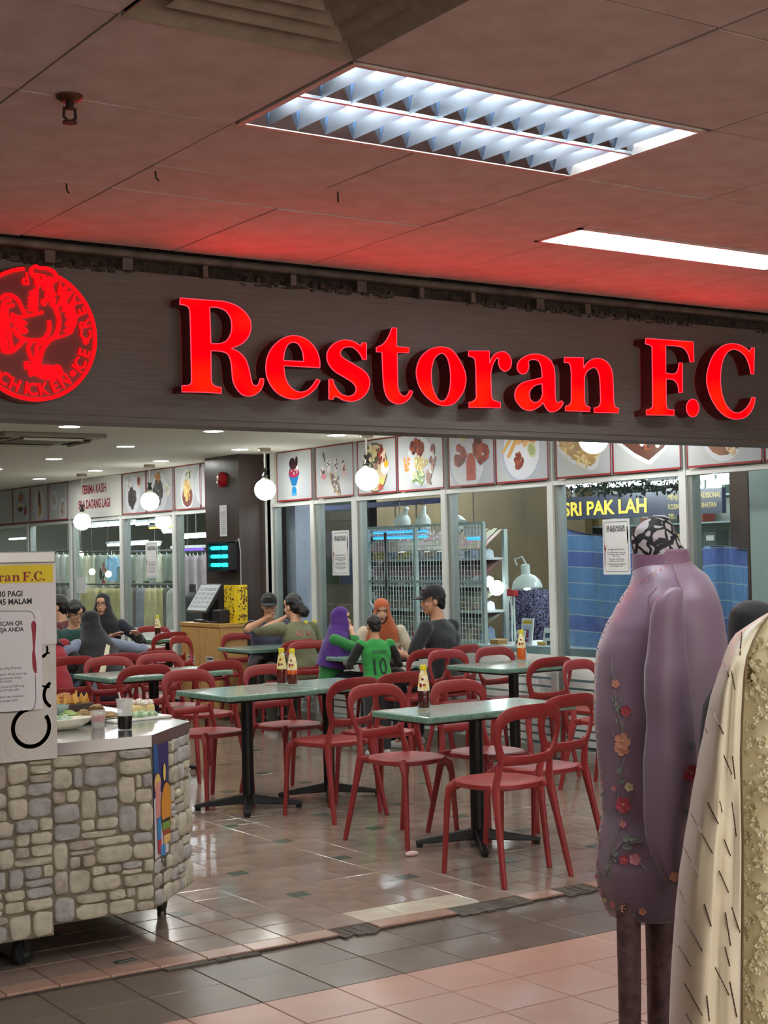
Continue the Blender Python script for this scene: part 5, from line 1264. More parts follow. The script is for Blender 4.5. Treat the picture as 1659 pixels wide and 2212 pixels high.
for s_ in (a[2], a[3]): mb = MB(); mb.tube([(0, s_-t.location.y, a[5]-t.location.z), (0, s_-t.location.y, 2.64-t.location.z)], .004, 4); mb.build('cord', M('wire', (120, 120, 120), .5), t)
p = onX(650, 1155, 8.3); t = thing('amber_lamp', 'small warm amber hanging lamp above the dark red panel', 'lamp', p)
mb = MB(); mb.lathe([(.0, -.03), (.05, -.02), (.062, 0), (.045, .02), (.0, .025)], 16); mb.build('shade', emis('amber_glow', (255, 196, 110), 4), t, 180)
mb = MB(); mb.tube([(-.03, 0, .02), (0, 0, .09)], .006, 5); mb.tube([(.03, 0, .02), (0, 0, .09)], .006, 5); mb.tube([(0, 0, .09), (0, 0, 2.64-p.z)], .005, 5); mb.build('hanger', M('hanger_brown', (90, 66, 44), .5), t)
p = onX(660, 1150, 8.9); t = thing('shop_shutter', 'cream slatted shutter and dark shelf behind the amber lamp', 'shutter', (8.9, p.y, 0))
for k in range(9):
    x0, x1, y0, y1, z0, z1 = pbox(640, 690, 1138, 1166, 8.9, .03); mb = MB(); yy = y0+(y1-y0)*k/9
    mb.box(0, .03, yy-p.y, yy+(y1-y0)/10-p.y, z0, z1); mb.build('slat', M('shutter_cream', (190, 176, 140), .6), t)
part(t, 'dark_board', 641, 690, 1098, 1136, 8.88, .03, M('shelf_dark', (74, 58, 52), .6, var=(30, (120, 96, 88), .6)))
part(t, 'drawer_unit', 640, 690, 1300, 1500, 8.8, .2, M('unit_beige', (150, 140, 120), .6, var=(9, (120, 110, 96), .4)))
# white wire cage with tiered shelves of snacks
XCg = 8.02
p = onX(920, 1480, XCg); yA, yB = onX(1047, 1300, XCg).y, onX(797, 1300, XCg).y; zT = onX(920, 1135, XCg).z
t = thing('wire_cage', 'white wire mesh screen in a square steel frame beyond the glass', 'mesh screen', (XCg, p.y, 0))
wm = M('wire_white', (214, 224, 226), .35, .2)
for y in (yA, yA+(yB-yA)*.56, yB):
    mb = MB(); mb.box(-.016, .016, y-p.y-.016, y-p.y+.016, 0, zT); mb.build('post', M('post_pale', (176, 190, 186), .4, .3), t)
for z in (zT, zT*.72, zT*.42):
    mb = MB(); mb.box(-.012, .012, yA-p.y, yB-p.y, z-.012, z+.012); mb.build('rail', M('post_pale', (176, 190, 186), .4, .3), t)
mb = MB(); nz = 34
for k in range(40):
    y = yA+(yB-yA)*k/39-p.y; mb.box(-.0022, .0022, y-.0022, y+.0022, .3, zT)
for k in range(nz): z = .3+(zT-.3)*k/(nz-1); mb.box(-.0022, .0022, yA-p.y, yB-p.y, z-.0022, z+.0022)
tag(mb.build('wire_grid', wm, t), kind='stuff')
mb = MB(); mb.tube([(0, yB-p.y, zT*.62), (-.02, yB-p.y-.3, zT*.5)], .012, 6); mb.build('tie', wm, t)
for z, y in ((zT*.62, yB-.36),):
    mb = MB()
    for d in (0, .02): mb.tube([(-.03, y-p.y+d, zT-.05), (-.035, y-p.y+.01-d, zT*.7), (-.03, y-p.y+d, zT*.45), (-.03, y-p.y, .5)], .008, 5)
    mb.build('lamp_cable', M('cable_dark', (70, 66, 62), .6), t)
XS = 8.55
yA2, yB2 = onX(1052, 1300, XS).y, onX(803, 1300, XS).y
t = thing('tiered_stall', 'stall of four shelves under sloping sheet roofs behind the wire mesh', 'stall', (XS, (yA2+yB2)/2, 0)); oy = t.location.y
roofc = [(120, 140, 84), (140, 110, 104), (130, 128, 110), (118, 114, 100)]
packs = []
for k, (ya, yb) in enumerate(((1150, 1188), (1208, 1244), (1262, 1296), (1315, 1346))):
    z1 = onX(920, ya, XS+.2).z; z0 = onX(920, yb, XS-.1).z
    mb = MB(); nn = 28
    for i in range(nn):
        f0, f1 = i/nn, (i+1)/nn
        a0, a1 = yA2+(yB2-yA2)*f0, yA2+(yB2-yA2)*f1; b0, b1 = yA2-.12+(yB2-yA2+.12)*f0, yA2-.12+(yB2-yA2+.12)*f1
        h = .012*(i % 2)
        mb.add([(-.12, b0-oy, z0), (-.12, b1-oy, z0), (.2, a1-oy, z1+h), (.2, a0-oy, z1+h), (-.12, b0-oy, z0-.006), (-.12, b1-oy, z0-.006), (.2, a1-oy, z1-.006), (.2, a0-oy, z1-.006)], [(0, 3, 2, 1), (4, 5, 6, 7), (0, 1, 5, 4), (2, 3, 7, 6)])
    mb.build('roof', M('roof_%d' % k, roofc[k], .35, var=(5, (150, 90, 100) if k < 2 else (96, 96, 84), .2)), t)
    zs = onX(920, yb+19 if k < 3 else yb+30, XS).z
    mb = MB(); mb.box(-.05, .25, yA2-oy, yB2-oy, zs-.02, zs); mb.build('shelf', M('shelf_pale', (196, 204, 200), .5), t)
    packs.append((zs, z0))
for y in (yA2, yB2):
    mb = MB(); mb.box(.2, .24, y-oy-.02, y-oy+.02, 0, onX(920, 1150, XS+.2).z); mb.build('upright', M('post_pale', (176, 190, 186), .4, .3), t)
pc_ = [(206, 180, 60), (206, 210, 220), (190, 200, 214), (214, 206, 200), (196, 60, 100), (150, 170, 196), (206, 176, 150)]
rg = random.Random(8)
tier = ('top', 'second', 'third', 'lowest')
names = {(206, 180, 60): 'yellow', (206, 210, 220): 'pale grey', (190, 200, 214): 'bluish', (214, 206, 200): 'cream', (196, 60, 100): 'pink', (150, 170, 196): 'blue grey', (206, 176, 150): 'tan'}
for k, (zs, zr) in enumerate(packs):
    q = MB(); q.add([(-.05, -.06, 0), (.05, -.06, 0), (.05, .06, 0), (-.05, .06, 0), (-.045, -.055, .1), (.045, -.055, .1), (.045, .055, .1), (-.045, .055, .1), (0, -.058, .13), (0, .058, .13)], [(3, 2, 1, 0), (0, 1, 5, 4), (1, 2, 6, 5), (2, 3, 7, 6), (3, 0, 4, 7), (4, 5, 8), (6, 7, 9), (5, 6, 9, 8), (7, 4, 8, 9)])
    for i in range(9):
        c = pc_[(4 if (k == 3 and 2 < i < 6) else 0 if (k == 0 and i in (6, 8)) else rg.choice((1, 2, 3, 5, 6)))]
        me = q.mesh('snack_pack', M('pack_%d_%d' % (c[0], c[1]), c, .3, var=(30, tuple(min(255, int(v*1.15)) for v in c), .4)))
        s = min(1.0, (zr-zs)/.13*.98) if zr > zs+.03 else .5
        o = inst('snack_pack', me, None, (XS+.06, yA2+.08+(yB2-yA2-.16)*i/8, zs), (0, 0, rg.uniform(-.2, .2)), (1, 1, max(s, .4)))
        tag(o, '%s snack pack on the %s shelf of the caged stall' % (names[c], tier[k]), 'snack pack', 'snack packs on the caged stall')
# blue glow tubes reflected above the stall: two blue tube lights inside it
bE = emis('blue_tube', (40, 160, 255), 1.8)
for py, pa, pb, X in ((1152, 806, 925, 8.2), (1163, 806, 925, 8.22), (1144, 1007, 1042, 8.2), (1155, 1007, 1042, 8.2), (1164, 1007, 1042, 8.2)):
    a = onX(pa, py, X); b = onX(pb, py, X)
    tube_light(X, b.y, a.y, a.z, 'short bright blue tube lamp at the top of the caged stall, %s' % ('over the roofs' if pa < 900 else 'by the frame corner'), bE)
# clamp lamps and the desk lamp
lampw = M('lamp_enamel', (214, 224, 218), .25, coat=.3)
def shade(t, c, r, h, T=None, n=20):
    mb = MB(); T = T or Matrix.Identity(4)
    pr = [(r, 0), (r*.99, h*.12), (r*.86, h*.34), (r*.6, h*.52), (r*.34, h*.6), (r*.3, h*.62), (r*.3, h), (r*.2, h*1.04), (.0, h*1.04)]
    mb.lathe(pr, n, T=Matrix.Translation(c)@T); mb.build('shade', lampw, t, 50)
    mb = MB(); mb.ell((0, 0, h*.2), r*.4, 12, 8, T=Matrix.Translation(c)@T); mb.build('bulb', emis('lamp_bulb', (255, 250, 240), 8), t, 180)
for px, py, r, tilt, lab in ((868, 1132, .085, .5, 'white clamp lamp tilted over the mesh screen, leftmost of three'), (914, 1134, .075, .1, 'white clamp lamp upright over the middle of the mesh screen'), (990, 1136, .085, -.7, 'white clamp lamp behind the window bar at the mesh screen')):
    p = onX(px, py, 8.1); t = thing('clamp_lamp', lab, 'lamp', p)
    shade(t, (0, 0, 0), r, .17, Matrix.Rotation(tilt, 4, 'X'))
    mb = MB(); mb.tube([(0, math.sin(-tilt)*.17, .17*math.cos(tilt)), (0, .03-tilt*.1, .22), (0, .1, .2), (0, .11, .1), (.0, .06, -.05)], .006, 6); mb.build('cord', M('cable_dark', (70, 66, 62), .6), t, 60)
XD = 8.1
p = onX(1110, 1392, XD); t = thing('desk_lamp', 'white bell shaped desk lamp on a folding arm over the white stall table', 'lamp', p)
c = onX(1139, 1272, XD)-p; el = onX(1107, 1280, XD)-p
shade(t, c, onX(1118, 1272, XD).y-onX(1139, 1272, XD).y, .2, Matrix.Rotation(-.12, 4, 'X'))
for d in (-.015, .015):
    mb = MB(); mb.tube([(d, 0, 0), (d+el.x, el.y, el.z)], .009, 6); mb.tube([(d+el.x, el.y, el.z), (c.x+d, c.y, c.z+.13)], .009, 6); mb.build('arm', lampw, t)
mb = MB(); mb.tube([(0, c.y, c.z+.2), (0, c.y+.06, c.z+.27), (0, c.y+.16, c.z+.25), (0, c.y+.13, c.z+.2)], .008, 6); mb.build('cord', lampw, t)
mb = MB(); mb.box(-.03, .03, el.y-.04, el.y+.04, el.z-.03, el.z+.03); mb.build('joint', M('joint_red', (206, 60, 70), .4), t)
mb = MB(); mb.lathe([(.06, 0), (.05, .02), (.0, .025)], 16); mb.build('base', lampw, t, 40)
p = onX(1073, 1270, 8.6); t = thing('glaring_lamp', 'glaring white lamp head behind the desk lamp arm', 'lamp', p)
mb = MB(); mb.ell((0, 0, 0), .07, 14, 10); mb.build('bulb', emis('glare_bulb', (250, 252, 255), 12), t, 180)
mb = MB(); mb.tube([(0, 0, .02), (.02, -.12, .02), (.02, -.2, -.2), (0, -.2, -(p.z-.8))], .01, 6); mb.build('arm', lampw, t)
# white stall table and its goods
XT = 7.98
ya, yb = onX(1215, 1395, XT).y, onX(1030, 1395, XT).y; zt1 = onX(1120, 1396, XT).z
t = thing('stall_table', 'long white topped stall table with a pale pleated skirt beyond the glass', 'table', (XT, (ya+yb)/2, 0)); oy = t.location.y
mb = MB(); mb.box(0, .7, ya-oy, yb-oy, zt1-.02, zt1); mb.build('table_top', M('cloth_white', (226, 232, 236), .6), t)
mb = MB(); n = 70; vs = []
for i in range(n+1):
    y = ya+(yb-ya)*i/n-oy; w = .012*math.sin(i*1.9); vs += [(w, y, .05), (w*.5+.0, y, zt1-.02)]
mb.add(vs, [(2*i, 2*i+1, 2*i+3, 2*i+2) for i in range(n)]); mb.build('skirt', M('skirt_grey', (170, 172, 168), .8), t, 180)
for s in (ya-oy+.03, yb-oy-.03):
    for x in (.05, .65): mb = MB(); mb.box(x-.015, x+.015, s-.015, s+.015, 0, zt1-.02); mb.build('leg', M('post_pale', (176, 190, 186), .4, .3), t)
def card(px0, px1, py0, py1, X, lab, cols, name='price_card'):
    x0, x1, y0, y1, z0, z1 = pbox(px0, px1, py0, py1, X, .01); z0 = zt1
    t = thing(name, lab, 'card', (X, (y0+y1)/2, zt1)); w = (y1-y0)/2; h = z1-zt1
    mb = MB(); mb.add([(0, -w, 0), (0, w, 0), (.03, w, h), (.03, -w, h), (.01, -w, 0), (.01, w, 0), (.04, w, h), (.04, -w, h)], [(0, 3, 2, 1), (4, 5, 6, 7), (0, 1, 5, 4), (1, 2, 6, 5), (2, 3, 7, 6), (3, 0, 4, 7)]); mb.build('card_sheet', M('card_white', (226, 228, 230), .5), t)
    for k, (a, b, c, d, col) in enumerate(cols):
        mb = MB(); X_ = lambda v: .03*v-.0015
        mb.add([(X_(c), w*(1-2*a), h*c), (X_(c), w*(1-2*b), h*c), (X_(d), w*(1-2*b), h*d), (X_(d), w*(1-2*a), h*d)], [(0, 1, 2, 3)]); mb.build('print', M('cardprint_%d_%d' % (col[0], col[2]), col, .5), t)
card(1122, 1147, 1336, 1376, 8.05, 'framed menu card with yellow and pink print on the white stall table', [(.12, .88, .8, .92, (220, 180, 40)), (.15, .85, .12, .74, (176, 190, 220)), (.3, .7, .3, .6, (206, 60, 90)), (.3, .7, .16, .24, (200, 40, 110))])
card(1110, 1129, 1362, 1379, 8.0, 'small price card with dark writing in front of the desk lamp', [(.2, .8, .5, .75, (40, 90, 110)), (.15, .85, .15, .35, (50, 60, 70))])
card(1170, 1190, 1357, 1380, 8.0, 'small price card at the end of the stall table by the bottle', [(.2, .7, .5, .75, (40, 90, 110)), (.5, .85, .15, .35, (50, 60, 70))])
for px0, px1, py0, c, lab in ((1058, 1076, 1377, (170, 130, 76), 'brown snack tub on the white stall table'), (1160, 1177, 1367, (214, 176, 96), 'yellow cake box on the white stall table')):
    x0, x1, y0, y1, z0, z1 = pbox(px0, px1, py0, py0+13, 8.0, .1); t = thing('snack_tub', lab, 'box', (8.05, (y0+y1)/2, zt1)); w = (y1-y0)/2
    mb = MB(); mb.box(-.05, .05, -w, w, 0, .03); mb.build('tub', M('tub_%d' % c[0], c, .5), t, bevel=.004)
    mb = MB(); mb.box(-.052, .052, -w-.002, w+.002, .03, .045); mb.build('lid', M('lid_%d' % c[0], tuple(min(255, int(v*1.2)) for v in c), .4), t, bevel=.004)
x0, x1, y0, y1, z0, z1 = pbox(1082, 1200, 1272, 1400, 9.2, .03)
t = thing('glitter_backdrop', 'black and violet glittering cloth behind the stall table', 'cloth', (9.2, (y0+y1)/2, 0))
mb = MB(); n = 40; vs = []
for i in range(n+1):
    y = y0+(y1-y0)*i/n-t.location.y; w = .02*math.sin(i*1.3); vs += [(w, y, 0), (w, y, z1)]
mb.add(vs, [(2*i, 2*i+1, 2*i+3, 2*i+2) for i in range(n)]); mb.build('drape', M('glitter', (26, 24, 40), .3, var=(70, (150, 146, 190), .86), bump=(60, .6)), t, 180)
# blue sheet with pale seams
tb = [M('tarp_a', (130, 176, 240), .5, sheen=.3, var=(40, (104, 148, 214), .4), stretch=(1, 6, .5), bump=(20, .2)), M('tarp_b', (116, 140, 226), .5, sheen=.3, var=(40, (92, 112, 190), .4), stretch=(1, 6, .5), bump=(20, .2)), M('tarp_seam', (196, 214, 236), .5)]
def tarp(pxa, pxb, ta, tb_, zlow, X, label, seed):
    A, B = onX(pxa, ta, X), onX(pxb, tb_, X); y1, y0 = A.y, B.y
    t = thing('blue_sheet', label, 'sheet', (X, (y0+y1)/2, 0)); oy = t.location.y
    mb = MB(); n = 60; rows = []; z = zlow; top = max(A.z, B.z)
    pitch = .122; levels = []; k = 0
    while z < top: levels.append((z, z+.008, 2)); levels.append((z+.008, z+pitch, k % 2 if k % 3 else 0)); z += pitch; k += 1
    def P(u, z):
        y = y1+(y0-y1)*u; zt = A.z+(B.z-A.z)*(u**.7); zz = min(z, zt)
        w = .012*math.sin(u*17+z*3)+.008*math.sin(u*41+z*2)+.012*noise.noise(Vector((u*4, zz*3, seed)))
        return (w, y-oy, zz+.012*math.sin(u*5+seed)*(0 if z == zlow else 1))
    for a, b, mi in levels:
        vs = []
        for i in range(n+1): vs += [P(i/n, a), P(i/n, b)]
        mb.add(vs, [(2*i, 2*i+1, 2*i+3, 2*i+2) for i in range(n)], mi)
    mb.build('cloth', tb, t, 180)
    mb = MB(); mb.tube([P(i/20, 9) for i in range(21)], .006, 5); mb.build('rope', M('rope', (60, 60, 70), .7), t)
tarp(1212, 1478, 1142, 1172, .82, 7.72, 'blue woven sheet with pale seams hung behind the notice by the lilac tunic', 2)
tarp(1484, 1612, 1178, 1186, .82, 7.74, 'blue woven sheet with pale seams hung behind the black headscarf', 5)
x0, x1, y0, y1, z0, z1 = pbox(1205, 1700, 1420, 1600, 8.0, .05); mb = MB(); mb.box(7.68, 7.77, y0, y1, 0, .815); tag(mb.build('wall_low', M('low_wall', (140, 160, 168), .7)), kind='structure')
# second shop sign across the corridor
XSg = 9.6
x0, x1, y0, y1, z0, z1 = pbox(1205, 1560, 1080, 1121, XSg, .05); z0 = onX(1215, 1121, XSg).z; z1 = onX(1215, 1082, XSg).z
t = thing('shop_sign', 'dark shop sign with gold lettering across the corridor beyond the glass', 'shop sign', (XSg, (y0+y1)/2, z0))
w = (y1-y0)/2; h = z1-z0
mb = MB(); mb.box(0, .05, -w, w, -.015, h+.03); mb.build('board', M('sign_navy', (34, 36, 50), .4), t)
mb = MB(); gold = M('sign_gold', (206, 176, 60), .4)
yt = lambda px: onX(px, 1100, XSg).y-t.location.y
W = put_text(mb, 'SRI PAK LAH', h*1.02, (-.003, yt(1218), .028), (0, -1, 0), (0, 0, 1), 0, .028, 'l', (yt(1218)-yt(1428))/(5.95*h*1.02)*.93)
mb.build('gold_lettering', gold, t)
mb = MB()
for k, (a, b) in enumerate((('MENJUAL', 'TRADISIONAL'), ('KOSMETIK', 'KESIHATAN'), ('TEL :', ''))):
    put_text(mb, a, .062, (-.003, yt(1444), h-.05-.085*k), (0, -1, 0), (0, 0, 1), 0, .02, 'l', .8); put_text(mb, b, .062, (-.003, yt(1504), h-.05-.085*k), (0, -1, 0), (0, 0, 1), 0, .02, 'l', .75)
mb.build('small_lettering', M('sign_gold_dim', (150, 132, 80), .5), t)
for s_ in (-.8, .8): mb = MB(); mb.box(.01, .03, s_*w-.01, s_*w+.01, h, 2.64-z0); mb.build('hanger', M('wire', (120, 120, 120), .5), t)
t = thing('shop_shelves', 'dim display shelves of boxed goods under the gold lettered sign', 'shelves', (10.6, t.location.y, 0)); oy = t.location.y
x0, x1, y0, y1, z0, z1 = pbox(1200, 1620, 1118, 1200, 10.6, .3)
mb = MB(); mb.box(.28, .3, y0-oy, y1-oy, 0, 2.4); mb.build('back', M('shelf_back', (150, 160, 152), .7), t)
for k in range(4):
    z = 1.3+.26*k; mb = MB(); mb.box(0, .28, y0-oy, y1-oy, z-.015, z); mb.build('shelf', M('shelf_glass', (170, 186, 184), .3), t)
rg = random.Random(3); cs = [(150, 76, 60), (60, 60, 70), (70, 80, 76), (190, 170, 110), (110, 130, 120), (60, 50, 60), (170, 180, 176)]
for k in range(4):
    y = y0+.06
    while y < y1-.2:
        w = rg.uniform(.1, .2); hh = rg.uniform(.1, .2); c = rg.choice(cs)
        if rg.random() < .75:
            mb = MB(); mb.box(-.08, .08, -w/2, w/2, 0, hh); mb.box(-.0815, -.08, -w*.35, w*.35, hh*.5, hh*.8, 1)
            o = mb.build('goods_box', [M('goods_%d' % c[0], c, .5), M('goods_label', (206, 206, 196), .5)]); o.location = (10.74, y+w/2, 1.3+.26*k)
            tag(o, 'boxed goods on the dim shelves under the gold lettered sign', 'box', 'boxed goods on the dim shelves')
        y += w+rg.uniform(.05, .3)
for px0, px1, py, X in ((1215, 1300, 1052, 9.2), (1310, 1395, 1050, 9.2), (1405, 1470, 1046, 9.2), (1500, 1545, 1034, 9.0), (1548, 1612, 1028, 9.0), (1555, 1610, 1043, 9.4), (1505, 1560, 1053, 9.8)):
    a, b = onX(px0, py, X), onX(px1, py, X); tube_light(X, b.y, a.y, a.z, 'bright tube lamp above the gold lettered sign')
gl = thing('leaf_garland', 'dark artificial leaf garland along the lamps above the gold lettered sign', 'garland', (9.1, 8.5, 2.4))
rg = random.Random(5); mb = MB()
for k in range(420):
    px = rg.uniform(1214, 1480); q = onX(px, rg.gauss(1052, 8), 9.05+rg.uniform(-.05, .05))-Vector(gl.location)
    T = Matrix.Translation(q)@Matrix.Rotation(rg.uniform(0, 6), 4, 'X')@Matrix.Rotation(rg.uniform(-.6, .6), 4, 'Z'); s = rg.uniform(.018, .034)
    mb.add([(0, 0, 0), (.004, s*.4, s*.7), (0, 0, s*1.8), (-.004, -s*.4, s*.7)], [(0, 1, 2, 3)], 0, T)
for k in range(4): q_ = MB(); q_.tube([(0, -1.1+.75*k, -.06), (0, -1.1+.75*k, .24)], .004, 4); q_.build('hanger', M('wire', (120, 120, 120), .5), gl)
tag(mb.build('leaves', M('garland_leaf', (30, 44, 30), .6), gl), kind='stuff')
# ---------------------------------------------------------------- clothes shop to the left
for (pa, pb, py, X) in ((172, 228, 1139, 9.4), (230, 290, 1135, 9.4), (293, 322, 1133, 9.4), (232, 318, 1178, 10.6), (322, 346, 1177, 10.6), (396, 452, 1161, 10.2), (326, 362, 1128, 11.5), (352, 378, 1150, 11.5), (20, 60, 1165, 11)):
    a, b = onX(pa, py, X), onX(pb, py, X); tube_light(X, b.y, a.y, a.z, 'bright tube lamp over the clothes racks beyond the glass')
a, b = onX(372, 1181, 9.6), onX(440, 1181, 9.6); tube_light(9.6, b.y, a.y, a.z-.05, 'violet tube lamp over the mauve garments', emis('violet_tube', (90, 60, 255), 3))
a, b = onX(322, 1141, 12), onX(388, 1141, 12); tube_light(12, b.y, a.y, a.z, 'thin yellow tube lamp behind the paper notice', emis('yellow_tube', (255, 210, 80), 3))
def rack(X, pa, pb, ptop, pbot, n, cols, label, gl_, seed, gname):
    A, B = onX(pa, ptop, X), onX(pb, ptop, X); zt = (A.z+B.z)/2; zl = onX((pa+pb)/2, pbot, X).z
    t = thing('clothes_rack', label, 'clothes rack', (X, (A.y+B.y)/2, 0))
    mb = MB(); mb.tube([(0, B.y-t.location.y, zt), (0, A.y-t.location.y, zt)], .012, 6); mb.build('rail', chrome, t)
    for y in (A.y, B.y): mb = MB(); mb.tube([(0, y-t.location.y, 0), (0, y-t.location.y, zt)], .012, 6); mb.build('post', chrome, t)
    rg = random.Random(seed)
    for i in range(n):
        y = B.y+(A.y-B.y)*(i+.5)/n+rg.uniform(-.02, .02); c, nm = rg.choice(cols)
        L = (zt-.05-zl)*rg.uniform(.86, 1.0); w = min(.24, .55*(A.y-B.y)/n+.06)
        g = thing('hanging_garment', nm+' garment '+gl_, 'garment', (X, y, zt), rg.uniform(-.15, .15), gname)
        mb = MB(); vs = []; m = 12
        for s, q in ((.35, -.05), (1, -.12), (.92, -.12-.4*L), (1.0, -.05-L)):
            for j in range(m):
                an = 2*math.pi*j/m; f = 1+.18*math.cos(3*an+i)*(1 if q < -.2 else .2)
                vs.append((.05*f*math.cos(an), w*s*f*math.sin(an), q))
        fs = [(r*m+j, r*m+(j+1) % m, (r+1)*m+(j+1) % m, (r+1)*m+j) for r in range(3) for j in range(m)]
        mb.add(vs, [tuple(reversed(f)) for f in fs]+[tuple(reversed(range(m)))[::-1]]); mb.build('cloth', M('cloth_%d_%d_%d' % c, c, .8, var=(6, tuple(int(v*.8) for v in c), .4)), g, 180)
        mb = MB(); mb.tube([(0, 0, .02), (.0, .012, .012), (0, 0, -.03), (0, -w*.4, -.07)], .004, 5); mb.tube([(0, 0, -.03), (0, w*.4, -.07)], .004, 5); mb.build('hanger', wm, g)
grn = [((180, 192, 160), 'pale green'), ((151, 163, 141), 'grey green'), ((199, 196, 168), 'khaki'), ((168, 168, 158), 'grey'), ((124, 134, 120), 'dark green')]
oli = [((168, 158, 100), 'olive'), ((187, 175, 124), 'mustard'), ((180, 177, 168), 'stone grey'), ((132, 134, 144), 'blue grey'), ((84, 80, 72), 'dark brown')]
mau = [((175, 156, 160), 'mauve'), ((192, 175, 175), 'pinkish grey'), ((144, 132, 139), 'dusky')]
rack(8.9, 60, 160, 1192, 1265, 7, grn, 'rail of green garments beyond the glass over the food cart board', 'on the rail over the food cart board', 1, 'garments on the rail over the cart board')
rack(8.9, 168, 268, 1192, 1275, 7, grn, 'rail of pale garments behind the red rooster decal', 'on the rail behind the rooster decal', 2, 'garments behind the rooster decal')
rack(8.9, 276, 380, 1190, 1262, 8, grn, 'rail of grey green garments behind the hanging paper notice', 'on the rail behind the paper notice', 3, 'garments behind the paper notice')
rack(8.7, 120, 268, 1262, 1400, 9, oli, 'low rail of olive and grey garments behind the seated group', 'on the low rail behind the seated group', 4, 'garments on the low rail behind the group')
rack(8.7, 276, 384, 1262, 1400, 8, oli, 'low rail of olive and stone garments under the paper notice', 'on the low rail under the paper notice', 5, 'garments on the low rail under the notice')
rack(8.8, 390, 448, 1192, 1300, 7, mau, 'rail of mauve garments beside the dark pillar', 'on the rail beside the dark pillar', 6, 'mauve garments by the dark pillar')
g = thing('blue_shirt', 'light blue shirt displayed flat beyond the glass by the rooster decal', 'shirt', onX(241, 1215, 8.7))
mb = MB(); mb.poly(crv([(-.06, .09), (-.2, .06), (-.26, -.06), (-.19, -.09), (-.15, -.03), (-.14, -.26), (.14, -.26), (.15, -.03), (.19, -.09), (.26, -.06), (.2, .06), (.06, .09), (0, .06, 1)], 3), [], lambda u, v, d: Vector((d+.02*math.sin(u*20), -u, v)), .03); mb.build('cloth', M('shirt_blue', (110, 156, 186), .7), g)
mb = MB(); mb.tube([(0, 0, .07), (0, 0, .16)], .005, 5); mb.build('hanger', wm, g)
g = thing('dark_dress_form', 'dark robed dress form standing beyond the glass left of the till', 'dress form', tuple(onX(418, 1400, 8.2).xy)+(0,))
mb = MB(); zt = onX(418, 1262, 8.2).z; mb.lathe([(.2, .0), (.2, zt*.3), (.16, zt*.6), (.2, zt*.8), (.19, zt*.87), (.1, zt*.92), (.0, zt*.93)], 18, sx=.7); mb.build('robe', M('robe_black', (24, 24, 30), .7, bump=(14, .5)), g, 60)
mb = MB(); mb.tube([(0, 0, zt*.9), (0, 0, zt)], .04, 10); mb.build('neck_block', M('robe_black', (24, 24, 30), .7), g)
# rooster decal and a white sheet on the glass of the exit
sc_ = .62; dc = onX(222, 1243, XW-.008)
t = thing('rooster_decal', 'red outline rooster decal on the glass under the thank you board', 'decal', dc)
mb = MB(); fd = lambda u, v, d: Vector((-.001, -u*sc_*1.15, v*sc_))
for pts, w in EMB:
    if w: band(mb, pts, w*1.2, fd, 0)
    else: mb.poly(pts, [], fd, 0)
mb.build('print', M('decal_red', (170, 44, 44), .5), t)
x0, x1, y0, y1, z0, z1 = pbox(165, 186, 1247, 1281, XW-.012, .002)
t = thing('white_sheet', 'blank white sheet stuck on the exit door glass', 'paper', (x0, (y0+y1)/2, z0)); mb = MB(); mb.box(-.002, 0, -(y1-y0)/2, (y1-y0)/2, 0, z1-z0); mb.build('sheet', M('notice_paper', (226, 228, 230), .5), t)
for (px, py, X) in ((175, 1197, 9.2), (147, 1207, 9.3), (234, 1240, 8.5), (199, 1235, 8.5)):
    p = onX(px, py, X); t = thing('spot_bulb', 'small bright bulb glowing among the clothes beyond the glass', 'lamp', p, 0, 'small bulbs among the clothes')
    mb = MB(); mb.ell((0, 0, 0), .045, 12, 8); mb.build('bulb', emis('spot_glow', (255, 250, 236), 6), t, 180)
    mb = MB(); mb.tube([(0, 0, .04), (0, 0, 2.64-p.z)], .005, 5); mb.build('cord', M('cable_dark', (70, 66, 62), .6), t)
for (x, y0, y1) in ((8.05, 14.4, 16.0), (8.05, 16.6, 18.2), (8.05, 18.8, 20.4), (8.05, 21.0, 22.6), (7.95, 6.6, 8.2), (10.2, 15.6, 17.2), (9.3, 17.4, 19.0), (10.2, 19.2, 20.8), (9.3, 21.0, 22.6), (10.2, 22.8, 24.4), (8.7, 5.2, 6.8), (8.9, 10.5, 12.2), (9.6, 13.6, 15.2), (9.2, 7.6, 9.0)):  # extra tubes added to brighten the corridor and clothes racks
    tube_light(x, y0, y1, 2.58, 'added fill tube lamp under the corridor ceiling')
# ================================================================== PEOPLE
def remesh(mb, voxel, smooth_it=3, rip=0.0, rscale=9.0, seed=0.0):
    me = mb.mesh('tmp', []) if False else None
    me = bpy.data.meshes.new('tmp'); me.from_pydata([tuple(v) for v in mb.v], [], mb.f)
    o = bpy.data.objects.new('tmp', me); COL.objects.link(o)
    m = o.modifiers.new('r', 'REMESH'); m.mode = 'VOXEL'; m.voxel_size = voxel
    if smooth_it:
        s = o.modifiers.new('s', 'SMOOTH'); s.iterations = smooth_it; s.factor = .5
    dg = bpy.context.evaluated_depsgraph_get(); out = bpy.data.meshes.new_from_object(o.evaluated_get(dg))
    bpy.data.objects.remove(o); bpy.data.meshes.remove(me)
    if rip:
        n = len(out.vertices); co = np.empty(n*3); no = np.empty(n*3); out.vertices.foreach_get('co', co); out.vertices.foreach_get('normal', no)
        co = co.reshape(-1, 3); no = no.reshape(-1, 3)
        w = np.sin(co[:, 2]*rscale*3.1+np.sin(co[:, 0]*rscale+seed)*2+co[:, 1]*rscale*1.3)*np.sin(co[:, 0]*rscale*1.7+co[:, 2]*rscale+seed)
        out.vertices.foreach_set('co', (co+no*(w*rip)[:, None]).ravel()); out.update()
    return out
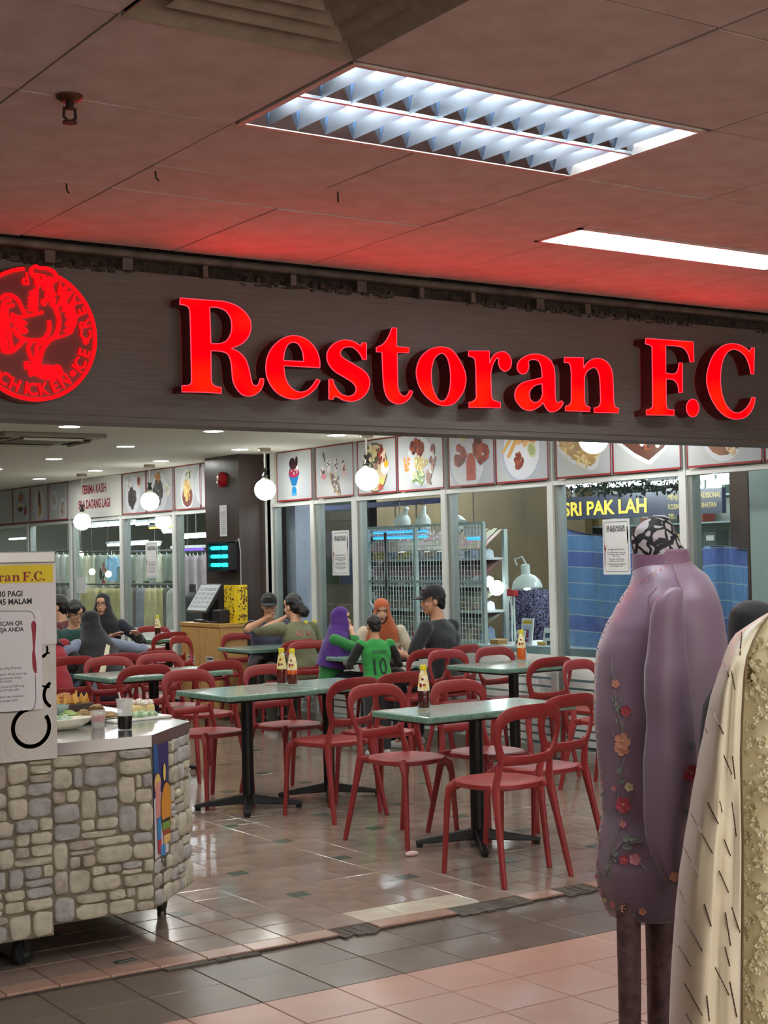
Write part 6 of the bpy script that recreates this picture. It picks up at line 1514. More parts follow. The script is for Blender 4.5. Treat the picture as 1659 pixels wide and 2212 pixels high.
def put_mesh(name, me, mats, parent, keep=None, smooth=True):
    """keep(centre) -> False drops a face, or a material index"""
    for m in mats: me.materials.append(m)
    bm = bmesh.new(); bm.from_mesh(me); drop = []
    if keep:
        for f in bm.faces:
            r = keep(f.calc_center_median())
            if r is False: drop.append(f)
            else: f.material_index = r
        bmesh.ops.delete(bm, geom=drop, context='FACES')
    for f in bm.faces: f.smooth = True
    bm.to_mesh(me); bm.free(); me.name = name
    o = bpy.data.objects.new(name, me); COL.objects.link(o); o.parent = parent; return o
def ball(mb, p, r): mb.ell(p, r, 14, 10)
def limb(mb, pts, rs, flat=None):
    mb.tube(pts, rs, 12, flat=flat)
    for p, r in ((pts[0], rs[0]), (pts[-1], rs[-1])):
        ball(mb, p, r if not isinstance(r, tuple) else min(r))
    for p, r in list(zip(pts, rs))[1:-1]: ball(mb, p, (r if not isinstance(r, tuple) else min(r))*1.0)
def ik(S_, W_, l1, l2, hint):
    d = W_-S_; L = min(d.length, (l1+l2)*.985); d = d.normalized(); W2 = S_+d*L
    a = (l1*l1-l2*l2+L*L)/(2*L); h = math.sqrt(max(l1*l1-a*a, 0)); n = hint-d*hint.dot(d); n.normalize()
    return S_+d*a+n*h, W2
skins = {'tan': M('skin_tan', (190, 138, 108), .5), 'light': M('skin_light', (208, 158, 130), .5), 'brown': M('skin_brown', (160, 108, 82), .5)}
lipm = M('lips', (150, 84, 76), .45); eyem = M('eye_dark', (30, 24, 22), .3); browm = M('brow', (44, 32, 28), .7); eyew = M('eye_white', (206, 200, 194), .3)
hairm = M('hair_black', (22, 18, 18), .4, bump=(120, .3), stretch=(1, 1, .2))
def cloth(name, c, **k): return M('cloth_'+name, c, .85, sheen=.2, bump=(14, .25), **k)
def person(label, xy, rz, sc=1.0, lean=.15, head=(0, 0, 0), hands=(None, None), top=(60, 60, 70), sleeve='short', sleeve_c=None, bottom=(40, 42, 50), skin='tan', hair='short', hijab=None, cape=.25, cape_w=1.0, cap=False, glasses=False, stand=False, elbow=(0, 0), shoe=(220, 220, 220), knees=.40, curl=.5, hip_z=None, wide=1.07, hairline=.062):
    sc *= .91
    hz = (hip_z if hip_z is not None else (.455+RF+.085*sc)) if not stand else RF+.83*sc
    t = thing('person', label, 'person', (xy[0], xy[1], hz), math.radians(rz)); t.scale = (sc, sc, sc)
    floor_z = (RF-hz)/sc
    u = Vector((0, math.sin(lean), math.cos(lean))); u2 = Vector((0, math.sin(lean*.45), math.cos(lean*.45)))
    rx = Vector((1, 0, 0)); P0 = Vector((0, 0, 0))
    nb = u*.505
    HR = Matrix.Rotation(head[0], 3, 'Z')@Matrix.Rotation(-head[1], 3, 'X')@Matrix.Rotation(head[2], 3, 'Y')
    hc = nb+u2*.128+HR@Vector((0, .025, .03))
    hs = .92
    HT = Matrix.Translation(hc)@HR.to_4x4()@Matrix.Scale(hs, 4); HI = HT.inverted()
    fwd = HR@Vector((0, 1, 0))
    spine = [P0-u*.05, u*.08, u*.2, u*.33, u*.44, nb]
    tor = [(.155*wide, .115), (.15*wide, .112), (.135*wide, .10), (.155*wide, .108), (.14*wide, .08), (.058, .056)]
    Sh = {s: u*.445+rx*(s*.168*wide) for s in (-1, 1)}
    arms = {}
    for s, h in ((-1, hands[0]), (1, hands[1])):
        if h == 'mouth': W_ = hc+fwd*.10+HR@Vector((s*.055, .02, -.12))
        elif h is None: W_ = Vector((s*.2, .3, .16))
        else: W_ = Vector(h)
        hint = Vector((s*(.55+elbow[0 if s < 0 else 1]), -.25, -.8)); E_, W2 = ik(Sh[s], W_, .27, .24, hint); arms[s] = (Sh[s], E_, W2)
    # body
    mb = MB(); mb.tube(spine, tor, 20, flat=rx)
    for s in (-1, 1):
        S0, E0, W0 = arms[s]; limb(mb, [S0, S0.lerp(E0, .5), E0, E0.lerp(W0, .5), W0], [.05, .044, .037, .035, .025])
        d = (W0-E0).normalized()
        if hands[0 if s < 0 else 1] == 'mouth': d = (d*.45+(hc+fwd*.085+HR@Vector((0, 0, -.07))-W0).normalized()*.8).normalized()
        up = Vector((0, 0, 1)) if abs(d.z) < .8 else -fwd
        n = (up-d*up.dot(d)).normalized(); side = d.cross(n).normalized()
        th_side = side if side.dot(rx*s) < 0 else -side
        mb.ell((0, 0, 0), (.038, .05, .016), 12, 8, T=Matrix.Translation(W0+d*.045)@Matrix((side, d, n)).transposed().to_4x4())
        ball(mb, W0+d*.01, .027)
        for k, (off, ln) in enumerate(((-.029, .058), (-.0098, .07), (.0098, .066), (.029, .052))):
            if th_side.dot(side) > 0: ln = (.052, .066, .07, .058)[k]
            b = W0+d*.085+side*off; c1 = curl*.55; a1 = d*math.cos(c1)-n*math.sin(c1); c2 = curl*1.5; a2 = d*math.cos(c2)-n*math.sin(c2)
            limb(mb, [b-d*.02, b+a1*ln*.55, b+a1*ln*.55+a2*ln*.5], [.0095, .009, .0075])
        b = W0+d*.028+th_side*.026; limb(mb, [b, b+(th_side*.6+d*.75-n*.2).normalized()*.034, b+(th_side*.45+d*.85-n*.35).normalized()*.06], [.012, .0105, .0085])
    hipy = .0
    legs = {}
    for s in (-1, 1):
        h0 = Vector((s*.085, 0, -.01))
        if stand: k0, a0 = Vector((s*.09, .03, -.40)), Vector((s*.095, -.01, floor_z+.085))
        else: k0, a0 = Vector((s*.12, knees, .02)), Vector((s*.12, knees-.02, floor_z+.085))
        legs[s] = (h0, k0, a0); limb(mb, [h0, h0.lerp(k0, .5), k0, k0.lerp(a0, .4), a0], [.088, .075, .057, .052, .034])
        limb(mb, [a0, a0+Vector((0, .06, -.045)), a0+Vector((0, .13, -.06))], [.034, .032, .022])
    mb.tube([nb-u*.05, nb+u2*.03, hc+HR@Vector((0, -.02, -.05))], [.062, .054, .052], 14)
    A = lambda c, r: mb.ell(c, r, 18, 14, T=HT)
    A((0, -.012, .03), (.077, .097, .098)); A((0, .022, -.035), (.064, .072, .088)); A((0, .058, -.095), (.03, .03, .026)); A((0, .05, .045), (.06, .045, .05))
    A((0, .098, -.022), (.012, .017, .024)); A((0, .106, -.034), (.015, .013, .010)); A((0, .088, -.066), (.024, .011, .012)); A((.036, .066, -.03), (.024, .022, .024)); A((-.036, .066, -.03), (.024, .022, .024))
    for s in (-1, 1): A((s*.077, -.006, -.014), (.011, .022, .032))
    sk = skins[skin]
    body = remesh(mb, .0068, 1)
    def skinmap(c):
        q = HI@c
        if q.y > .055 and abs(q.z) < .13:
            x = abs(q.x)
            if ((x-.03)/.006)**2+((q.z-.006)/.0075)**2 < 1: return 2
            if ((x-.03)/.0165)**2+((q.z-.006)/.007)**2 < 1: return 4
            if .013 < x < .049 and abs(q.z-.027-(.03-x)*-.0+.12*(max(x-.036, 0))) < .0055: return 3
            if x < .022 and abs(q.z+.066) < .0085-.0035*(x/.022): return 1
        return 0
    put_mesh('body', body, [sk, lipm, eyem, browm, eyew], t, skinmap)
    # upper garment
    mb = MB(); e = .016
    mb.tube([P0-u*.09, u*.03]+spine[2:5]+[nb+u*.0], [(tor[0][0]+.022, tor[0][1]+.026), (tor[1][0]+.02, tor[1][1]+.024)]+[(a+e, b+e) for a, b in tor[2:5]]+[(.072, .07)], 20, flat=rx)
    def arm_cloth(mb, f):
        for s in (-1, 1):
            S0, E0, W0 = arms[s]
            if f == 'short': limb(mb, [S0, S0.lerp(E0, .8)], [.064, .058])
            else: limb(mb, [S0, S0.lerp(E0, .5), E0, E0.lerp(W0, .5), E0.lerp(W0, .93)], [.066, .06, .053, .048, .036])
    tm = cloth('%d_%d_%d' % tuple(top), top)
    if not sleeve_c: arm_cloth(mb, sleeve)
    else:
        for s in (-1, 1): ball(mb, Sh[s], .062)
    shirt = put_mesh('shirt', remesh(mb, .011, 4, .006, 9, len(label)), [tm], t, lambda c: False if (c-nb).dot(u) > .012 else 0)
    if sleeve_c:
        for s in (-1, 1):
            mb = MB(); S0, E0, W0 = arms[s]; limb(mb, [S0.lerp(E0, .06), S0.lerp(E0, .5), E0, E0.lerp(W0, .5), E0.lerp(W0, .93)], [.06, .058, .052, .047, .036]); put_mesh('sleeve', remesh(mb, .01, 3, .005, 12, s), [cloth('%d_%d_%d' % tuple(sleeve_c), sleeve_c)], t)
    mb = MB(); ball(mb, (0, 0, -.01), (.165, .13, .1))
    for s in (-1, 1):
        h0, k0, a0 = legs[s]; limb(mb, [h0, h0.lerp(k0, .5), k0, k0.lerp(a0, .5), a0+Vector((0, 0, .03))], [.102, .09, .074, .066, .058])
    put_mesh('trousers', remesh(mb, .014, 3, .006, 8, 2), [cloth('%d_%d_%d' % tuple(bottom), bottom)], t)
    for s in (-1, 1):
        a0 = legs[s][2]; mb = MB(); limb(mb, [a0+Vector((0, -.03, -.05)), a0+Vector((0, .06, -.052)), a0+Vector((0, .13, -.06))], [.034, .038, .026]); mb.tube([a0+Vector((0, -.04, -.08)), a0+Vector((0, .15, -.08))], [(.03, .006), (.032, .006)], 8, flat=rx)
        put_mesh('shoe', remesh(mb, .009, 2), [M('shoe_%d' % shoe[0], shoe, .6)], t)
    HH = lambda mb, c, r: mb.ell(c, r, 18, 14, T=HT)
    if hijab:
        mb = MB(); HH(mb, (0, -.014, .03), (.092, .112, .112)); HH(mb, (0, .016, -.05), (.08, .088, .095))
        k = cape_w
        mb.tube([hc+HR@Vector((0, -.01, -.0)), hc+HR@Vector((0, .0, -.07)), nb+u2*.035+Vector((0, .012, 0)), nb-u*.03+Vector((0, .015, 0)), nb-u*.11+Vector((0, .015, 0)), nb-u*cape+Vector((0, .01, 0))], [(.09, .108), (.1, .108), (.128, .118), (.185*k, .135), (.222*k, .155*k), (.24*k, .195*k)], 22, flat=rx)
        hj = remesh(mb, .0105, 5, .006, 10, len(label))
        def hk(c):
            q = HI@c
            if q.y > .028 and (q.x/.06)**2+((q.z+.022)/.094)**2 < 1: return False
            if (c-(nb-u*cape)).dot(u) < .006: return False
            return 0
        put_mesh('headscarf', hj, [cloth('%d_%d_%d' % tuple(hijab), hijab)], t, hk)
        mb = MB(); HH(mb, (0, -.01, .035), (.083, .102, .1))
        put_mesh('under_scarf', remesh(mb, .011, 2), [cloth('under', (30, 26, 34))], t, lambda c: False if ((HI@c).y > .03 and (HI@c).z < .075) or (HI@c).z < -.03 else 0)
    else:
        mb = MB(); HH(mb, (0, -.02, .036), (.087, .103, .107)); HH(mb, (0, -.055, -.02), (.074, .06, .085))
        if hair == 'bun': HH(mb, (0, -.15, -.075), (.062, .058, .062)); HH(mb, (0, -.1, -.02), (.06, .06, .05))
        if hair == 'fringe': HH(mb, (.03, .06, .07), (.055, .04, .045)); HH(mb, (-.05, .045, .05), (.04, .04, .05)); HH(mb, (.07, .02, .02), (.02, .04, .06)); HH(mb, (-.075, .02, .02), (.016, .04, .06))
        if hair == 'short': HH(mb, (0, .045, .095), (.06, .05, .035))
        def hk(c):
            q = HI@c
            if q.z < -.085 and hair != 'bun': return False
            if hair == 'fringe': return False if (q.y > .035 and q.z < .03) else 0
            return False if (q.y > .02 and q.z < hairline+.3*max(0, .06-q.y)) or (q.y > -.01 and q.z < -.0) else 0
        put_mesh('hair', remesh(mb, .009, 2, .003, 30, 1), [hairm], t, hk)
    if cap:
        cm = cloth('cap', (22, 22, 24)); mb = MB(); HH(mb, (0, -.008, .055), (.094, .114, .092))
        c_ = put_mesh('cap', remesh(mb, .009, 2), [cm], t, lambda c: False if (HI@c).z < .04 else 0)
        mb = MB(); n = 14; vs = []; 
        for i in range(n+1):
            a = math.pi*i/n; vs += [Vector((.088*math.cos(a), .06+.045*math.sin(a), .046)), Vector((.086*math.cos(a), .07+.115*math.sin(a), .036-.012*abs(math.cos(a)))), Vector((.086*math.cos(a), .07+.113*math.sin(a), .030-.012*abs(math.cos(a)))), Vector((.088*math.cos(a), .06+.043*math.sin(a), .04))]
        mb.add([HT@v for v in vs], [(4*i+j, 4*i+(j+1) % 4, 4*i+4+(j+1) % 4, 4*i+4+j) for i in range(n) for j in range(4)]); mb.build('cap_brim', cm, t, 60)
        mb = MB(); mb.ell((0, 0, .147), (.01, .01, .006), 8, 6, T=HT); mb.build('cap_button', cm, t)
    if glasses:
        gm = M('glasses_frame', (24, 22, 22), .3); mb = MB()
        for s in (-1, 1):
            mb.tube([HT@Vector((s*.032+.024*math.cos(a*math.pi/8), .103-.25*abs(s*.032+.024*math.cos(a*math.pi/8))**1.3, .002+.021*math.sin(a*math.pi/8))) for a in range(17)], .0023, 6, cap=False)
            mb.tube([HT@Vector((s*.056, .092, .006)), HT@Vector((s*.082, .04, .008)), HT@Vector((s*.082, -.01, 0))], .002, 5)
        mb.tube([HT@Vector((-.008, .105, .006)), HT@Vector((0, .108, .008)), HT@Vector((.008, .105, .006))], .002, 5)
        mb.build('glasses', gm, t)
    t['_'] = 0; del t['_']
    return t, shirt, dict(HT=HT, nb=nb, u=u, arms=arms)
def drape(t, target, pts2, name, mat, side=-1, off=.004, depth=.6):
    """lay flat 2D geometry (faces of x, z points) on a garment, from behind (side -1) or the front"""
    vs, fs = pts2
    bm = bmesh.new(); bm.from_mesh(target.data); bv = BVHTree.FromBMesh(bm); bm.free()
    out = []
    for x, z in vs:
        h = bv.ray_cast(Vector((x, side*depth, z)), Vector((0, -side, 0)))
        out.append(h[0]+h[1]*off if h[0] is not None else Vector((x, side*.12, z)))
    mb = MB(); mb.add(out, fs); return mb.build(name, mat, t)
def strip2(a, b, w, n=24):
    a, b = Vector(a), Vector(b); d = (b-a).normalized(); q = Vector((-d.y, d.x))*w/2; vs = []
    for i in range(n+1): p = a.lerp(b, i/n); vs += [tuple(p+q), tuple(p-q)]
    return vs, [(2*i, 2*i+1, 2*i+3, 2*i+2) for i in range(n)]
def text2(s, size, cx, z, bold=.03, sq=.8):
    vs, fs = text_geo(s, bold); x0 = min(v[0] for v in vs); x1 = max(v[0] for v in vs)
    return [(cx+(v[0]-(x0+x1)/2)*size*sq, z+v[1]*size) for v in vs], fs
# pair at the table by the dark pillar
person('man in a black cap, glasses and purple grey T-shirt raising his hand to his mouth', (7.10, 12.72), 166, 1.0, .38, (-.25, .15, 0), ((-.2, .34, .2), 'mouth'), (78, 76, 98), 'short', None, (44, 46, 44), 'tan', 'short', cap=True, glasses=True, elbow=(0, .9))
t, sh, inf = person('woman with a black hair bun in an olive jacket with red letters, back to us', (6.84, 11.54), 6, .99, .26, (.25, .12, 0), ('mouth', (.16, .33, .2)), (112, 114, 84), 'long', None, (60, 62, 52), 'light', 'bun', elbow=(.7, .2), wide=1.1)
rp = M('patch_red', (150, 30, 40), .4, spec=.9)
for i, (ch, cx_, z) in enumerate((('G', -.075, .36), ('I', -.03, .365), ('R', .03, .36), ('L', .085, .355), ('U', .02, .29), ('P', .062, .288))):
    drape(t, sh, text2(ch, .062, cx_, z, .05, .8), 'red_letter', rp)
# family at the table by the glass
t, sh, inf = person('girl in a long purple headscarf and green sleeves with her hand at her nose', (6.60, 10.72), 232, .86, .17, (.1, .1, 0), ((-.08, .3, .2), 'mouth'), (40, 122, 58), 'long', None, (28, 26, 44), 'light', hijab=(76, 34, 122), cape=.36, cape_w=1.0, elbow=(0, .2))
for k in range(7):
    pass
t, sh, inf = person('woman in an orange brown headscarf and cream top facing the camera', (7.17, 10.80), 150, .93, .16, (-.05, .22, 0), ((-.2, .34, .2), (.16, .32, .2)), (206, 190, 166), 'long', None, (120, 110, 96), 'light', hijab=(176, 84, 44), cape=.14, cape_w=.82)
t, sh, inf = person('small boy standing in a green football shirt numbered 10, back turned', (6.50, 9.86), -12, .74, .12, (.15, .1, 0), ((-.26, .3, .22), (.2, .3, .2)), (44, 148, 66), 'short', (24, 24, 26), (50, 52, 56), 'tan', 'short', stand=True, glasses=True)
drape(t, sh, text2('10', .27, .0, .10, .01, .75), 'shirt_number', M('print_dark_green', (20, 44, 26), .7))
drape(t, sh, strip2((-.09, .36), (.09, .36), .035), 'shirt_name_band', M('print_mid_green', (30, 96, 46), .7))
t, sh, inf = person('big man in a black cap and black shirt with a sling strap, back to us', (7.13, 9.78), 24, 1.08, .2, (.75, .08, 0), ((-.2, .36, .24), (.14, .36, .2)), (30, 31, 35), 'short', None, (36, 38, 44), 'tan', 'short', cap=True, wide=1.22, elbow=(.1, .3))
drape(t, sh, strip2((-.06, .12), (.12, .44), .05), 'sling_strap', M('strap_black', (48, 46, 48), .6))
# group beyond the food cart
person('man with black hair and glasses in profile behind the dark green sweater', (5.52, 13.62), 50, 1.0, .2, (.1, .05, 0), ((-.1, .36, .3), None), (96, 40, 44), 'short', None, (50, 50, 60), 'light', 'short', glasses=True)
person('young man in a dark green sweater and glasses looking down', (5.16, 12.74), 168, 1.0, .32, (.25, .38, .05), ((-.14, .3, .2), (.16, .32, .2)), (44, 78, 74), 'long', None, (40, 42, 50), 'light', 'fringe', glasses=True)
person('boy with short black hair peering between the green sweater and the black headscarf', (5.47, 12.98), 158, .78, .15, (.0, .2, 0), (None, None), (70, 70, 80), 'long', None, (50, 52, 60), 'tan', 'short')
person('woman in round glasses, black headscarf and navy top with both hands raised', (5.80, 13.50), 150, 1.0, .08, (-.12, .0, 0), ((-.36, .24, .36), (-.10, .30, .34)), (28, 30, 46), 'long', None, (34, 36, 50), 'light', hijab=(24, 24, 28), cape=.16, cape_w=.86, glasses=True, curl=.25, elbow=(.4, .2))
t, sh, inf = person('woman in a long black headscarf with a cream bag strap, back to us', (4.83, 11.22), 2, .96, .5, (.1, .35, 0), ((-.36, .26, .16), (.34, .26, .16)), (120, 130, 152), 'long', None, (96, 110, 140), 'tan', hijab=(22, 22, 25), cape=.44, cape_w=.94, elbow=(.9, .9))
hs_ = [o for o in t.children if o.name.startswith('headscarf')][0]
drape(t, hs_, strip2((-.12, .10), (.06, .40), .042), 'bag_strap', M('strap_cream', (206, 198, 170), .6))
person('diner in a dark red top mostly hidden by the food cart board', (4.40, 11.20), 6, .98, .42, (.5, .3, 0), ((-.2, .34, .2), (.24, .34, .2)), (150, 24, 40), 'short', (26, 26, 30), (50, 50, 60), 'tan', hijab=(24, 22, 24), cape=.12, cape_w=.8)
for i, (x, y, r, lab) in enumerate(((4.83, 11.20, 2, 'red chair hidden under the woman with the cream bag strap'), (5.52, 13.64, 50, 'red chair hidden under the man in profile'), (5.47, 13.0, 158, 'red chair hidden under the peering boy'), (7.17, 10.82, 150, 'red chair hidden under the woman in the orange brown headscarf'))):
    dup(CH, (x, y, RF), math.radians(r), lab)
# ================================================================== MANNEQUINS BY THE WALKWAY
def interp(rows, y):
    if y <= rows[0][0]: return rows[0][1:]
    for a, b in zip(rows[:-1], rows[1:]):
        if a[0] <= y <= b[0]:
            f = (y-a[0])/max(b[0]-a[0], 1e-6); f = f*f*(3-2*f)*.35+f*.65
            return tuple(p+(q-p)*f for p, q in zip(a[1:], b[1:]))
    return rows[-1][1:]
def dense(rows, n):
    y0, y1 = rows[0][0], rows[-1][0]; return [(y0+(y1-y0)*i/n,)+tuple(interp(rows, y0+(y1-y0)*i/n)) for i in range(n+1)]
HX = Vector((CR.x, CR.y, 0)).normalized(); HY = Vector((CF.x, CF.y, 0)).normalized()   # across and away, level
def loft(rows, D, ratio, org, n=48, fold=None, mi=0, bmax=9, tilt=0.0):
    """rows (y, x left, x right[, depth ratio]) of an outline standing at distance D -> rounded body with real depth"""
    mb = MB(); vs = []; fs = []; k = len(rows)
    for r, row in enumerate(rows):
        y, xl, xr = row[:3]; rt = row[3] if len(row) > 3 else ratio
        A, B = dep(xl, y, D), dep(xr, y, D); c = (A+B)/2; a = (B-A).dot(HX)/2; b = min(a*rt, bmax)
        for j in range(n):
            th = 2*math.pi*j/n; f = 1.0
            if fold: f += fold(th, r/(k-1), y)
            sl = (B.z-A.z)/2*math.cos(th)
            vs.append(c-org+HX*(a*f*math.cos(th))+HY*(b*f*math.sin(th))+Vector((0, 0, sl+tilt*math.sin(th))))
    for r in range(k-1):
        for j in range(n): fs.append((r*n+(j+1) % n, r*n+j, (r+1)*n+j, (r+1)*n+(j+1) % n))
    fs.append(tuple(range(n))); fs.append(tuple(reversed(range((k-1)*n, k*n))))
    mb.add(vs, fs, mi); return mb
def bvh_of(objs, org):
    vs, fs = [], []
    for o in objs:
        b = len(vs); vs += [v.co+Vector(org) for v in o.data.vertices]; fs += [[b+i for i in p.vertices] for p in o.data.polygons]
    return BVHTree.FromPolygons(vs, fs)
def hitpx(bv, px, py):
    d = ray(px, py).normalized(); h = bv.ray_cast(EYEP, d); return (h[0], h[1] if h[1].dot(d) < 0 else -h[1]) if h[0] is not None else (None, None)
lilac = M('satin_lilac', (138, 112, 132), .38, sheen=.5, var=(3, (126, 102, 120), .3), bump=(3, .25))
lil_d = M('lilac_collar', (130, 92, 116), .5, sheen=.3)
# ---- lilac tunic
D1 = 4.4; base = dep(1425, 1500, D1); o1 = Vector((base.x, base.y, 0))
t = thing('mannequin', 'mannequin in a lilac satin tunic embroidered with flowers, black lace over its neck', 'mannequin', o1)
m1 = t
neck = dense([(1113, 1412, 1436), (1118, 1402, 1444), (1128, 1386, 1450), (1143, 1368, 1457), (1168, 1363, 1468), (1192, 1366, 1480), (1225, 1372, 1482)], 22)
lace = M('lace_black_white', (190, 186, 184), .7); nt = lace.node_tree; b_ = nt.nodes['Principled BSDF']
tc = nt.nodes.new('ShaderNodeTexCoord'); nz = nt.nodes.new('ShaderNodeTexNoise'); nz.inputs['Scale'].default_value = 16
mixv = nt.nodes.new('ShaderNodeVectorMath'); mixv.operation = 'MULTIPLY_ADD'; mixv.inputs[1].default_value = (.06, .06, .06)
nt.links.new(tc.outputs['Object'], nz.inputs['Vector']); nt.links.new(nz.outputs['Color'], mixv.inputs[0]); nt.links.new(tc.outputs['Object'], mixv.inputs[2])
vo = nt.nodes.new('ShaderNodeTexVoronoi'); vo.feature = 'DISTANCE_TO_EDGE'; vo.inputs['Scale'].default_value = 27
rp_ = nt.nodes.new('ShaderNodeValToRGB'); rp_.color_ramp.elements[0].position = .12; rp_.color_ramp.elements[1].position = .16
rp_.color_ramp.elements[0].color = (.006, .006, .007, 1); rp_.color_ramp.elements[1].color = lin((176, 170, 170))
nt.links.new(mixv.outputs[0], vo.inputs['Vector']); nt.links.new(vo.outputs['Distance'], rp_.inputs['Fac']); nt.links.new(rp_.outputs['Color'], b_.inputs['Base Color'])
loft(neck, D1, .85, o1, 32, lambda th, v, y: 0).build('lace_neck', lace, t, 180)
col = dense([(1186, 1369, 1487), (1200, 1366, 1488), (1222, 1366, 1494), (1240, 1368, 1510)], 8)
vs_rows = [(y, a, b) for y, a, b in col]
mb = loft(vs_rows, D1, .8, o1, 40, None)
for v in mb.v:                                               # the standing collar dips towards the front
    pass
mb.f = mb.f[:-2]; mb.m = mb.m[:len(mb.f)]
collar = mb.build('collar', lil_d, t, 180); so = collar.modifiers.new('solid', 'SOLIDIFY'); so.thickness = .004
tun = dense([(1205, 1372, 1486, .7), (1222, 1368, 1500, .8), (1240, 1367, 1526, .95), (1265, 1360, 1541, 1.0), (1290, 1343, 1551, 1.0), (1320, 1327, 1559, .95), (1350, 1309, 1564, .9), (1400, 1289, 1570, .82), (1450, 1283, 1572, .8), (1550, 1280, 1570, .8), (1620, 1287, 1560, .8), (1700, 1296, 1548, .85), (1760, 1300, 1540, .88), (1810, 1291, 1534, .9), (1877, 1286, 1528, .92), (1915, 1292, 1520, .92), (1950, 1304, 1510, .92), (1975, 1318, 1500, .92)], 64)
tfold = lambda th, v, y: (.018*math.sin(5*th+1.3+2*v)+.02*math.sin(9*th+4*v+.5))*min(1, max(0, v-.08)*2.4)*(1 if math.sin(th) < .95 else 1)
mb = loft(tun, D1, .8, o1, 72, tfold)
mb.f = mb.f[:-1]; mb.m = mb.m[:-1]
tunic = mb.build('tunic', lilac, t, 180); so = tunic.modifiers.new('solid', 'SOLIDIFY'); so.thickness = .003
slv = dense([(1268, 1448, 1474), (1276, 1434, 1475), (1300, 1413, 1475), (1330, 1405, 1476), (1400, 1398, 1482), (1450, 1390, 1486), (1500, 1389, 1490), (1560, 1395, 1497), (1640, 1389, 1504), (1700, 1390, 1501), (1760, 1391, 1484), (1800, 1395, 1476), (1840, 1405, 1474), (1880, 1426, 1470), (1908, 1442, 1466)], 50)
sfold = lambda th, v, y: .03*math.sin(3*th+5*v)*min(1, v*3)+.025*math.sin(7*th+3*v+1)*min(1, v*3)
sleeve = loft(slv, D1-.215, .62, o1, 40, sfold).build('sleeve', lilac, t, 180)
far_sleeve = loft([(y, a+52, b+40) for y, a, b in slv], D1+.20, .6, o1, 28, sfold).build('sleeve', lilac, t, 180)
trm = M('brocade_mauve', (92, 66, 66), .55, var=(34, (120, 92, 92), .62), bump=(40, .3))
yf = lambda D, z: 1106-F*(Vector((0, 0, z-EYE)).dot(CU)+0)/D
def floor_y(px, D):
    lo, hi = 1200, 4200
    for _ in range(40):
        m = (lo+hi)/2
        if dep(px, m, D).z > 0.02: lo = m
        else: hi = m
    return lo
fy = floor_y(1360, D1-.05)
for (xl, xr, dd) in ((1332, 1384, -.07), (1394, 1455, .0)):
    rows = dense([(1900, xl-2, xr+4), (1985, xl, xr), (2212, xl+4, xr), (fy, xl+3, xr+2)], 20)
    loft(rows, D1+dd, .95, o1, 28, lambda th, v, y: .05*math.sin(3*th+2*v)).build('trouser_leg', trm, t, 180)
bv = bvh_of([tunic, sleeve], o1)
em_c = {'peach': M('thread_peach', (214, 150, 126), .5), 'red': M('thread_red', (180, 72, 84), .5), 'pink': M('thread_pink', (206, 130, 140), .5), 'cream': M('thread_cream', (206, 190, 150), .5), 'leaf': M('thread_leaf', (116, 124, 112), .45), 'silver': M('thread_silver', (150, 152, 140), .4), 'dull': M('thread_dull', (140, 104, 106), .6), 'gold': M('thread_gold', (190, 156, 96), .4, .3)}
def frame(n):
    a = n.cross(Vector((0, 0, 1))); a = a.normalized() if a.length > .05 else Vector((1, 0, 0)); return a, a.cross(n)*-1
def A_(x, y): return (1260+x/3.95, 1080+y/3.95)
def B_(x, y): return (1260+x/3.614, 1600+y/3.614)
def petal(mb, c, U, V, N, L, w, lift=.002):
    mb.add([c+N*.001, c+U*L*.35+V*w*.8+N*lift, c+U*L*.8+V*w+N*lift*1.6, c+U*L+N*lift, c+U*L*.8-V*w+N*lift*1.6, c+U*L*.35-V*w*.8+N*lift, c+U*L*.55+N*lift*.2], [(0, 1, 6), (1, 2, 6), (2, 3, 6), (3, 4, 6), (4, 5, 6), (5, 0, 6)])
def flower(px, py, s, colr, rot=0.0, n=5):
    c, N = hitpx(bv, px, py)
    if c is None: return
    N = (N-ray(px, py).normalized()*.6).normalized()
    U, V = frame(N); R_ = s*D1/F; mb = MB()
    for k in range(n):
        a = rot+2*math.pi*k/n; petal(mb, c+N*.002-o1, U*math.cos(a)+V*math.sin(a), V*math.cos(a)-U*math.sin(a), N, R_, R_*.42)
    mb.build('embroidered_flower', em_c[colr], t, 180)
    mb = MB(); mb.ell(c+N*.005-o1, R_*.18, 7, 5); mb.build('flower_centre', em_c['gold'], t, 180)
def leaf(px, py, s, ang, colr='leaf'):
    c, N = hitpx(bv, px, py)
    if c is None: return
    N = (N-ray(px, py).normalized()*.6).normalized(); U, V = frame(N); R_ = s*D1/F; a = ang
    mb = MB(); petal(mb, c+N*.0015-o1, U*math.cos(a)+V*math.sin(a), V*math.cos(a)-U*math.sin(a), N, R_, R_*.26, .0025); mb.build('embroidered_leaf', em_c[colr], t, 180)
def stem(pts, w=1.0, colr='silver'):
    P = []
    for (a, b) in zip(pts[:-1], pts[1:]):
        for i in range(6):
            c, N = hitpx(bv, a[0]+(b[0]-a[0])*i/6, a[1]+(b[1]-a[1])*i/6)
            if c is not None: P.append(c-ray(*a).normalized()*.002-o1)
    if len(P) > 2: mb = MB(); mb.tube(P, .0012*w, 5); mb.build('embroidered_stem', em_c[colr], t, 180)
rg = random.Random(12)
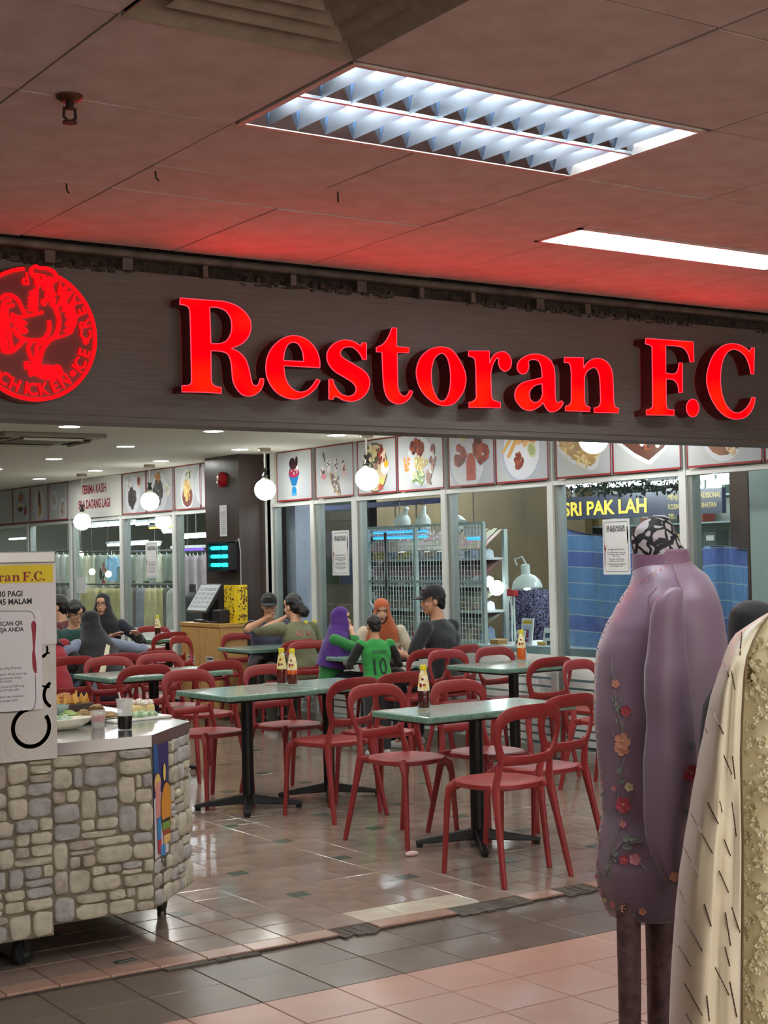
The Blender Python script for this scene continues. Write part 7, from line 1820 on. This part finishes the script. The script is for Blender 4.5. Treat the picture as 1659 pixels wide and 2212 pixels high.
for q, s, c_ in ((A_(280, 1565), 10, 'peach'), (A_(365, 1800), 12, 'red'), (A_(338, 2060), 19, 'peach'), (B_(305, 55), 18, 'peach'), (B_(360, 360), 10, 'cream'), (B_(315, 500), 18, 'red'), (B_(315, 650), 8, 'pink'), (B_(320, 930), 11, 'red'), (B_(405, 925), 13, 'pink'), (B_(235, 1275), 8, 'pink'), (B_(330, 1310), 11, 'peach'), (B_(465, 1330), 9, 'peach'), (B_(175, 1240), 7, 'cream'), (B_(835, 250), 19, 'red'), (B_(712, 1060), 12, 'peach'), (B_(245, 370), 7, 'pink'), (B_(110, 1060), 6, 'pink')):
    flower(q[0], q[1], s, c_, rg.uniform(0, 1))
for q, s, a in ((A_(250, 1670), 14, 1.9), (A_(300, 1705), 16, 1.1), (A_(345, 1690), 11, .5), (A_(270, 1770), 13, 2.4), (A_(320, 1740), 16, .9), (A_(280, 1850), 14, 2.0), (A_(250, 1990), 9, 2.5), (A_(215, 1510), 8, 2.4), (A_(262, 1500), 8, 1.0), (B_(310, 200), 19, .8), (B_(290, 280), 17, 1.8), (B_(340, 300), 15, .4), (B_(370, 720), 24, .9), (B_(430, 760), 22, .1), (B_(380, 850), 22, -.4), (B_(330, 800), 18, 2.5), (B_(250, 840), 15, 1.2), (B_(230, 900), 16, 2.4), (B_(210, 950), 15, 1.2), (B_(195, 1010), 14, 2.3), (B_(280, 860), 16, .8), (B_(300, 1300), 9, .2), (B_(370, 1345), 11, -.2), (B_(420, 1360), 10, -.1), (A_(890, 1815), 9, 2.8), (A_(895, 2050), 17, 2.2), (A_(925, 2080), 14, 1.4), (B_(830, 10), 14, 2.4), (B_(850, 40), 12, 1.4), (B_(765, 545), 18, 2.7), (B_(800, 520), 14, 1.4), (B_(700, 1110), 9, 2.0)):
    leaf(q[0], q[1], s, a)
for pts in ([A_(245, 1350), A_(240, 1450), A_(272, 1550)], [A_(262, 1620), A_(290, 1780), A_(330, 1950), A_(335, 2050)], [A_(350, 1830), A_(340, 1960)], [B_(320, 130), B_(280, 330), B_(250, 600), B_(215, 860), B_(168, 1100)], [B_(300, 600), B_(240, 820), B_(180, 1060)], [B_(330, 760), B_(250, 860), B_(190, 1030)], [B_(360, 800), B_(480, 790)], [B_(430, 940), B_(470, 990), B_(500, 1012)], [B_(690, 570), B_(740, 600), B_(800, 600)], [A_(330, 750), A_(310, 830)]): stem(pts, 1.2)
for k in range(74):                                          # raised edging down the front
    y = 1245+ (1790-1245)*k/73; xl = interp(tun, y)[0]
    px = xl+rg.uniform(2.5, 6 if y < 1400 else 10); cc = rg.choice(('silver', 'leaf', 'pink', 'peach', 'silver'))
    leaf(px, y, rg.uniform(4, 8), rg.uniform(0, 6.3), cc)
for k in range(26):
    y = 1800+160*k/25; xl = interp(tun, y)[0]; leaf(xl+rg.uniform(2, 7), y, rg.uniform(4, 8), rg.uniform(0, 6.3), rg.choice(('gold', 'pink', 'leaf')))
for k in range(14):                                          # beads over the shoulder yoke
    f = k/13; leaf(1385+58*f, 1262-46*f+rg.uniform(-2, 2), 6, rg.uniform(0, 6), rg.choice(('silver', 'pink', 'peach')))
c, N = hitpx(bv, 1341, 1289)
if c is not None:
    mb = MB(); mb.ell(c-o1-ray(1341, 1289).normalized()*.004, (.009, .009, .011), 10, 8); mb.ell(c-o1+Vector((0, 0, -.016))-ray(1341, 1289).normalized()*.004, .006, 8, 6); mb.build('brooch', M('brooch_dark', (60, 60, 62), .25, .7), t, 180)
stem([(1419, 1268), (1400, 1290), (1404, 1320)], .8, 'dull'); stem([(1452, 1217), (1462, 1250), (1472, 1272)], 1.6, 'dull')
# ---- black headscarf bust behind
D3 = 4.0; b3 = dep(1630, 1500, D3); o3 = Vector((b3.x, b3.y, 0))
t = thing('mannequin', 'mannequin in a plain black headscarf and black robe behind the cream shawl', 'mannequin', o3)
blackm = M('scarf_black', (14, 14, 16), .75, sheen=.15, bump=(10, .3))
fy3 = floor_y(1630, D3)
loft(dense([(1297, 1612, 1640), (1300, 1600, 1652), (1308, 1588, 1666), (1322, 1578, 1678), (1350, 1573, 1686), (1390, 1573, 1690), (1430, 1576, 1696), (1460, 1574, 1704)], 20), D3, .95, o3, 32, None).build('headscarf', blackm, t, 180)
loft(dense([(1440, 1580, 1700), (1470, 1550, 1725), (1510, 1520, 1745), (1600, 1510, 1750), (1900, 1500, 1755), (fy3, 1480, 1775)], 24), D3, .62, o3, 36, lambda th, v, y: .03*math.sin(6*th)*v).build('robe', blackm, t, 180)
# ---- cream dress with a shawl
D2_ = 3.0; b2 = dep(1720, 1600, D2_); o2 = Vector((b2.x, b2.y, 0))
t = thing('mannequin', 'mannequin in a cream lace dress under a cream shawl with beaded slanting lines', 'mannequin', o2)
lacec = M('lace_cream', (252, 246, 214), .6, var=(14, (246, 238, 200), .4), bump=(50, .15), sheen=.2)
fy2 = floor_y(1720, D2_)
dress = loft(dense([(1300, 1690, 1760), (1330, 1650, 1800), (1360, 1620, 1830), (1420, 1598, 1850), (1700, 1594, 1850), (2212, 1588, 1860), (fy2, 1570, 1880)], 40), D2_, .7, o2, 56, lambda th, v, y: .02*math.sin(8*th+1)*min(1, v*3)).build('dress', lacec, t, 180)
Lr = [(1318, 1668), (1323, 1659), (1338, 1635), (1353, 1612), (1371, 1586), (1396, 1571), (1424, 1562), (1460, 1549), (1510, 1533), (1574, 1521), (1640, 1507), (1733, 1491), (1824, 1476), (1890, 1466), (1973, 1458), (2070, 1451), (2126, 1448), (2212, 1445), (2500, 1432)]
Or = [(1318, 1672), (1340, 1652), (1363, 1636), (1394, 1622), (1419, 1613), (1460, 1607), (1561, 1602), (1640, 1600), (1738, 1602), (1821, 1604), (2212, 1602), (2500, 1600)]
Rr_ = [(1318, 1670), (1360, 1628), (1400, 1600), (1447, 1578), (1510, 1570), (1640, 1561), (1738, 1555), (1877, 1545), (2070, 1537), (2212, 1532), (2500, 1520)]
shawl_m = M('shawl_cream', (232, 224, 196), .42, sheen=.4, var=(5, (222, 212, 184), .3), bump=(4, .2))
mb = MB(); rows = []; NR = 70
for r in range(NR+1):
    y = 1318+(2500-1318)*r/NR; L, O, Rg = interp(Lr, y)[0], interp(Or, y)[0], interp(Rr_, y)[0]
    f = min(1, (y-1318)/110.0); w1 = .012*math.sin(y*.011); sp = lambda a: O+(Rg-O)*a; so_ = lambda a: Rg+(L-Rg)*a
    pts = [(O, -.125), (sp(.12), -.135), (sp(.3), -.128+w1), (sp(.5), -.143), (sp(.72), -.130-w1), (sp(.93), -.135), (sp(1.0), -.168), (so_(.06), -.172), (so_(.25), -.162+w1*.6), (so_(.45), -.150-w1*.5), (so_(.65), -.118), (so_(.82), -.075), (so_(.94), -.025), (so_(1.0), .035), (so_(.97), .09), (so_(.8), .14), (so_(.3), .19), (O+40, .21)]
    rows.append([dep(px, y, D2_+d*(.35+.65*f))-o2 for px, d in pts])
k = len(rows[0]); mb.add([p for r in rows for p in r], [(r*k+j, r*k+j+1, (r+1)*k+j+1, (r+1)*k+j) for r in range(NR) for j in range(k-1)])
shawl = mb.build('shawl', shawl_m, t, 180); so = shawl.modifiers.new('solid', 'SOLIDIFY'); so.thickness = .0025
bv = bvh_of([shawl], o2); bead = M('bead_brown', (70, 54, 38), .4, .2)
def bead_line(a, b, r=.0013, name='bead_line'):
    P = []
    for i in range(15):
        c, N = hitpx(bv, a[0]+(b[0]-a[0])*i/14, a[1]+(b[1]-a[1])*i/14)
        if c is not None: P.append(c-ray(*a).normalized()*.0022-o2)
    if len(P) > 3: mb = MB(); mb.tube(P, [r*(1 if i % 2 else .7) for i in range(len(P))], 5); mb.build(name, bead, t)
for a, b in ((B_(840, 565), B_(1010, 880)), (B_(782, 822), B_(900, 1055)), (B_(970, 480), B_(1055, 650)), (B_(750, 1160), B_(800, 1260)), (B_(790, 1395), B_(930, 1640)), (B_(745, 1600), B_(840, 1765)), (B_(790, 1895), B_(930, 2145)), (B_(800, 2130), B_(845, 2205)), (B_(945, 1275), B_(1000, 1450)), (B_(1095, 110), B_(1160, 260)), (B_(1100, 770), B_(1150, 900)), (B_(1060, 1015), B_(1135, 1185)), (B_(1165, 120), B_(1185, 300)), (B_(1160, 480), B_(1195, 750)), (B_(1110, 1340), B_(1150, 1600)), (B_(1160, 1300), B_(1225, 1500)), (B_(1105, 1610), B_(1145, 1760)), (B_(1030, 1770), B_(1140, 1990)), (B_(1145, 1880), B_(1200, 2160)), (A_(1352, 1125), A_(1338, 1325)), (A_(1198, 1372), A_(1245, 1510)), (A_(1262, 1455), A_(1295, 1620)), (A_(1092, 1772), A_(1198, 1998)), (A_(1037, 1942), A_(1060, 1990)), (B_(1065, 470), B_(1085, 560)), (B_(965, 1990), B_(985, 2190))): bead_line(a, b)
P = []
for r in range(0, NR+1):
    P.append(rows[r][0]-HY*.003)
mb = MB(); mb.tube(P, .0024, 5); mb.build('beaded_border', M('border_brown', (110, 90, 60), .5), t)
bv2 = bvh_of([dress], o2); mb = MB(); rg = random.Random(21)
for k in range(150):                                         # raised lace petals
    px, py = rg.uniform(1606, 1690), 1372+(2212-1372)*k/149+rg.uniform(-8, 8)
    c, N = hitpx(bv2, px, py)
    if c is None: continue
    U, V = frame(N); R_ = rg.uniform(9, 17)*D2_/F; a0 = rg.uniform(0, 6.3)
    for j in range(rg.choice((3, 4, 5))):
        a = a0+j*.75; petal(mb, c+N*.002-o2, U*math.cos(a)+V*math.sin(a), V*math.cos(a)-U*math.sin(a), N, R_*rg.uniform(.8, 1.2), R_*.34, .0045)
tag(mb.build('lace_petals', M('lace_petal', (246, 240, 206), .55, sheen=.3), t, 180), kind='stuff')
mb = MB()
for k in range(60):
    px, py = rg.gauss(1624, 6), rg.gauss(1447, 14); c, N = hitpx(bv2, px, py)
    if c is not None: mb.ell(c+N*.003-o2, rg.uniform(.001, .0024), 6, 4)
tag(mb.build('sequin_cluster', M('sequin', (150, 140, 110), .2, .8), t), kind='stuff')
for o in list(COL.objects):                                  # parts inherit nothing but their place
    pass
